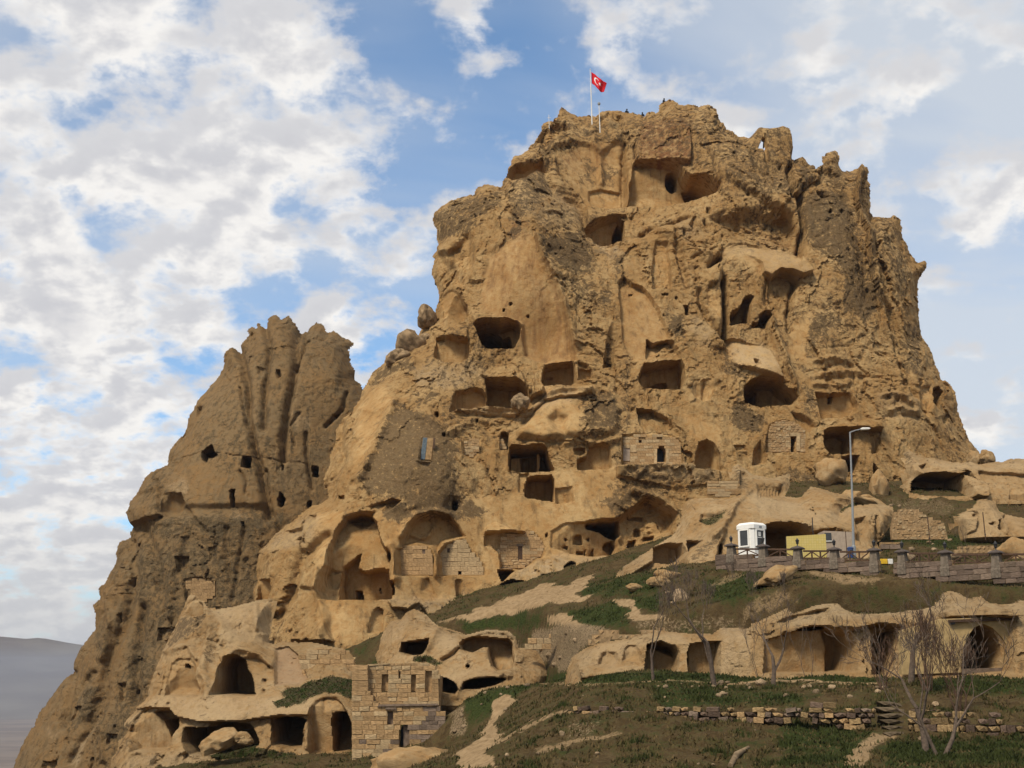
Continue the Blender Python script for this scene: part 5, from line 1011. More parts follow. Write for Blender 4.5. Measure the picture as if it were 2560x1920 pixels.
s.paint('pale', Z('W', (1200, 960), (1500, 780), (1790, 770), (2212, 1050), (2212, 1180), (1300, 1280)), .4, 10); s.paint('pat', Z('W', (1500, 780), (1640, 800), (1620, 900), (1530, 920)), .5, 8)
s.fine(.6)
s.build('small hollowed rock with eye-like holes above the right fence', 'rock')
# ------------------------------------------------------------------ hillside
def w3(lst): return np.array([place(*p) for p in lst])
LOWP = [(1280, 1920, 44), (1700, 1920, 42), (2100, 1920, 40.5), (2560, 1920, 38.5), (1150, 1915, 52), (1000, 1925, 60), (860, 1915, 68),
        (1420, 1798, 50), (1800, 1803, 49), (2150, 1832, 46.5), (2560, 1855, 44.5), (1420, 1764, 52.5), (1800, 1764, 51.5), (2150, 1768, 49.5), (2560, 1788, 47.5),
        (1450, 1706, 61), (1800, 1704, 59.5), (2150, 1702, 58), (2560, 1702, 56), (1450, 1696, 68), (1800, 1696, 67), (2150, 1696, 66), (2560, 1696, 64), (2700, 1860, 42), (2800, 1710, 54), (2700, 1930, 36),
        (1330, 1735, 69), (1220, 1748, 73), (1150, 1768, 73.5), (1180, 1770, 80), (1300, 1745, 77), (1112, 1900, 72.5), (1122, 1850, 73), (1135, 1800, 73.6), (1160, 1870, 65), (1190, 1855, 62), (1280, 1830, 55), (1050, 1912, 70), (980, 1912, 72), (720, 1903, 76.5), (500, 1915, 79), (330, 1930, 80), (700, 1890, 88), (450, 1895, 88), (950, 1880, 78), (180, 2050, 74), (600, 2050, 60), (-100, 2300, 70), (900, 1990, 54)]
UPP = [(1440, 1610, 67), (1500, 1592, 67), (1650, 1578, 65.5), (1800, 1530, 64.5), (1950, 1512, 63.5), (2100, 1516, 62.5), (2300, 1505, 61), (2560, 1498, 59), (2700, 1490, 57.5),
       (1820, 1432, 74.5), (2000, 1432, 72), (2200, 1444, 68.5), (2400, 1464, 65), (2560, 1472, 62.5), (2700, 1476, 60.5), (1850, 1408, 78), (2000, 1410, 76), (2200, 1415, 73), (2400, 1428, 70), (2560, 1432, 68), (2700, 1434, 66),
       (1900, 1402, 85), (2100, 1402, 84), (2250, 1398, 83), (1900, 1401, 93), (2040, 1400, 93), (1780, 1403, 84), (1740, 1478, 73), (1600, 1520, 73), (1500, 1505, 80), (1400, 1540, 81), (1250, 1562, 83), (1100, 1592, 85), (950, 1640, 87), (830, 1690, 88), (700, 1735, 88),
       (1300, 1505, 93), (1500, 1452, 92), (1600, 1425, 92), (1450, 1425, 101), (1200, 1535, 96), (1000, 1570, 97), (2300, 1375, 86), (2560, 1375, 84), (2700, 1370, 82), (2400, 1335, 92), (2560, 1340, 91), (2250, 1262, 100), (2400, 1255, 99), (2560, 1270, 97.5), (2700, 1260, 96),
       (2000, 1255, 101), (1950, 1218, 111), (2200, 1212, 110), (1500, 1400, 112), (1000, 1540, 110), (1400, 1640, 71), (1330, 1690, 71.5), (1200, 1690, 78), (1150, 1740, 75), (1100, 1800, 76), (2500, 1190, 118), (1700, 1330, 112), (700, 1760, 110)]
pl = w3(LOWP); pu = w3(UPP)
tl = TPS(np.concatenate([pl[:, :2], [[-25, 8], [25, 8], [0, -8], [0, 22], [-20, 24], [22, 24]]]), np.concatenate([pl[:, 2], [-2.0, -1.7, -1.75, -2.3, -3.4, -2.2]]), 10.0, 0.003)
tu = TPS(pu[:, :2], pu[:, 2], 10.0, 0.003)
edge = np.array([(place(u, 1600, Y)[0], Y) for u, Y in ((500, 97), (900, 93), (1130, 88.5), (1290, 86.5), (1350, 82), (1400, 77.5), (1450, 73), (1500, 70.6), (1650, 68.8), (1800, 67.6), (2000, 67.0), (2150, 67.6), (2300, 66.4), (2500, 63.2), (2700, 60.5))])
ew = np.array([5, 4.0, 2.0, 3.0, 5.0, 5.5, 2.5, .6, .6, .6, .6, .6, .6, .6, .6])
def ground(x, y):
    x = np.asarray(x, np.float64); y = np.asarray(y, np.float64)
    yf = np.interp(x, edge[:, 0], edge[:, 1]); w = np.interp(x, edge[:, 0], ew)
    s_ = sstep(yf - w, yf + w, y)
    a = tl(x, y); b = tu(x, y)
    z = a * (1 - s_) + b * s_
    z = np.where(y > 112, np.minimum(z, 18), z)
    return z
def rough_ground(x, y):
    n = 0.34 * fbm(x * .16, y * .16, 301, 4) + 0.10 * ridged(x * .7, y * .55, 305, 3) + 0.05 * fbm(x * 2.2, y * 2.2, 309, 2)
    return n * sstep(20, 34, y)
def gz(x, y): return float(ground(x, y) + rough_ground(np.array([x], np.float32), np.array([y], np.float32))[0])
_YY = np.arange(36, 118, 0.12)
def hit(u, v):
    """where the line of sight through (u, v) meets the hillside"""
    a = (u - 1280.0) / FPX; b = (960.0 - v) / FPX; k = 1 / (CP - b * SP)
    xs = _YY * k * a; zs = _YY * k * (SP + b * CP)
    g = ground(xs, _YY) + rough_ground(xs.astype(np.float32), _YY.astype(np.float32))
    i = np.nonzero(zs < g)[0]
    i = i[0] if len(i) else len(_YY) - 1
    return (float(xs[i]), float(_YY[i]), float(g[i]))
xs = np.arange(-42, 48, 0.16); ys = np.concatenate([np.arange(-20, 33, 0.8), np.arange(33, 70, 0.13), np.arange(70, 118, 0.2)])
X, Yg = np.meshgrid(xs, ys); zg = ground(X, Yg) + rough_ground(X.astype(np.float32), Yg.astype(np.float32))
U_, V_ = project(X, Yg, zg); U_ = U_.astype(np.float32); V_ = V_.astype(np.float32)
jx = fbm((X * .5).astype(np.float32), (Yg * .35).astype(np.float32), 320, 4, .6); jy = fbm((X * .5 + 70).astype(np.float32), (Yg * .35).astype(np.float32), 330, 4, .6)
Uw = U_ + 26 * jx; Vw = V_ + 9 * jy
ga = {k: np.zeros(X.shape, np.float32) for k in ('path', 'bare', 'lush')}
def gp(key, pts, val=1.0, soft=6):
    P = np.asarray(pts); m = (Uw > P[:, 0].min() - 30) & (Uw < P[:, 0].max() + 30) & (Vw > P[:, 1].min() - 30) & (Vw < P[:, 1].max() + 30) & (Yg > 34)
    if m.any(): ga[key][m] = np.maximum(ga[key][m], val * sstep(-soft, soft, poly_sd(pts, Uw[m], Vw[m])))
def gl(key, pts, width, val=1.0):
    P = np.asarray(pts); m = (Uw > P[:, 0].min() - 60) & (Uw < P[:, 0].max() + 60) & (Vw > P[:, 1].min() - 40) & (Vw < P[:, 1].max() + 40) & (Yg > 34)
    if m.any():
        d, _ = line_d(pts, Uw[m], Vw[m]); ga[key][m] = np.maximum(ga[key][m], val * sstep(width, width * .45, d))
gp('path', Z('N', (-40, 1440), (300, 1300), (600, 1180), (900, 1060), (1230, 1080), (1330, 1000), (1540, 930), (1330, 1110), (1310, 1180), (1500, 1160), (1330, 1260), (1000, 1270), (640, 1390), (200, 1450), (-300, 1500)))
gp('path', Z('N', (940, 1440), (1000, 1400), (1230, 1400), (1250, 1460), (1340, 1510), (1260, 1560), (1080, 1510)))
gp('path', Z('N', (1680, 1240), (1960, 1230), (1900, 1280), (2000, 1390), (2300, 1420), (2300, 1450), (1880, 1460), (1830, 1330)))
gp('path', Z('V', (850, 780), (1060, 650), (1150, 500), (1200, 380), (1280, 260), (1380, 200), (1420, 260), (1330, 350), (1270, 470), (1300, 580), (1180, 740), (1260, 900), (900, 900)), .9)
gl('path', Z('U', (-600, 545), (0, 525), (400, 535), (900, 540)), 5, .8); gl('path', Z('H', (400, 1355), (900, 1352), (1400, 1330), (1700, 1340)), 4, .55)
gp('path', Z('U', (500, 1327), (700, 1120), (800, 1010), (1100, 1010), (1000, 1080), (850, 1160), (760, 1327)), .7, 10)
gl('path', Z('T', (-200, 690), (100, 600), (400, 560), (560, 510)), 9, .55); gl('path', Z('V', (1300, 640), (1500, 530), (1700, 410), (1900, 360)), 6, .6)
gp('path', Z('I', (700, 560), (1000, 590), (1250, 620), (1080, 700), (900, 640), (760, 620)), .55, 8)
gp('path', Z('I', (100, 600), (300, 560), (200, 640), (60, 690)), .5, 6); gp('path', Z('H', (1800, 820), (2050, 700), (2200, 760), (2000, 880), (1900, 930), (1780, 960)), .5, 10)
gp('path', Z('O', (560, 700), (2300, 745), (2300, 690), (900, 640)), .8, 6)
gp('bare', Z('H', (350, 980), (620, 930), (900, 950), (740, 1080), (640, 1180), (560, 1300), (480, 1240), (360, 1130)), .9, 10); gp('bare', Z('V', (800, 350), (960, 320), (1020, 480), (960, 600), (820, 620)), .8, 10)
gp('bare', Z('P', (1150, 1640), (1260, 1700), (1380, 1640), (1420, 1560), (1330, 1600)), .7, 10); gp('bare', Z('H', (1050, 900), (1700, 860), (1900, 960), (1700, 1010), (1100, 1010)), .6, 14)
gp('bare', Z('V', (1900, 420), (2212, 420), (2212, 600), (1900, 640)), .55, 14); gp('bare', Z('W', (100, 720), (1000, 720), (1300, 900), (1000, 1000), (300, 850)), .5, 10)
for z, pts, v_ in (('N', [(1650, 1350), (1900, 1230), (2212, 1150), (2212, 1380), (1900, 1320)], .9), ('N', [(1250, 1400), (1700, 1270), (1860, 1400), (1800, 1500), (1350, 1500)], 1.), ('N', [(1320, 1130), (1700, 960), (2212, 930), (2212, 1150), (1500, 1230)], .6), ('N', [(0, 1450), (800, 1410), (1000, 1500), (500, 1560), (0, 1560)], .7),
                   ('H', [(300, 1330), (700, 1260), (1100, 1280), (1700, 1280), (1700, 1340), (700, 1350)], 1.), ('I', [(0, 1260), (1200, 1260), (1300, 1330), (0, 1350)], .9), ('V', [(900, 260), (1300, 150), (1700, 60), (1500, 200), (1300, 300), (1100, 420), (980, 360)], .8), ('U', [(0, 930), (500, 960), (900, 1020), (600, 1327), (0, 1327)], .7),
                   ('U', [(1000, 1100), (2212, 1040), (2212, 1327), (900, 1327)], .9), ('U', [(1300, 480), (2212, 500), (2212, 640), (1300, 640)], .7), ('I', [(0, 640), (400, 560), (430, 700), (100, 780)], .7), ('Q', [(300, 440), (800, 420), (1300, 440), (2194, 330), (2194, 480), (1200, 560), (500, 500)], .9), ('T', [(700, 80), (1600, 130), (2212, 200), (2100, 280), (900, 290)], .6)):
    gp('lush', Z(z, *pts), v_, 12)
M_GROUND, nt, b_ = new_mat('hillside_ground', 1.0, 0.05); g = NT(nt)
p_ = g.pos(); n1 = g.noise(p_, .45, 5, .6, .3); n2 = g.noise(p_, 2.2, 6, .65, .3); n3 = g.noise(p_, 9, 5, .7)
lush = g.attr('lush')
e = g.m('ADD', g.m('ADD', g.m('MULTIPLY', lush, .62), g.m('MULTIPLY', g.m('SUBTRACT', n2, .5), 1.4)), g.m('MULTIPLY', g.m('SUBTRACT', n1, .5), 1.1))
grass = g.map(e, -.14, .42)
dry = g.mix(g.map(n2, .35, .65), (.060, .040, .018), (.112, .076, .036))
dry = g.mix(g.map(n3, .52, .70), dry, (.036, .026, .013))
grc = g.mix(g.map(n3, .35, .65), (.019, .027, .008), (.046, .056, .016))
cc_ = g.mix(grass, dry, grc)
pth = g.map(g.m('ADD', g.m('ADD', g.attr('path'), g.m('MULTIPLY', g.m('SUBTRACT', n2, .5), 1.0)), g.m('MULTIPLY', g.m('SUBTRACT', n3, .5), .8)), .30, .70)
pc = g.mix(g.map(n2, .35, .7), (.335, .232, .125), (.215, .142, .072))
cc_ = g.mix(pth, cc_, pc)
br = g.map(g.m('ADD', g.attr('bare'), g.m('MULTIPLY', g.m('SUBTRACT', n3, .5), 1.3)), .4, .8)
cc_ = g.mix(g.m('MULTIPLY', br, .8), cc_, g.mix(g.map(n3, .4, .62), (.12, .085, .05), (.30, .215, .125)))
nt.links.new(cc_, b_.inputs['Base Color'])
nt.links.new(g.bump(g.m('ADD', n2, n3), .8, .12), b_.inputs['Normal'])
nyy, nxx = X.shape; vid = np.arange(nyy * nxx).reshape(nyy, nxx)
F = np.stack([vid[:-1, :-1], vid[:-1, 1:], vid[1:, 1:], vid[1:, :-1]], -1).reshape(-1, 4)
hill = link('hillside', mesh_np('hillside', np.stack([X, Yg, zg], -1).reshape(-1, 3), F, 60, {k: a for k, a in ga.items()}), M_GROUND); tag(hill, kind='structure')
# grass blades over the green and dry parts -------------------------------------------
def blades(n, seed):
    r = np.random.default_rng(seed)
    y = 34 + (112 - 34) * r.random(n) ** 1.6; x = (r.random(n) - .5) * 2 * .43 * y
    m = (x > -6) | (y > 66)
    x, y = x[m], y[m]
    iy = np.searchsorted(ys, y) - 1; ix = ((x - xs[0]) / .16).astype(int); ok = (ix > 0) & (ix < nxx - 1) & (iy > 0) & (iy < nyy - 1)
    x, y, ix, iy = x[ok], y[ok], ix[ok], iy[ok]
    pth_ = ga['path'][iy, ix]; ls = ga['lush'][iy, ix]; ba = ga['bare'][iy, ix]
    cl = fbm((x * .8).astype(np.float32), (y * .8).astype(np.float32), 401, 3)
    slp = np.abs(zg[np.minimum(iy + 2, nyy - 1), ix] - zg[np.maximum(iy - 2, 0), ix]) / np.maximum(ys[np.minimum(iy + 2, nyy - 1)] - ys[np.maximum(iy - 2, 0)], .1)
    slx = np.abs(zg[iy, np.minimum(ix + 3, nxx - 1)] - zg[iy, np.maximum(ix - 3, 0)]) / .96
    keep = (slp < .9) & (slx < .8) & (r.random(len(x)) < np.clip((.32 + .68 * ls + 1.2 * cl) * (1 - pth_ * 1.3) * (1 - .6 * ba), 0, 1))
    x, y = x[keep], y[keep]; ls = ls[keep]; cl = cl[keep]
    z = ground(x, y) + rough_ground(x.astype(np.float32), y.astype(np.float32))
    k = len(x); h = (.045 + .10 * r.random(k)) * (1 + .7 * cl); wd = .03 + .045 * r.random(k); a = r.random(k) * 6.283; lx = (r.random(k) - .5) * .16; ly = (r.random(k) - .5) * .16
    V = np.empty((k, 3, 3), np.float32)
    V[:, 0] = np.stack([x - wd * np.cos(a), y - wd * np.sin(a), z - .03], -1); V[:, 1] = np.stack([x + wd * np.cos(a), y + wd * np.sin(a), z - .03], -1); V[:, 2] = np.stack([x + lx, y + ly, z + h], -1)
    F = np.arange(k * 3).reshape(k, 3)
    hue = np.repeat(np.clip(.30 + .5 * ls + .7 * cl + .25 * (r.random(k) - .5), 0, 1), 3)
    return V.reshape(-1, 3), F, hue
Vb, Fb, hue = blades(420000, 5)
gp_ = np.concatenate(GRASS_PTS); r_ = np.random.default_rng(9); gp_ = gp_ + r_.normal(0, .06, (len(gp_), 3)) * np.array([1, .6, .3]); k_ = len(gp_); a_ = r_.random(k_) * 6.283; w_ = (.03 + .04 * r_.random(k_))
V2 = np.empty((k_, 3, 3), np.float32); V2[:, 0] = gp_ + np.stack([w_ * np.cos(a_), w_ * np.sin(a_), 0 * a_], -1); V2[:, 1] = gp_ - np.stack([w_ * np.cos(a_), w_ * np.sin(a_), 0 * a_], -1); V2[:, 2] = gp_ + np.stack([(r_.random(k_) - .5) * .12, -.03 - .05 * r_.random(k_), .02 + .07 * r_.random(k_)], -1)
Fb = np.concatenate([Fb, np.arange(k_ * 3).reshape(-1, 3) + len(Vb)]); Vb = np.concatenate([Vb, V2.reshape(-1, 3)]); hue = np.concatenate([hue, np.repeat(np.clip(.42 + .3 * r_.normal(size=k_), 0, 1), 3)])
M_BLADE, nt, b_ = new_mat('grass_blades', .9, .1); g = NT(nt)
hn = g.attr('hue'); cb = g.mix(g.map(hn, .15, .75), (.110, .075, .033), (.034, .042, .012)); nt.links.new(cb, b_.inputs['Base Color'])
gb = link('grass', mesh_np('grass', Vb, Fb, None, {'hue': hue}), M_BLADE); tag(gb, 'short winter grass covering the hillside below the castle', 'grass', kind='stuff')
# ------------------------------------------------------------------ plain and mountains far to the left
M_PLAIN, nt, b_ = new_mat('far_plain', 1, .05); g = NT(nt); p_ = g.pos(.0015, .0035, .001); nn = g.noise(p_, 2.0, 6, .65)
nt.links.new(g.mix(g.map(nn, .35, .68), (.115, .082, .058), (.19, .145, .105)), b_.inputs['Base Color'])
mb = MB(); n = 48; rad = 26000
mb.add([(rad * math.cos(2 * math.pi * k / n), rad * math.sin(2 * math.pi * k / n), -190) for k in range(n)], [tuple(range(n))])
tag(mb.build('plain', M_PLAIN), kind='structure')
M_MOUNT, nt, b_ = new_mat('far_mountain', 1, .05); g = NT(nt); p_ = g.pos(.001, .001, .002); nn = g.noise(p_, 1.2, 6, .6)
nt.links.new(g.mix(g.map(nn, .35, .65), (.10, .075, .055), (.15, .125, .095)), b_.inputs['Base Color'])
def ridge_(name, Y, prof, depth, seed):
    us = np.array([q[0] for q in prof], float); vs_ = np.array([q[1] for q in prof], float)
    uu = np.linspace(us.min(), us.max(), 160); n = 40
    V = []
    for u in uu:
        x, y, zt = place(u, np.interp(u, us, vs_), Y)
        for k in range(n):
            t = k / (n - 1); yy = Y - depth + depth * 2 * t
            prof_ = max(0, 1 - abs(2 * t - 1)) ** 1.15
            V.append((x * yy / Y * .15 + x * .85, yy, -190 + (zt + 190) * prof_))
    V = np.array(V); nz_ = fbm((V[:, 0] * .0011).astype(np.float32), (V[:, 1] * .0011).astype(np.float32), seed, 4)
    hh = (V[:, 2] + 190); V[:, 2] += nz_ * hh * .28 * (1 - np.abs(np.tile(np.linspace(-1, 1, n), 160)) < .93)
    vid = np.arange(160 * n).reshape(160, n); F = np.stack([vid[:-1, :-1], vid[1:, :-1], vid[1:, 1:], vid[:-1, 1:]], -1).reshape(-1, 4)
    o = link(name, mesh_np(name, V, F, 60), M_MOUNT); tag(o, kind='structure')
ridge_('mountain', 9500, [(-900, 1610), (-500, 1570), (-200, 1590), (0, 1586), (70, 1594), (100, 1590), (180, 1605), (330, 1620), (600, 1640), (1200, 1650), (1900, 1640), (2600, 1650), (3300, 1620)], 3600, 7)
# ------------------------------------------------------------------ small materials
def plain_mat(name, col, rough=.7, spec=.3, var=.25, scale=3.0, metal=0.0, bump=0.0, rand=0.0):
    m, nt, b = new_mat(name, rough, spec); g = NT(nt); n = g.noise(g.pos(), scale, 5, .6)
    c = g.mix(g.map(n, .3, .7), tuple(q * (1 - var) for q in col), tuple(min(1, q * (1 + var)) for q in col))
    if rand:
        oi = g.nd('ShaderNodeObjectInfo'); hs = g.nd('ShaderNodeHueSaturation'); nt.links.new(c, hs.inputs['Color'])
        nt.links.new(g.map(oi.outputs['Random'], 0, 1, 1 - rand, 1 + rand * .7), hs.inputs['Value']); c = hs.outputs[0]
    nt.links.new(c, b.inputs['Base Color']); b.inputs['Metallic'].default_value = metal
    if bump: nt.links.new(g.bump(n, bump, .05), b.inputs['Normal'])
    return m
M_BLOCK = plain_mat('tan_ashlar', (.345, .222, .108), .95, .08, .30, 4, bump=.5, rand=.13)
M_BLOCKP = plain_mat('pale_ashlar', (.385, .275, .15), .95, .08, .25, 4, bump=.5, rand=.12)
M_BLOCKG = plain_mat('mauve_ashlar', (.175, .128, .092), .95, .08, .25, 4, bump=.5, rand=.25)
M_BLOCKY = plain_mat('ochre_rubble', (.27, .182, .088), .95, .08, .35, 4, bump=.6, rand=.32)
M_BLOCKD = plain_mat('brown_rubble', (.12, .082, .058), .95, .08, .35, 4, bump=.6, rand=.4)
M_MORTAR = plain_mat('mortar', (.31, .205, .105), 1, .05, .3, 5, bump=.5)
M_GAP = plain_mat('dark_joint', (.05, .036, .022), 1, .05, .3, 5)
M_PARA = plain_mat('parapet_stone', (.15, .108, .080), .95, .08, .25, 5, bump=.5, rand=.3)
M_PILLAR = plain_mat('pillar_stone', (.155, .125, .093), .95, .08, .3, 7, bump=.6)
M_CAP = plain_mat('dark_cap_stone', (.085, .068, .058), .9, .1, .25, 7, bump=.4)
M_WOOD = plain_mat('brown_timber', (.075, .042, .024), .75, .25, .35, 14, rand=.2)
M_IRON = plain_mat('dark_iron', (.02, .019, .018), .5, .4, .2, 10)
M_WHITE = plain_mat('white_booth', (.78, .76, .70), .45, .4, .05, 6)
M_GREYP = plain_mat('grey_paint', (.23, .24, .24), .4, .5, .1, 6)
M_GLASS = plain_mat('dark_glass', (.03, .03, .028), .12, .6, .2, 2)
M_BLUEG = plain_mat('blue_glass', (.10, .125, .135), .2, .5, .3, 6)
M_BLUE = plain_mat('blue_plastic', (.025, .055, .16), .5, .4, .15, 6)
M_BEIGE = plain_mat('beige_render', (.36, .285, .215), .9, .1, .12, 5)
M_YELP = plain_mat('yellow_paint', (.62, .38, .02), .6, .3, .15, 5)
M_WHP = plain_mat('white_paint', (.68, .66, .6), .6, .3, .12, 5)
M_RED = plain_mat('flag_red', (.55, .010, .018), .75, .2, .08, 4)
M_FLAGW = plain_mat('flag_white', (.85, .83, .82), .75, .2, .03, 4)
M_CLOTH = plain_mat('dark_clothes', (.02, .021, .026), .9, .1, .3, 8)
M_BARK = plain_mat('grey_bark', (.105, .078, .058), .95, .1, .3, 9)
M_BARKR = plain_mat('reddish_bark', (.095, .058, .038), .9, .1, .3, 9)
M_STONE = plain_mat('field_stone', (.25, .178, .105), .95, .08, .35, 3, bump=.6, rand=.35)
M_CRUST = plain_mat('crusted_boulder', (.215, .148, .082), .95, .08, .5, 2.4, bump=.8)
m, nt, b = new_mat('yellow_panel', .75, .2); g = NT(nt)
bk = g.nd('ShaderNodeTexBrick'); bk.offset = 0; bk.inputs['Scale'].default_value = 1; bk.inputs['Mortar Size'].default_value = .012; bk.inputs['Brick Width'].default_value = .155; bk.inputs['Row Height'].default_value = .155
bk.inputs['Color1'].default_value = (.55, .44, .17, 1); bk.inputs['Color2'].default_value = (.53, .41, .12, 1); bk.inputs['Mortar'].default_value = (.45, .35, .11, 1)
mp = g.nd('ShaderNodeMapping'); tcx = g.nd('ShaderNodeTexCoord'); mp.inputs['Rotation'].default_value = (R(-90), 0, 0); nt.links.new(tcx.outputs['Object'], mp.inputs[0]); nt.links.new(mp.outputs[0], bk.inputs['Vector']); nt.links.new(bk.outputs[0], b.inputs['Base Color']); M_YPANEL = m
# ------------------------------------------------------------------ masonry
class Frame:
    """an upright plane through A and B; q() turns a picture position into (along, up) on it"""
    def __init__(s, A, B):
        s.A = np.array(A, float); d = np.array(B, float)[:2] - s.A[:2]; s.d = d / np.linalg.norm(d); s.n = np.array([s.d[1], -s.d[0]]); s.rz = math.atan2(s.d[1], s.d[0])
    def q(s, u, v):
        x, y, z = place(u, v, 1.0); t = (s.A[:2] @ s.n) / (np.array([x, y]) @ s.n)
        return (float((np.array([x, y]) * t - s.A[:2]) @ s.d), z * t)
    def w(s, a, z, out=0.0):
        p = s.A[:2] + s.d * a + s.n * out; return (p[0], p[1], z)
def flat_frame(Y): return Frame((0, Y, 0), (1, Y, 0))
BLOCKS = []
for k in range(5):
    mb = MB(); mb.box((0, 0, 0), (1, 1, 1)); o = mb.build('block_shape', None, bevel=.055); me = o.data; bpy.data.objects.remove(o)
    for v_ in me.vertices: v_.co += Vector((random.uniform(-.03, .03), random.uniform(-.05, .05), random.uniform(-.035, .035)))
    BLOCKS.append(me)
RUBBLE = []
for k in range(6):
    bm = bmesh.new(); bmesh.ops.create_icosphere(bm, subdivisions=1, radius=.58)
    for v_ in bm.verts:
        v_.co.x = math.copysign(min(abs(v_.co.x) * 1.15, .5), v_.co.x); v_.co.z = math.copysign(min(abs(v_.co.z) * 1.15, .5), v_.co.z)
        v_.co *= random.uniform(.86, 1.06)
    me = bpy.data.meshes.new('rubble_shape'); bm.to_mesh(me); bm.free(); RUBBLE.append(me)
_mcache = {}
def with_mat(me, mat):
    k = (me.name, mat.name)
    if k not in _mcache:
        c_ = me.copy(); c_.materials.clear(); c_.materials.append(mat); _mcache[k] = c_
    return _mcache[k]
def spans(poly, z):
    P = poly; xs_ = []
    for i in range(len(P)):
        (x0, z0), (x1, z1) = P[i], P[(i + 1) % len(P)]
        if (z0 > z) != (z1 > z): xs_.append(x0 + (z - z0) * (x1 - x0) / (z1 - z0))
    xs_.sort(); return [(xs_[i], xs_[i + 1]) for i in range(0, len(xs_) - 1, 2)]
def masonry(parent, fr, poly_uv, course, length, mats, depth=.35, holes=(), shapes=None, gap=.009, name='stone_block', wob=.0, mortar=True, mat_rule=None, mname='mortar_core', out=0.0, core_depth=None, top_ragged=0.0, core_in=.05, core_mat=None):
    """courses of single blocks filling a picture polygon on the plane fr"""
    shapes = shapes or BLOCKS
    poly = [fr.q(*p) for p in poly_uv]; hs = [[fr.q(*p) for p in h] for h in holes]
    z0 = min(p[1] for p in poly); z1 = max(p[1] for p in poly)
    core = MB(); z = z0; n = 0; rr = random.Random(int(abs(z0 * 977 + poly[0][0] * 131)))
    inv = parent.matrix_basis.inverted() if parent else Matrix()
    while z < z1 - .04:
        h = min(course * rr.uniform(.86, 1.14), z1 - z); zm = z + h / 2
        iv = spans(poly, zm)
        for hp in hs:
            new = []
            for a, b_ in iv:
                cut = spans(hp, zm); segs = [(a, b_)]
                for c0, c1 in cut:
                    segs = [q for s0, s1 in segs for q in ((s0, min(s1, c0)), (max(s0, c1), s1)) if q[1] - q[0] > .04]
                new += segs
            iv = new
        for a, b_ in iv:
            if b_ - a < .06: continue
            cd = core_depth or depth * .8
            if not (top_ragged > .15 and zm > z1 - course * 2.2): core.box(Vector(fr.w((a + b_) / 2, zm, out - core_in - cd / 2)), (b_ - a - .004, cd, h + .003), fr.rz)
            x = a
            while x < b_ - .03:
                l = min(rr.uniform(*length), b_ - x)
                if b_ - x - l < length[0] * .45: l = b_ - x
                if top_ragged and zm > z1 - course * 2.2 and rr.random() < top_ragged: x += l; continue
                mt = mat_rule(x + l / 2, zm, rr) if mat_rule else rr.choice(mats)
                o = bpy.data.objects.new(name, with_mat(rr.choice(shapes), mt)); COL.objects.link(o); o.parent = parent
                o.matrix_basis = inv @ (Matrix.Translation(Vector(fr.w(x + l / 2, zm, out - depth / 2 + rr.uniform(-.02, .025)))) @ Matrix.Rotation(fr.rz, 4, 'Z') @ Matrix.Rotation(rr.uniform(-wob, wob), 4, 'Y') @ Matrix.Diagonal((max(.03, l - gap), depth, max(.03, h - gap), 1)))
                n += 1; x += l
        z += h
    if mortar and core.v:
        o = core.build(mname, core_mat or M_MORTAR); o.parent = parent; o.matrix_basis = inv
    return n
def base_empty(name, fr, poly_uv, label, cat, group=None):
    q = [fr.q(*p) for p in poly_uv]; e = empty(name, fr.w(sum(p[0] for p in q) / len(q), min(p[1] for p in q)))
    bpy.context.view_layer.update(); return tag(e, label, cat, group)
def frame_part(name, fr, poly_uv, mat, parent, y0, y1):
    """a flat-faced prism on the plane fr, from y0 to y1 in front of it"""
    mb = MB(); mb.prism([fr.q(*p) for p in poly_uv], -y1, -y0)
    o = mb.build(name, mat, parent); M = Matrix.Translation((fr.A[0], fr.A[1], 0)) @ Matrix.Rotation(fr.rz, 4, 'Z')
    o.matrix_basis = (parent.matrix_basis.inverted() if parent else Matrix()) @ M
    return o
def wall(name, label, Y, poly, course, length, mats, holes=(), depth=.3, **k):
    fr = flat_frame(Y); e = base_empty(name, fr, poly, label, 'wall'); masonry(e, fr, poly, course, length, mats, depth, holes, **k); return e, fr
cn = CASTLE.named
# walls that close old caves --------------------------------------------------------
door = Z('C', (1776, 1266), (1778, 1175), (1790, 1152), (1810, 1146), (1828, 1155), (1838, 1180), (1838, 1266))
e, fr = wall('masonry_wall', 'coursed stone wall with a black arched entrance halfway up the castle', cn['wall_mid'] - .12, Z('C', (1545, 1277), (1542, 1080), (1600, 1066), (1800, 1066), (1890, 1080), (1940, 1125), (1948, 1277)), .27, (.35, .75), [M_BLOCK, M_BLOCK, M_BLOCKP], [door, Z('C', (1648, 1105), (1672, 1105), (1670, 1128), (1652, 1128)), Z('C', (1542, 1250), (1542, 1140), (1592, 1145), (1590, 1250))], top_ragged=.25)
frame_part('doorway_shade', fr, Z('C', (1778, 1266), (1778, 1175), (1790, 1154), (1810, 1148), (1828, 1157), (1836, 1180), (1836, 1266)), M_IRON, e, -1.6, -1.5)  # dark panel inside the opening stands in for the room's shade
for pts in (((1756, 1268), (1776, 1268), (1776, 1170), (1756, 1165)), ((1840, 1268), (1858, 1268), (1858, 1165), (1840, 1172))): frame_part('door_jamb', fr, Z('C', *pts), M_BLOCKP, e, 0, .06)
frame_part('pale_slab', fr, Z('C', (1592, 1190), (1592, 1140), (1635, 1138), (1635, 1190)), M_BLOCKP, e, -.02, .05); frame_part('pale_slab', fr, Z('C', (1548, 1162), (1548, 1138), (1588, 1138), (1588, 1162)), M_BLOCKP, e, -.02, .05); frame_part('side_door', fr, Z('C', (1544, 1250), (1544, 1146), (1590, 1149), (1588, 1250)), M_BEIGE, e, -.1, -.04)
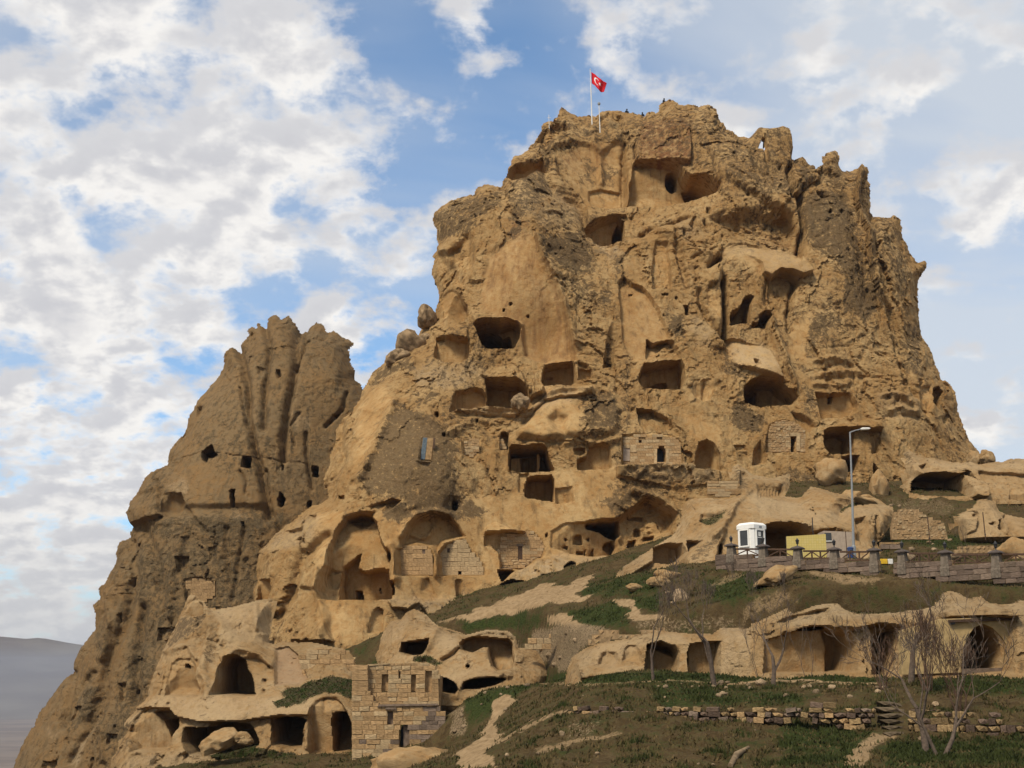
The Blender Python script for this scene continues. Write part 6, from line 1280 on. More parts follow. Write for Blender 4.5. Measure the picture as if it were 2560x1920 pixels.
e, fr = wall('masonry_wall', 'rubble wall with a narrow black door under the right overhang', cn['wall_right'] - .12, Z('D', (440, 1186), (440, 1085), (458, 1005), (500, 980), (560, 968), (648, 990), (700, 1045), (716, 1188)), .2, (.22, .5), [M_BLOCK, M_BLOCKP, M_BLOCK], [Z('D', (600, 1182), (600, 1082), (637, 1082), (637, 1182)), Z('D', (526, 1030), (544, 1030), (544, 1048), (526, 1048))], shapes=BLOCKS + RUBBLE, wob=.06)
frame_part('doorway_shade', fr, Z('D', (601, 1182), (601, 1082), (636, 1082), (636, 1182)), M_IRON, e, -1.6, -1.5); frame_part('door_jamb', fr, Z('D', (640, 1182), (640, 1060), (664, 1060), (664, 1182)), M_BLOCKP, e, 0, .06); frame_part('lintel', fr, Z('D', (594, 1080), (594, 1058), (645, 1058), (645, 1080)), M_BLOCKP, e, 0, .07)  # panel behind the door opening: interior shade put in as dark colour
e, fr = wall('masonry_wall', 'tan block wall with one tiny window, left of the pale block wall', cn['wall_ll'] - .12, Z('L', (1292, 962), (1295, 690), (1362, 658), (1500, 638), (1636, 660), (1684, 725), (1696, 962)), .36, (.5, 1.0), [M_BLOCK], [Z('L', (1574, 725), (1574, 672), (1606, 672), (1606, 725))])
frame_part('window_infill', fr, Z('L', (1574, 725), (1574, 672), (1606, 672), (1606, 725)), M_BLOCKD, e, -.1, -.05)
e, fr = wall('masonry_wall', 'pale large-block wall under the right lower alcove', cn['wall_lr'] - .12, Z('G', (1374, 602), (1374, 450), (1424, 402), (1485, 366), (1556, 352), (1594, 432), (1655, 494), (1684, 545), (1684, 602)), .37, (.6, 1.1), [M_BLOCKP], [Z('G', (1432, 438), (1432, 408), (1450, 408), (1450, 438)), Z('G', (1508, 596), (1508, 575), (1518, 566), (1530, 575), (1530, 596))])
frame_part('window_infill', fr, Z('G', (1432, 438), (1432, 408), (1450, 408), (1450, 438)), M_BLOCKD, e, -.1, -.05)
e, fr = wall('masonry_wall', 'patched stone wall with a brown door beside the small stone arch', cn['wall_n'] - .12, Z('N', (440, 700), (450, 560), (560, 505), (700, 515), (732, 470), (812, 484), (895, 565), (938, 640), (895, 765), (815, 800), (700, 888), (455, 880)), .25, (.35, .8), [M_BLOCK, M_BLOCK, M_BLOCKP], [Z('N', (640, 802), (642, 645), (690, 645), (690, 802))], shapes=BLOCKS + RUBBLE[:2])
frame_part('door', fr, Z('N', (640, 802), (642, 645), (690, 645), (690, 802)), M_WOOD, e, -.10, -.04); frame_part('lintel', fr, Z('N', (625, 645), (625, 622), (700, 622), (700, 645)), M_BLOCKG, e, 0, .06)
frame_part('blocked_arch', fr, Z('N', (365, 830), (385, 790), (390, 730), (405, 690), (425, 676), (440, 690), (445, 880), (385, 878)), M_BLOCKP, e, -.08, .06)
frame_part('threshold_slab', fr, Z('N', (395, 880), (420, 905), (590, 915), (570, 890)), M_PARA, e, -.1, .5)
e, fr = wall('block_infill', 'little stack of stone blocks in the dark arch left of the twin-bay cave', cn['blocked_arch'] - 1.5, Z('C', (686, 1168), (688, 1100), (712, 1098), (722, 1125), (742, 1168)), .26, (.4, .9), [M_BLOCK, M_BLOCKP], wob=.05)
e, fr = wall('masonry_patch', 'ragged patch of stone blocks on the dark shoulder of the castle', cn['patch_wall'] - .1, Z('C', (442, 1200), (442, 1108), (548, 1095), (548, 1180), (500, 1226)), .26, (.3, .7), [M_BLOCK, M_BLOCKP, M_BLOCK], shapes=BLOCKS + RUBBLE[:3], wob=.05)
e, fr = wall('masonry_wall', 'orange block wall set in the grey spire above the cave rock', SPIRE.named['spire_wall'] - .12, Z('F', (1285, 480), (1282, 365), (1380, 348), (1486, 372), (1488, 470), (1410, 512)), .3, (.4, .8), [M_BLOCK], [Z('F', (1296, 462), (1296, 428), (1316, 428), (1316, 462))])
e, fr = wall('masonry_wall', 'low smooth block wall on the ledge above the ticket booth', STREETROCK.named['booth_wall'] - .1, Z('D', (24, 1480), (24, 1388), (238, 1388), (242, 1478), (130, 1498)), .2, (.6, 1.3), [M_BLOCK, M_BLOCKP])
yw = 94.0
# ruined house -----------------------------------------------------------------------
HY = 75.0; fr = flat_frame(HY); house = base_empty('ruined_house', fr, [(885, 1910), (1115, 1910)], 'roofless ruined stone house with tall slit windows at lower left', 'house')
frl = flat_frame(HY - .5)
def hm(x, z, r): return M_BLOCKG if (z < frl.q(0, 1765)[1] and x > frl.q(1055, 1800)[0] and r.random() < .62) or (z < frl.q(0, 1800)[1] and r.random() < .10) else r.choice([M_BLOCK, M_BLOCK, M_BLOCK, M_BLOCKP])
win = [Z('Y', (855, 815), (868, 500), (975, 500), (965, 815)), Z('Y', (1365, 810), (1372, 500), (1450, 500), (1445, 810)), Z('Y', (1150, 590), (1152, 470), (1185, 470), (1180, 590)), Z('Y', (1608, 870), (1618, 460), (1725, 460), (1725, 870))]
up = empty('upper_wall', (0, 0, 0)); up.parent = house; up.matrix_basis = house.matrix_basis.inverted()
bpy.context.view_layer.update()
masonry_parent = house
def sub_wall(name, fr_, poly, holes, rule=None, **k):
    """one wall of the house: its core is the part, the blocks its sub-parts"""
    poly_q = [fr_.q(*p) for p in poly]
    e_ = empty('tmp'); masonry(e_, fr_, poly, k.pop('course', .25), k.pop('length', (.4, .8)), [M_BLOCK, M_BLOCK, M_BLOCKP], .45, holes, mat_rule=rule, mname=name, **k)
    core = [o for o in COL.objects if o.parent == e_ and o.name.split('.')[0] == name][0]
    kids = [o for o in COL.objects if o.parent == e_ and o != core]
    core.parent = house; core.matrix_basis = house.matrix_basis.inverted()
    for o in kids: o.parent = core
    bpy.data.objects.remove(e_); return core
bpy.data.objects.remove(up)
sub_wall('upper_wall', fr, Z('Y', (620, 1060), (620, 380), (760, 370), (1000, 335), (1240, 350), (1360, 345), (1640, 330), (1720, 380), (1790, 400), (1870, 560), (1840, 640), (1850, 1040)), win, top_ragged=.08)
sub_wall('wing_wall', flat_frame(HY - .45), Z('Y', (340, 985), (350, 360), (620, 360), (622, 760), (740, 985)), [], length=(.5, 1.0), course=.28)
dw = Z('Y', (1160, 1960), (1160, 1500), (1190, 1430), (1240, 1395), (1300, 1425), (1335, 1500), (1345, 1960)); wn = Z('Y', (955, 1400), (960, 1130), (1060, 1130), (1050, 1400))
sub_wall('lower_wall', frl, Z('Y', (345, 2060), (345, 990), (760, 990), (820, 1060), (1800, 1060), (1960, 1200), (1960, 2060)), [dw, wn], hm)
for w_ in win: frame_part('window_infill', fr, w_, M_BLOCK, house, -.48, -.34)
frame_part('window_infill', frl, wn, M_BLOCKG, house, -.42, -.3); frame_part('window_lintel', frl, Z('Y', (925, 1130), (925, 1098), (1110, 1098), (1110, 1130)), M_BLOCKG, house, 0, .12)
frame_part('door', frl, Z('Y', (1225, 1960), (1225, 1400), (1300, 1425), (1335, 1500), (1345, 1960)), M_BLOCKG, house, -.46, -.34); frame_part('doorway_shade', frl, dw, M_IRON, house, -.95, -.85)  # rearmost dark panel paints the shade inside the house door
frame_part('cornice', frl, Z('Y', (780, 1080), (820, 1045), (1830, 1030), (1830, 1060)), M_BLOCKG, house, -.3, .1); frame_part('wall_cap', fr, Z('Y', (600, 385), (620, 350), (1000, 330), (1000, 350)), M_BLOCKP, house, -.3, .06)
for cx_, cy_, cz_, dd in ((fr.q(885, 1700)[0] + .2, HY + 1.7, (fr.q(885, 1662)[1] + fr.q(885, 1900)[1]) / 2 - .3, (.4, 3.4, 5.4)), (fr.q(1100, 1700)[0] - .2, HY + 1.5, (fr.q(885, 1680)[1] + fr.q(885, 1900)[1]) / 2 - .3, (.4, 2.6, 5.0))):
    mb = MB(); mb.box((cx_, cy_, cz_), dd); o = mb.build('side_wall', M_BLOCK, house, bevel=.03); o.matrix_basis = house.matrix_basis.inverted()
# free-standing rubble walls ---------------------------------------------------------
e, fr = wall('rubble_wall', 'crumbling rubble wall on the slope beyond the fence', 88.5, Z('W', (300, 1330), (285, 1180), (330, 950), (450, 880), (680, 905), (820, 1005), (1050, 1085), (1110, 1330)), .2, (.2, .48), [M_BLOCK, M_BLOCKP, M_BLOCK], shapes=RUBBLE + BLOCKS[:2], wob=.12, depth=.5)
e, fr = wall('rubble_wall', 'low terrace wall of loose stones above the right fence', 80.5, Z('W', (1210, 1530), (1210, 1470), (1420, 1420), (1800, 1420), (1830, 1530)), .24, (.22, .5), [M_BLOCKY, M_BLOCKP, M_BLOCK], shapes=RUBBLE, wob=.12, depth=.4)
e, fr = wall('rubble_wall', 'short stack of red and grey blocks behind the fence gap', 80.0, Z('W', (130, 1470), (130, 1380), (420, 1370), (420, 1470)), .28, (.35, .6), [M_BLOCKY, M_BLOCKG, M_BLOCK], wob=.06, depth=.4)
e, fr = wall('rubble_wall', 'tumbled stones along the top of the left terrace cave face', 67.2, Z('H', (735, 1085), (790, 1010), (850, 985), (1000, 1000), (1100, 1000), (1280, 965), (1280, 1000), (1000, 1050), (860, 1072)), .26, (.25, .55), [M_BLOCK, M_BLOCKY, M_BLOCKP], shapes=RUBBLE, wob=.2, depth=.5)
e, fr = wall('rubble_wall', 'ruined wall of pale blocks beside the big black cave mouth', 79.0, Z('G', (1960, 1110), (2000, 1040), (2050, 1030), (2100, 1060), (2150, 1010), (2150, 1100), (2010, 1115)), .3, (.4, .7), [M_BLOCKP, M_BLOCK], wob=.06, depth=.4)
e, fr = wall('retaining_wall', 'weathered block wall behind the grassy ledge left of the ruined house', 85.2, Z('G', (440, 1320), (400, 1160), (520, 1110), (700, 1115), (790, 1150), (790, 1320)), .3, (.4, .8), [M_BLOCK, M_BLOCKP, M_BLOCK], wob=.03, depth=.4, top_ragged=.2)
fr = Frame(place(1400, 1790, 50.2), place(2215, 1790, 46.9)); poly = Z('T', (60, 370), (60, 275), (120, 280), (530, 290), (540, 330), (620, 300), (1000, 295), (1500, 310), (1960, 310), (2100, 270), (2212, 262)) + Z('U', (300, 740), (560, 750), (855, 765), (830, 870), (740, 960), (600, 968), (350, 930), (180, 860)) + Z('T', (1960, 430), (1500, 425), (1100, 440), (880, 450), (560, 480), (540, 440), (400, 410), (280, 420))
e = base_empty('drystone_wall', fr, poly, 'long low drystone wall of mixed stones across the lower grass', 'wall')
masonry(e, fr, poly, .19, (.18, .48), [M_BLOCKY, M_BLOCKD, M_BLOCKD, M_BLOCKG, M_BLOCKY, M_BLOCK, M_BLOCKD], .45, shapes=RUBBLE + BLOCKS, wob=.2, top_ragged=.42, core_in=.2, core_depth=.2, core_mat=M_GAP)
fr = Frame(place(2265, 1810, 46.6), place(2600, 1820, 44.9)); poly = Z('U', (1140, 1000), (1135, 880), (1160, 790), (1400, 790), (1550, 820), (1900, 820), (2212, 860), (2400, 870), (2400, 990), (2212, 1010), (2000, 1030), (1860, 1060), (1600, 1050), (1350, 1020))
e = base_empty('drystone_wall', fr, poly, 'drystone wall of yellow stones at the lower right behind the bush', 'wall')
masonry(e, fr, poly, .24, (.2, .45), [M_BLOCKY, M_BLOCKY, M_BLOCKD, M_BLOCKD], .45, shapes=RUBBLE + BLOCKS, wob=.12, top_ragged=.2, core_in=.2, core_depth=.2, core_mat=M_GAP)
M_STEP = plain_mat('worn_step', (.105, .078, .048), 1, .05, .4, 5, bump=.8, rand=.3)
# steps between the two drystone walls
st = empty('stone_steps', hit(2235, 1830)); tag(st, 'worn earth and stone steps between the two drystone walls', 'steps')
for k in range(6):
    v_ = 1835 - k * 15; q = place(2232 - 2 * k, v_, 46.6 + k * .55); o = link('step', with_mat(RUBBLE[k], M_STEP), None, st); o.matrix_basis = Matrix.Translation(Vector(q) - st.location) @ Matrix.Diagonal((random.uniform(.8, 1.15), .55, .2, 1)) @ Matrix.Rotation(random.uniform(-.14, .14), 4, 'Z') @ Matrix.Rotation(random.uniform(-.05, .05), 4, 'Y')
# ------------------------------------------------------------------ parapet, pillars and timber rail
def parapet(A, B, wall_poly, pillars, label, flabel, spans_):
    fr = Frame(A, B); e = base_empty('parapet_wall', fr, wall_poly, label, 'wall')
    masonry(e, fr, wall_poly, .27, (.5, .95), [M_PARA, M_PARA, M_BLOCKG], .4, wob=.0)
    f = base_empty('timber_fence', fr, wall_poly, flabel, 'fence'); inv = f.matrix_basis.inverted(); out = {}
    bpy.context.view_layer.update()
    for u, vt, vb in pillars:
        a, zt = fr.q(u, vt); _, zb = fr.q(u, vb); h = zt - zb; p0 = fr.w(a, zb, -.2)
        mb = MB(); mb.lathe([(.36, -.35), (.36, .10), (.33, .12), (.27, h)], (0, 0, 0), 4, True, fr.rz); pil = mb.build('pillar', M_PILLAR, f, bevel=.02); pil.matrix_basis = inv @ Matrix.Translation(p0)
        mb = MB(); mb.lathe([(.44, 0), (.46, .05), (.30, .14), (.10, .19)], (0, 0, h + .002), 4, True, fr.rz); mb.build('cap', M_CAP, pil)
        mb = MB(); mb.lathe([(.05, 0), (.03, .05), (.03, .10), (.07, .12), (.10, .30), (.12, .31), (.04, .40), (.012, .46)], (0, 0, h + .2), 8); mb.build('lantern', M_IRON, pil)
        out[u] = (a, zt, zb)
    for u0, u1, vt, vb in spans_:
        a0, zt = fr.q(u0, vt); a1, zt2 = fr.q(u1, vt); _, zb = fr.q(u0, vb); _, zb2 = fr.q(u1, vb)
        def bar(nm, p, q, t=.075):
            P0, P1 = Vector(fr.w(p[0], p[1], -.2)), Vector(fr.w(q[0], q[1], -.2)); d = P1 - P0; L_ = d.length
            mb = MB(); mb.box((0, 0, 0), (L_, t, t)); o = mb.build(nm, M_WOOD, f, bevel=.008)
            ex = d.normalized(); ez = Vector((-ex.z * fr.d[0], -ex.z * fr.d[1], math.hypot(ex.x, ex.y))).normalized(); ey = ez.cross(ex)
            o.matrix_basis = inv @ (Matrix.Translation((P0 + P1) / 2) @ Matrix((ex, ey, ez)).transposed().to_4x4())
        bar('top_rail', (a0, zt), (a1, zt2), .10); bar('bottom_rail', (a0, zb), (a1, zb2), .08)
        n_ = max(2, round((a1 - a0) / .62)); lerp = lambda t: (a0 + (a1 - a0) * t, zt + (zt2 - zt) * t, zb + (zb2 - zb) * t)
        for k in range(1, n_): x, t_, b_ = lerp(k / n_); bar('baluster', (x, b_ + .04), (x, t_ - .05))
        for k in range(n_):
            x0, t0, b0 = lerp(k / n_); x1, t1, b1 = lerp((k + 1) / n_)
            if k % 2: bar('brace', (x0 + .04, t0 - .06), (x1 - .04, b1 + .05), .06)
            else: bar('brace', (x0 + .04, b0 + .05), (x1 - .04, t1 - .06), .06)
    return fr
P_L = [(1824, 1366, 1392), (1903.5, 1368, 1402), (1990, 1373, 1405), (2082, 1376, 1407), (2181.8, 1378, 1416)]
parapet(place(1788, 1400, 75.5), place(2205, 1400, 69.0), Z('O', (255, 850), (255, 680), (540, 682), (960, 708), (1240, 718), (1420, 742), (2194, 752), (2440, 758), (2440, 960), (2100, 930), (1500, 880), (900, 900), (560, 960), (300, 860)), P_L,
        'left stone parapet under the timber fence below the booth', 'left run of brown timber railing with lantern pillars by the booth', [(1836, 1892, 1372, 1388), (1916, 1977, 1373, 1392), (2004, 2068, 1377, 1395), (2096, 2168, 1379, 1400)])
P_R = [(2251, 1382, 1420), (2359, 1384, 1424), (2486, 1384, 1428)]
parapet(place(2234, 1400, 68.6), place(2640, 1400, 62.5), Z('Q', (445, 960), (445, 780), (800, 780), (1250, 785), (2194, 792), (2600, 795), (2600, 1100), (2194, 1050), (1500, 1030), (800, 1000)), P_R,
        'right stone parapet under the timber fence', 'right run of brown timber railing with stone pillars', [(2268, 2343, 1383, 1404), (2376, 2470, 1386, 1406), (2503, 2630, 1385, 1407)])
kb = empty('painted_kerb', place(2215, 1410, 71.5)); tag(kb, 'yellow and white painted kerb in the gap of the fence', 'kerb')
for nm, u0, u1, mt in (('yellow_block', 2198.5, 2220, M_YELP), ('white_block', 2220.5, 2233.5, M_WHP)):
    a = place(u0, 1397, 71.5); b = place(u1, 1410, 71.5); mb = MB(); mb.box(((a[0] + b[0]) / 2, 71.7, (a[2] + b[2]) / 2), (b[0] - a[0], .35, a[2] - b[2])); o = mb.build(nm, mt, kb, bevel=.02); o.matrix_basis = kb.matrix_basis.inverted()
# ------------------------------------------------------------------ ticket booth and the shelter's walls
by = 80.0; bx, _, bz0 = place(1881.5, 1400, by); _, _, bzt = place(1881, 1309, by); H = bzt - bz0
booth = empty('ticket_booth', (bx, by, bz0), R(-52)); tag(booth, 'white plastic ticket booth with rounded corners and two windows', 'booth')
hw, ch = .70, .16
def oct_(h_, c_): return [(-h_ + c_, -h_), (h_ - c_, -h_), (h_, -h_ + c_), (h_, h_ - c_), (h_ - c_, h_), (-h_ + c_, h_), (-h_, h_ - c_), (-h_, -h_ + c_)]
mb = MB(); V = []; F = []; lv = [(hw, ch, 0), (hw, ch, .25), (hw - .02, ch, .27), (hw - .02, ch, H - .42), (hw + .03, ch, H - .38), (hw + .03, ch, H - .14), (hw - .10, ch, H)]
for h_, c_, z_ in lv: V += [(x, y, z_) for x, y in oct_(h_, c_)]
for i in range(len(lv) - 1):
    for k in range(8): F.append((i * 8 + k, i * 8 + (k + 1) % 8, (i + 1) * 8 + (k + 1) % 8, (i + 1) * 8 + k))
F.append(tuple(range(7, -1, -1))); F.append(tuple((len(lv) - 1) * 8 + k for k in range(8))); mb.add(V, F); mb.build('body', M_WHITE, booth)
for rz, nm in ((0, 'left'), (math.pi / 2, 'right'), (math.pi, 'back'), (-math.pi / 2, 'rear')):
    Mr = Matrix.Rotation(rz, 3, 'Z'); mb = MB(); w0, z0, z1 = .36, .85, H - .50
    for cx, cz, dx, dz in ((-w0, (z0 + z1) / 2, .09, z1 - z0 + .18), (w0, (z0 + z1) / 2, .09, z1 - z0 + .18), (0, z0 - .045, w0 * 2 - .09, .09), (0, z1 + .045, w0 * 2 - .09, .09)): mb.box(Mr @ Vector((cx, -hw - .01, cz)), (dx, .09, dz), M=Mr)
    fo = mb.build('window_frame', M_WHITE, booth, bevel=.01)
    mb = MB(); mb.box(Mr @ Vector((0, -hw + .008, (z0 + z1) / 2)), (w0 * 2 - .09, .03, z1 - z0), M=Mr); mb.build('pane', M_GLASS, fo)
    if nm == 'right':
        mb = MB(); mb.box(Mr @ Vector((-.06, -hw - .012, z1 - .22)), (.24, .006, .28), M=Mr); mb.build('paper_notice', M_WHP, fo)
        mb = MB(); mb.box(Mr @ Vector((0, -hw - .014, z1 - .44)), (w0 * 2 - .09, .03, .04), M=Mr); mb.build('glazing_bar', M_WHITE, fo)
        mb = MB(); mb.box(Mr @ Vector((.02, -hw - .035, H - .27)), (.26, .02, .13), M=Mr); mb.build('sign_plate', M_GREYP, booth)
def slab(name, label, cat, u0, u1, vt, vb, Y, th, mat, rz=0.0, vt2=None):
    a = place(u0, vb, Y); b = place(u1, vt, Y); w_ = b[0] - a[0]; h0 = place(u0, vt, Y)[2] - a[2]; h1 = place(u1, vt2 or vt, Y)[2] - a[2]
    e = empty(name, ((a[0] + b[0]) / 2, Y, a[2]), rz); tag(e, label, cat); mb = MB(); mb.prism([(-w_ / 2, 0), (w_ / 2, 0), (w_ / 2, h1), (-w_ / 2, h0)], 0, th); mb.build('panel', mat, e); return e, w_, h0
e, w_, h_ = slab('yellow_screen', 'yellow tiled screen wall across the dark shelter', 'screen', 1969, 2064.5, 1341, 1402, 79.4, .12, M_YPANEL, 0, 1335)
for k in (-1, 1):
    mb = MB(); mb.box((k * (w_ / 2 - .05), .2, h_ / 2), (.07, .1, h_)); mb.build('post', M_GREYP, e)
e, w_, h_ = slab('kiosk_wall', 'beige kiosk wall with a dark window beside the yellow screen', 'kiosk', 2063, 2133, 1327, 1402, 80.6, 1.6, M_BEIGE, 0, 1330)
mb = MB(); mb.box((-w_ / 2 + .26, -.012, h_ - .38), (.42, .05, .5)); wf = mb.build('window', M_GLASS, e); mb = MB(); mb.box((-w_ / 2 + .26, -.03, h_ - .66), (.5, .09, .05)); mb.build('window_sill', M_WHP, wf); mb = MB(); mb.box((w_ / 2 - .5, -.014, h_ / 2), (.03, .03, h_)); mb.build('joint_strip', M_WOOD, e)
b0 = place(2127.5, 1402, 78.6); bn = empty('waste_bin', b0); tag(bn, 'blue waste bin at the foot of the street lamp', 'bin'); mb = MB(); mb.lathe([(.16, 0), (.17, .05), (.19, .72), (.21, .74), (.21, .80), (.10, .86)], n=14); mb.build('body', M_BLUE, bn, smooth=40); mb = MB(); mb.box((.0, -.2, .6), (.16, .03, .1)); mb.build('flap', M_IRON, bn)
l0 = place(2136, 1402, 79.2); l1 = place(2125, 1080, 79.2); lp = empty('street_lamp', l0); tag(lp, 'tall grey street lamp with a single arm beside the kiosk', 'street lamp')
d_ = Vector(l1) - Vector(l0); mb = MB(); mb.tube([(0, 0, -.3), (0, 0, .9), tuple(d_ * .5), tuple(d_)], [.10, .09, .065, .05], 12); mb.build('pole', M_GREYP, lp, smooth=40)
mb = MB(); mb.lathe([(.22, 0), (.22, .03), (.14, .05), (.14, .9), (.12, .95)], n=12); mb.build('base', M_GREYP, lp)
mb = MB(); mb.tube([tuple(d_ + Vector((0, 0, -.03))), tuple(d_ + Vector((.35, -.02, .10))), tuple(d_ + Vector((.75, -.04, .18)))], [.045, .04, .04], 8); mb.build('arm', M_GREYP, lp)
mb = MB(); mb.prism([(0, -.05), (.5, -.03), (.62, .03), (.52, .10), (.10, .10), (-.05, .03)], -.14, .14, tuple(d_ + Vector((.68, -.04, .17)))); mb.build('lamp_head', M_WHP, lp, bevel=.02)
t0 = place(2033, 1340, 86.6); tp = empty('thin_post', t0); tag(tp, 'thin dark metal post standing on the rock above the yellow screen', 'post'); mb = MB(); mb.tube([(0, 0, -1.2), (0, 0, place(2033, 1294, 86.6)[2] - t0[2])], .035, 6); mb.build('shaft', M_IRON, tp); mb = MB(); mb.lathe([(.07, -.04), (.07, .0), (.03, .03)], n=8); mb.build('collar', M_IRON, tp)
for (u, v0, v1, Y, lab) in ((2463, 1336, 1280, 86.0, 'rusty pole standing before the small hollowed rock'), (2324, 1345, 1292, 86.5, 'rusty pipe leaning on the rubble wall beyond the fence')):
    a = hit(u, v0); a = place(u, v0, Y); e = empty('rusty_pole', a); tag(e, lab, 'pole'); mb = MB(); mb.tube([(0, 0, -.4), (-.02, .05, place(u, v1, Y)[2] - a[2])], .035, 6); mb.build('shaft', M_WOOD, e); mb = MB(); mb.lathe([(.06, -.02), (.06, .03)], n=8); mb.build('foot', M_IRON, e)
# glazed opening high on the shoulder, gate and beam ------------------------------------
fr = flat_frame(cn['pane'] - .03); e = base_empty('glazed_window', fr, Z('C', (155, 1088), (135, 1240)), 'tall glazed window set in the dark shoulder of the castle', 'window')
frame_part('pane', fr, Z('C', (140, 1240), (160, 1090), (190, 1090), (172, 1240)), M_BLUEG, e, 0, .04); frame_part('reveal', fr, Z('C', (174, 1240), (192, 1090), (232, 1090), (215, 1242)), M_BLOCK, e, -.1, .02); frame_part('shutter', fr, Z('C', (228, 1170), (232, 1095), (242, 1095), (240, 1165)), M_WOOD, e, 0, .2)
fr = flat_frame(TERR.named['gate_arch'] - 1.9); e = base_empty('iron_gate', fr, Z('I', (1780, 1262), (2137, 1262)), 'dark iron gate inside the pointed arch at the right', 'gate')
for k in range(15):
    x = 1800 + 23 * k; top = np.interp(x, [1790, 1830, 1880, 1930, 2000, 2070, 2130], [1120, 1030, 975, 955, 985, 1060, 1200]); frame_part('bar', fr, Z('I', (x, 1262), (x, top), (x + 6, top), (x + 6, 1262)), M_IRON, e, 0, .03)
for y in (1030, 1120, 1200, 1255): frame_part('cross_bar', fr, Z('I', (1820 if y < 1100 else 1795, y), (2060 if y < 1100 else 2120, y), (2060 if y < 1100 else 2120, y + 7), (1820 if y < 1100 else 1795, y + 7)), M_IRON, e, .03, .06)
M_PLASTER = plain_mat('yellow_plaster', (.37, .262, .122), .95, .08, .18, 2.5, bump=.3)
fr = flat_frame(TERR.named['facade'] - .18); arch_ = Z('I', (1778, 1275), (1785, 1170), (1800, 1090), (1830, 1015), (1870, 962), (1930, 938), (1995, 965), (2060, 1030), (2105, 1110), (2130, 1190), (2134, 1275))
e = base_empty('arched_facade', fr, Z('I', (1400, 1275), (2150, 1275)), 'flat yellowish plastered front around the pointed arch at the right', 'facade')
frame_part('plaster_front', fr, Z('I', (1368, 1290), (1365, 985), (1640, 905), (2146, 888), (2156, 1275)) + arch_[::-1], M_PLASTER, e, -.45, .0)
frame_part('arch_sill', fr, Z('I', (1780, 1285), (1780, 1250), (2130, 1240), (2130, 1285)), M_BLOCKG, e, -.4, .08)
fr = flat_frame(TERR.named['facade'] - .25); e = base_empty('timber_beam', fr, Z('I', (1680, 930), (2142, 915)), 'long timber beam above the pointed arch', 'beam'); frame_part('beam', fr, Z('I', (1690, 930), (1690, 912), (2140, 893), (2140, 912)), M_WOOD, e, -.3, .16); frame_part('bracket', fr, Z('I', (1700, 945), (1700, 930), (1730, 929), (1730, 943)), M_IRON, e, -.2, .1)
# ------------------------------------------------------------------ summit: flag, lamp, mast, people
def ctop(u, extra=1.2):
    """a standing place just behind the castle's skyline at picture column u"""
    k = np.abs(CASTLE.u - u) < 3; k &= CASTLE.sd > 4
    i = np.argmin(np.where(k, CASTLE.v, 1e9)); return float(CASTLE.Y.ravel()[i])
fy = 143.0; a = Vector(place(1480, 300, fy)); b = Vector(place(1475.5, 174, fy)); fp = empty('flagpole', a); tag(fp, 'white flagpole with a red star and crescent flag on the summit', 'flagpole')
d_ = b - a; mb = MB(); mb.tube([(0, 0, -.6), tuple(d_ * .5), tuple(d_)], [.075, .065, .045], 8); mb.build('pole', M_WHP, fp); mb = MB(); mb.lathe([(.03, 0), (.08, .05), (.03, .12)], tuple(d_), 8); mb.build('finial', M_WHP, fp)
TL, TR, BR, BL = [Vector(place(*p, fy)) - a for p in ((1478.5, 180), (1517.5, 207.5), (1510, 231), (1479.5, 208))]
def fl(s_, t_):
    top = TL.lerp(TR, s_); bot = BL.lerp(BR, s_); p = top.lerp(bot, t_)
    sag = Vector((0, 0, -.16 * math.sin(s_ * 3.1) * (1 if t_ > .5 else .4) + .10 * math.sin(s_ * 7.5))); return p + sag + Vector((0, .22 * math.sin(s_ * 8 + t_ * 1.2) * s_ ** .6 + .05 * math.sin(s_ * 19), 0))
nx_, ny_ = 28, 14; V = [fl(i / nx_, j / ny_) for j in range(ny_ + 1) for i in range(nx_ + 1)]; F = [(j * (nx_ + 1) + i, j * (nx_ + 1) + i + 1, (j + 1) * (nx_ + 1) + i + 1, (j + 1) * (nx_ + 1) + i) for j in range(ny_) for i in range(nx_)]
mb = MB(); mb.add(V, F); flag = mb.build('flag', M_RED, fp, smooth=80); sm = flag.modifiers.new('thick', 'SOLIDIFY'); sm.thickness = .012
def emblem(name, pts, tri):
    mb = MB(); V = []; F = []
    for sgn in (-1, 1):
        o_ = len(V); V += [fl(s_, t_) + Vector((0, sgn * .02, 0)) for s_, t_ in pts]; F += [tuple(i + o_ for i in f) for f in tri]
    mb.add(V, F); mb.build(name, M_FLAGW, flag)
n = 24; pts = []; tri = []
for k in range(n + 1):
    w = R(38) + (2 * math.pi - R(76)) * k / n; pts.append((.36 + .170 * math.cos(w), .48 + .26 * math.sin(w)))
for k in range(n + 1):
    w = R(52) + (2 * math.pi - R(104)) * k / n; pts.append((.40 + .135 * math.cos(w), .48 + .205 * math.sin(w)))
for k in range(n): tri.append((k, k + 1, n + 2 + k, n + 1 + k))
emblem('crescent', pts, tri)
pts = [(.585, .48)]
for k in range(10):
    w = math.pi + 2 * math.pi * k / 10; r_ = .085 if k % 2 == 0 else .034; pts.append((.585 + r_ * math.cos(w), .48 + 1.5 * r_ * math.sin(w)))
emblem('star', pts, [(0, 1 + k, 1 + (k + 1) % 10) for k in range(10)])
a = Vector(place(1500, 322, 140.2)); b = Vector(place(1497.5, 262, 140.2)); e = empty('summit_lamp', a); tag(e, 'short white lamp post below the summit flag', 'lamp post'); d_ = b - a; mb = MB(); mb.tube([(0, 0, -.5), tuple(d_)], [.06, .045], 8); mb.build('pole', M_WHP, e); mb = MB(); mb.lathe([(.05, -.05), (.16, .0), (.18, .22), (.06, .34)], tuple(d_), 8); mb.build('lamp_head', M_GREYP, e)
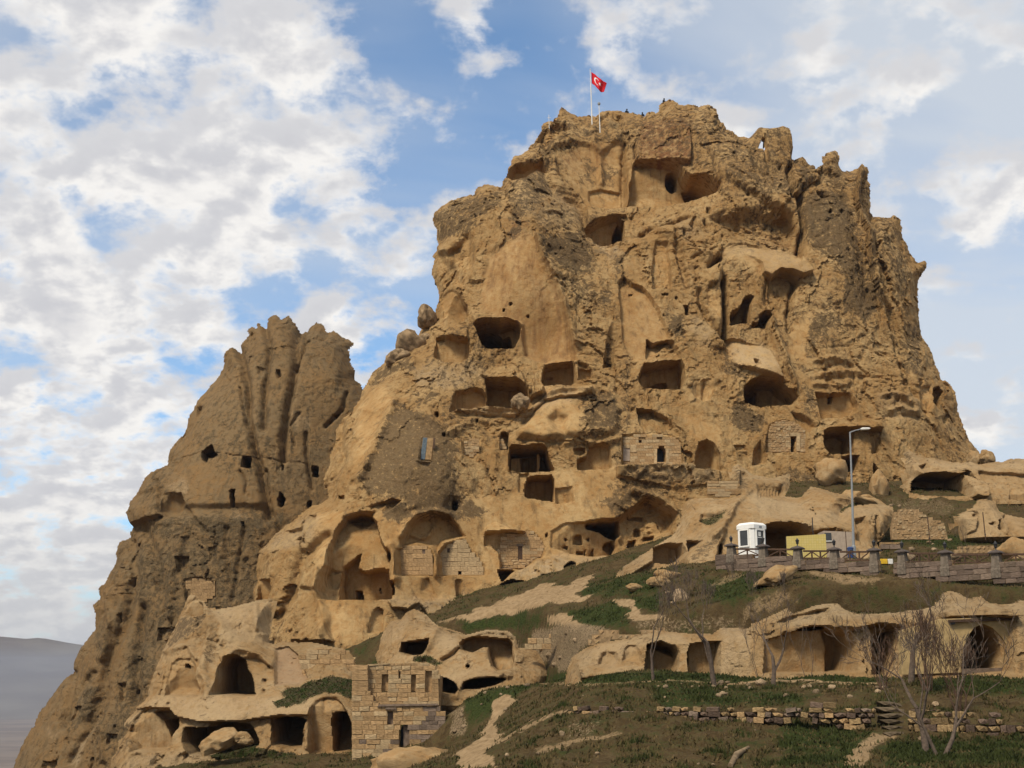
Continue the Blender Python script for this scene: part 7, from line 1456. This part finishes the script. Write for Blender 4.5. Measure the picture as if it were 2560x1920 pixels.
a = Vector(place(1373, 306, 140.5)); b = Vector(place(1372, 287, 140.5)); e = empty('antenna', a); tag(e, 'small whitish antenna on the left edge of the summit', 'antenna'); d_ = b - a; mb = MB(); mb.tube([(0, 0, -.8), tuple(d_)], [.045, .03], 6); mb.build('mast', M_WHP, e); mb = MB(); mb.tube([tuple(d_ * .6 + Vector((-.22, 0, 0))), tuple(d_ * .6 + Vector((.22, 0, 0)))], .03, 6); mb.build('cross_arm', M_WHP, e)
def person(uv, Y, label, hgt=1.72, rz=0.0, lean=0.0):
    top = place(uv[0], uv[1], Y); o = empty('person', (top[0], Y, top[2] - hgt), rz); tag(o, label, 'person', None); s_ = hgt / 1.75
    J = dict(pel=(0, 0, .95), wai=(0, .01, 1.12), che=(0, 0, 1.35), nek=(0, -.01, 1.50), hd0=(0, -.02, 1.58), hd=(0, -.03, 1.66), hdt=(0, -.02, 1.74), hl=(-.09, 0, .90), hr=(.09, 0, .90), kl=(-.10, -.03, .50), kr=(.11, -.01, .50), al=(-.10, 0, .09), ar=(.12, .02, .09), tl=(-.11, -.17, .04), tr=(.14, -.15, .04),
             sl=(-.19, 0, 1.42), sr=(.19, 0, 1.42), el=(-.25, .03, 1.16), er=(.25, .03, 1.16), wl=(-.22, -.10, .95), wr=(.22, -.10, .95), fl=(-.20, -.15, .86), fr=(.20, -.15, .86))
    E = [('pel', 'wai'), ('wai', 'che'), ('che', 'nek'), ('nek', 'hd0'), ('hd0', 'hd'), ('hd', 'hdt'), ('pel', 'hl'), ('pel', 'hr'), ('hl', 'kl'), ('hr', 'kr'), ('kl', 'al'), ('kr', 'ar'), ('al', 'tl'), ('ar', 'tr'), ('che', 'sl'), ('che', 'sr'), ('sl', 'el'), ('sr', 'er'), ('el', 'wl'), ('er', 'wr'), ('wl', 'fl'), ('wr', 'fr')]
    Rr = dict(pel=(.15, .11), wai=(.14, .10), che=(.17, .12), nek=(.06, .06), hd0=(.075, .08), hd=(.085, .10), hdt=(.055, .065), hl=(.09, .09), hr=(.09, .09), kl=(.06, .06), kr=(.06, .06), al=(.045, .045), ar=(.045, .045), tl=(.04, .03), tr=(.04, .03), sl=(.07, .07), sr=(.07, .07), el=(.05, .05), er=(.05, .05), wl=(.036, .036), wr=(.036, .036), fl=(.03, .035), fr=(.03, .035))
    ks = list(J); me = bpy.data.meshes.new('body'); me.from_pydata([tuple(q * s_ for q in J[k]) for k in ks], [(ks.index(a_), ks.index(b_)) for a_, b_ in E], []); bo = link('body', me, M_CLOTH, o)
    sk = bo.modifiers.new('skin', 'SKIN'); 
    for i, k in enumerate(ks): me.skin_vertices[0].data[i].radius = Rr[k]; me.skin_vertices[0].data[i].use_root = (k == 'pel')
    ss = bo.modifiers.new('sub', 'SUBSURF'); ss.levels = 1; ss.render_levels = 1
    mb = MB(); mb.lathe([(.105, -.06), (.112, .0), (.09, .07), (.03, .105)], (0, -.01, 1.67 * s_), 10); mb.build('hair', M_IRON, o)
person((1567, 272.5), 150.0, 'person in dark clothes standing nearest the flag, head above the summit edge', 1.72, .3)
person((1606, 281), 150.0, 'person in dark clothes between two boulders on the summit edge', 1.70, -.4)
person((1660, 246), 151.0, 'person in dark clothes at the highest summit crag', 1.74, .8)
ORD = ['leftmost', 'second from left', 'third from left', 'fourth from left', 'fifth from left', 'sixth from left', 'seventh from left', 'eighth from left', 'ninth from left', 'tenth from left', 'eleventh from left', 'twelfth from left', 'thirteenth from left', 'fourteenth from left', 'fifteenth from left', 'sixteenth from left']
# ------------------------------------------------------------------ bare trees and shrubs
def grow(r, p, d, L, rad, depth, spread, up, segs, twigs, trunk, maxd, kids=(2, 3)):
    """one limb and, from it, the next ones"""
    pts = [p]; rads = [rad]; q = p.copy(); dd = d.copy(); n = 4 if depth < 2 else 3; rad = max(rad, .010)
    for i in range(n):
        dd = (dd + Vector((r.uniform(-1, 1), r.uniform(-1, 1), r.uniform(-.6, .8))) * .16 + Vector((0, 0, up * .06))).normalized()
        q = q + dd * (L / n); pts.append(q.copy()); rads.append(rad * (1 - .42 * (i + 1) / n))
    (trunk if depth < 2 else twigs).tube(pts, rads, 7 if depth == 0 else (5 if depth < 3 else 3), cap=depth < 2)
    if depth >= maxd: return
    for k in range(r.randint(*kids)):
        i = r.choice([n, n, n - 1, n - 1, max(1, n - 2)]) if k else n
        ax = Vector((r.uniform(-1, 1), r.uniform(-1, 1), r.uniform(-.2, .2))); ax = (ax - dd * ax.dot(dd)).normalized()
        nd_ = (dd * math.cos(spread) + ax * math.sin(spread * r.uniform(.7, 1.25))); nd_.z += up * .22; nd_.normalize()
        grow(r, pts[i], nd_, L * r.uniform(.62, .86), rads[i] * (.86 if k == 0 else r.uniform(.55, .75)), depth + 1, spread, up, segs, twigs, trunk, maxd, kids)
def tree(name, base, h, rad, seed, label, cat='tree', trunk_frac=.34, spread=.55, up=1.0, maxd=5, kids=(2, 3), mat=None, mat2=None, lean=(0, 0), stems=1, group=None):
    r = random.Random(seed); e = empty(name, base); tag(e, label, cat, group); tr, tw = MB(), MB()
    for s_ in range(stems):
        a = 2 * math.pi * s_ / max(1, stems) + r.uniform(-.4, .4); k = 0 if stems == 1 else .45
        d = Vector((lean[0] + k * math.cos(a) * r.uniform(.4, 1), lean[1] + k * math.sin(a) * .7, 1)).normalized()
        grow(r, Vector((.06 * math.cos(a) * (stems > 1), .06 * math.sin(a) * (stems > 1), -.15)), d, h * trunk_frac * r.uniform(.9, 1.1), rad * (1 if stems == 1 else r.uniform(.6, 1)), 0, spread, up, 0, tw, tr, maxd, kids)
    tr.build('trunk', mat or M_BARK, e, smooth=70); tw.build('crown', mat2 or mat or M_BARK, e); return e
def b3(u, v, Y): x, y, z = place(u, v, Y); return (x, y, gz(x, y) - .02)
tree('bare_tree', b3(1633, 1704, 57.5), 3.1, .085, 11, 'slim bare tree with a forked trunk before the left arched alcove', spread=.50, trunk_frac=.42, maxd=5, up=1.2)
tree('bare_tree', b3(1786, 1704, 57.3), 5.6, .13, 23, 'tall bare tree standing between the arched alcoves and the pale pillar', spread=.55, trunk_frac=.34, maxd=7, kids=(2, 2), up=1.3)
tree('bare_tree', b3(1932, 1704, 57.0), 3.8, .12, 37, 'bare round-headed tree before the wide terrace alcove', spread=.68, trunk_frac=.36, maxd=7, kids=(2, 2), up=.9)
tree('bare_tree', b3(2276, 1700, 53.5), 5.6, .15, 41, 'tallest bare tree with a wide crown left of the pointed arch', spread=.70, trunk_frac=.34, maxd=7, kids=(2, 2), up=.8)
tree('bare_tree', b3(2353, 1915, 41.5), 4.6, .10, 53, 'two-stemmed bare tree in the grass at the lower right corner', spread=.62, trunk_frac=.34, maxd=7, kids=(2, 2), up=.8, stems=2)
tree('bare_tree', b3(2316, 1878, 43.0), 4.4, .13, 67, 'thick-trunked bare tree growing before the right drystone wall', spread=.70, trunk_frac=.32, maxd=8, kids=(2, 2), up=.5)
tree('bare_shrub', b3(2400, 1790, 47.5), 2.8, .05, 71, 'reddish bare shrub behind the right drystone wall', 'shrub', .36, .5, 1.4, 5, (2, 3), M_BARKR, None, (0, 0), 5)
tree('bare_shrub', b3(2320, 1740, 51.0), 2.7, .05, 79, 'reddish twiggy shrub between the tallest tree and the arch', 'shrub', .38, .42, 1.8, 5, (2, 3), M_BARKR, None, (0, 0), 6)
tree('bare_shrub', b3(2210, 1735, 52.0), 2.0, .04, 83, 'low twiggy shrub left of the tallest bare tree', 'shrub', .38, .5, 1.2, 4, (2, 3), M_BARKR, None, (0, 0), 5)
tree('bare_shrub', b3(1898, 1694, 60.0), 2.2, .025, 89, 'thin leafless sapling against the pale pillar', 'shrub', .45, .35, 1.8, 4, (2, 2), M_BARK, None, (0, 0), 3)
tree('bare_shrub', b3(2018, 1690, 60.0), 2.3, .022, 97, 'thin leafless sapling against the wide terrace alcove', 'shrub', .5, .28, 2.0, 3, (2, 2), M_BARK, None, (0, 0), 2)
tree('bare_shrub', place(2414, 1385, 80.0), 1.5, .02, 101, 'small pale forked sapling above the right fence', 'shrub', .5, .35, 1.5, 3, (2, 2), M_BARK, None, (0, 0), 2)
for k, (u, v, h) in enumerate(((1720, 1500, 1.6), (1770, 1520, 1.3), (1880, 1490, 1.2), (1690, 1535, 1.4), (1960, 1480, 1.0), (1830, 1450, 1.0))):
    q = hit(u, v); tree('bare_shrub', (q[0], q[1], q[2] - .03), h, .018, 200 + k, ('first', 'second', 'fifth', None, 'sixth', 'fourth')[k] and ORD[(1, 2, 4, 0, 5, 3)[k]].capitalize() + ' wispy bush on the slope under the parapet' or 'leftmost wispy bush on the slope under the parapet', 'shrub', .42, .4, 1.6, 4, (2, 3), M_BARK, None, (0, 0), 4, group='wispy bushes on the slope under the parapet')
# ------------------------------------------------------------------ boulders and stones
def rock_mesh(seed, sub=4, rough=.22, flat=.0):
    bm = bmesh.new(); bmesh.ops.create_icosphere(bm, subdivisions=sub, radius=1.0)
    P = np.array([v.co[:] for v in bm.verts], np.float32)
    n = fbm(P[:, 0] * .9 + seed * 3.1, P[:, 1] * .9 + P[:, 2] * .7, seed, 3); n2 = fbm(P[:, 2] * 1.3 + seed, P[:, 0] * 1.1 - P[:, 1], seed + 9, 3); n3 = ridged(P[:, 0] * 2.2 + P[:, 2], P[:, 1] * 2.2 + seed, seed + 4, 3)
    k = 1 + rough * (n + n2) * 1.5 + .06 * n3
    rr = np.random.default_rng(seed)
    for _ in range(7):                                   # broken faces
        d = rr.normal(size=3); d /= np.linalg.norm(d); h = rr.uniform(.62, .92); t = (P * k[:, None]) @ d; k = np.where(t > h, k * h / np.maximum(t, 1e-3) * .6 + k * .4, k)
    for v, s_ in zip(bm.verts, k): v.co *= float(s_)
    me = bpy.data.meshes.new('rock_shape'); bm.to_mesh(me); bm.free()
    for p in me.polygons: p.use_smooth = True
    me.set_sharp_from_angle(angle=R(38)); return me
def boulder(u, v, Y, w, h, label, mat, seed, d=None, tilt=0.0, cat='boulder', name='boulder', sink=0.0):
    """w, h: width and height in picture pixels"""
    k = Y / FPX; x, y, z = place(u, v, Y); o = link(name, rock_mesh(seed), mat, None, (x, Y + sink, z)); o.scale = (w * k / 2, (d or (w + h) / 2) * k / 2, h * k / 2); o.rotation_euler = (0, tilt, seed * .7 % .6); return tag(o, label, cat)
boulder(1066, 794, 126.8, 50, 74, 'dark upright boulder perched on the castle left edge', M_CRUST, 3)
boulder(1026, 862, 125.2, 88, 72, 'larger crusted boulder wedged lower on the castle left shoulder', M_CRUST, 5, tilt=.3)
boulder(992, 900, 123.6, 66, 44, 'flat crusted rock lying left of the wedged boulder', M_CRUST, 8, tilt=-.5)
boulder(1068, 850, 125.5, 34, 40, 'small boulder between the wedged boulder and the niche', M_CRUST, 9)
boulder(1301, 1008, 115.6, 54, 44, 'grey boulder lying on the ledge before the double cave', M_CRUST, 12, tilt=.2)
M_PALEB = M_LOW
boulder(552, 1850, 77.8, 96, 58, 'large leaning pale boulder before the low black cave', M_LOW, 14, tilt=-.45)
boulder(608, 1849, 77.6, 58, 32, 'smaller pale boulder before the low black cave', M_LOW, 17, tilt=.2)
boulder(2467, 1143, 106.0, 36, 40, 'rounded boulder on the skyline above the arched rock', M_LOW, 19)
boulder(2436, 1146, 107.0, 34, 44, 'square boulder leaning on the castle foot at right', M_LOW, 22, tilt=.5)
boulder(1045, 1925, 60.0, 215, 110, 'big smooth pale rock at the bottom edge below the ruined house', M_LOW, 25, d=120, tilt=.06)
boulder(1895, 1237, 103.0, 120, 78, 'grey crusted boulder behind the ticket booth ledge', M_CRUST, 28, tilt=.1)
boulder(2195, 1225, 103.0, 50, 100, 'upright stone stump on the slope left of the arched rock', M_LOW, 31)
boulder(2180, 1262, 100.0, 110, 34, 'long pale boulder lying on the slope beside the lamp head', M_LOW, 33, tilt=.35)
boulder(2125, 1250, 101.5, 62, 60, 'domed pale rock behind the street lamp', M_LOW, 36)
boulder(2080, 1178, 106.0, 90, 70, 'rounded rock step below the right overhang', M_LOW, 38)
boulder(2385, 1395, 74.0, 40, 26, 'yellowish boulder seen through the right railing', M_STONE, 44); boulder(2560, 1385, 78.0, 120, 70, 'big tan rock at the right edge above the fence', M_LOW, 46); boulder(2270, 1394, 75.0, 40, 22, 'brown boulder just behind the fence gap', M_STONE, 48)
for k, (u, v, w, h, lab) in enumerate(((1648, 1456, 66, 34, 'smooth pale rock half sunk in grass left of the slope path'), (1668, 1440, 70, 30, 'tan rock half sunk in grass below the low shelter cave'), (1700, 1492, 52, 40, 'crumbling orange rock in the grass slope'), (1945, 1442, 110, 46, 'tan rock with a round hole under the parapet'), (1590, 1470, 60, 24, 'flat pale rock beside the upper path'))):
    q = hit(u, v + h * .35); o = boulder(u, v, q[1] + .35, w, h, lab, M_LOW if k != 2 else M_STONE, 50 + k, tilt=(-.35 if k == 3 else .1))
    if k == 3:
        x, y, z = place(1944, 1455, q[1] - .38); pass
# single stones one can pick out on the grass
SH = [rock_mesh(300 + k, 2, .25) for k in range(6)]
stones = [('T', x, y, w) for x, y, w in ((850, 130, 26), (915, 145, 50), (910, 228, 30), (1050, 105, 16), (1145, 130, 30), (1205, 130, 26), (1320, 135, 50), (1395, 110, 60), (1450, 100, 50), (1440, 145, 40), (1650, 150, 56), (1630, 122, 46), (1735, 115, 90), (1375, 215, 60), (1410, 200, 60), (1440, 200, 36), (1960, 210, 60), (2120, 145, 46), (2165, 140, 40), (20, 555, 50), (322, 708, 36), (975, 182, 20), (1035, 513, 16), (1690, 515, 24), (1085, 820, 30), (1200, 812, 30), (1325, 805, 30), (200, 210, 18))]
stones += [('U', x, y, w) for x, y, w in ((300, 635, 70), (190, 595, 50), (240, 585, 46), (450, 602, 80), (865, 597, 56), (925, 597, 56), (1255, 1070, 46), (1400, 760, 70), (870, 640, 60), (610, 680, 60), (1350, 1080, 30))]
stones += [('V', x, y, w) for x, y, w in ((1340, 355, 40), (1355, 770, 46), (750, 745, 60), (1640, 760, 46), (1860, 590, 60), (1120, 310, 24), (1150, 205, 40), (1300, 212, 34), (1360, 152, 40), (1540, 130, 50), (2185, 755, 40), (880, 560, 70), (960, 520, 60), (940, 420, 46))]
stones += [('H', x, y, w) for x, y, w in ((640, 795, 16), (1300, 735, 40), (1330, 800, 30), (700, 1170, 30), (520, 1230, 50), (560, 1180, 40), (430, 1120, 60), (480, 1170, 50), (600, 1010, 40), (660, 1060, 40), (420, 1060, 50))]
stones += [('Q', x, y, w) for x, y, w in ((1575, 418, 40), (930, 530, 80), (980, 545, 40), (1000, 620, 90), (800, 690, 60), (700, 620, 90), (1210, 495, 70), (1830, 500, 60), (540, 40, 60), (420, 35, 70))]
def where(zn, x, y):
    if zn == 'T': return ('on the bank before the arched alcoves' if x < 1250 else 'on the bank before the wide terrace alcove') if y < 280 else 'on the grass below the long drystone wall'
    if zn == 'U': return 'on the bank behind the right drystone wall' if y < 800 else 'on the grass before the right drystone wall'
    if zn == 'V': return 'on the slope beside the lower path'
    if zn == 'H': return 'on the slope by the upper path' if y < 900 else 'in the bare gully between the cave rocks'
    return 'on the bank behind the right fence' if y > 300 else 'on top of the rubble wall'
clus = {}
for t in stones: clus.setdefault(where(*t[:3]), []).append(t)
lab_of = {}
for wh, l in clus.items():
    l.sort(key=lambda t: t[1])
    for i, t in enumerate(l): lab_of[t] = ('pale stone, ' + ORD[min(i, 15)] + ' ' + wh)
for k, (zn, x, y, w) in enumerate(stones):
    (u, v), = zz(zn, (x, y)); q = hit(u, v); s_ = w * ZONES[zn][2] * q[1] / FPX / 2
    o = link('field_stone', with_mat(SH[k % 6], M_STONE), None, None, (q[0], q[1] + s_ * .4, q[2] + s_ * .22)); o.scale = (s_ * 1.1, s_, s_ * random.uniform(.6, .85)); o.rotation_euler = (0, random.uniform(-.2, .2), random.uniform(0, 6)); tag(o, lab_of[(zn, x, y, w)], 'stone', 'loose stones on the hillside')
q = hit(1850, 1905); e = link('fallen_log', None) if False else None
mb = MB(); a = Vector(hit(1826, 1919)); b = Vector(hit(1871, 1874)); mb.tube([a + Vector((0, 0, .05)), (a + b) / 2 + Vector((-.08, 0, .12)), b + Vector((0, 0, .06))], [.09, .11, .06], 8); o = mb.build('bare_branch', M_STONE, smooth=60); tag(o, 'bleached bent branch lying in the grass at the bottom edge', 'branch')
# ------------------------------------------------------------------ air: far things fade
mb = MB(); mb.box((0, 0, -37.5), (60000, 60000, 307)); hz = mb.build('haze', None); tag(hz, kind='stuff')
m = bpy.data.materials.new('haze_air'); m.use_nodes = True; nt = m.node_tree; nt.nodes.clear(); ou = nt.nodes.new('ShaderNodeOutputMaterial'); pv = nt.nodes.new('ShaderNodeVolumePrincipled')
pv.inputs['Color'].default_value = (.68, .77, .93, 1); pv.inputs['Density'].default_value = 0.000078; pv.inputs['Anisotropy'].default_value = .2
nt.links.new(pv.outputs[0], ou.inputs['Volume']); hz.data.materials.append(m)
print('script %.1fs' % (time.time() - T0))
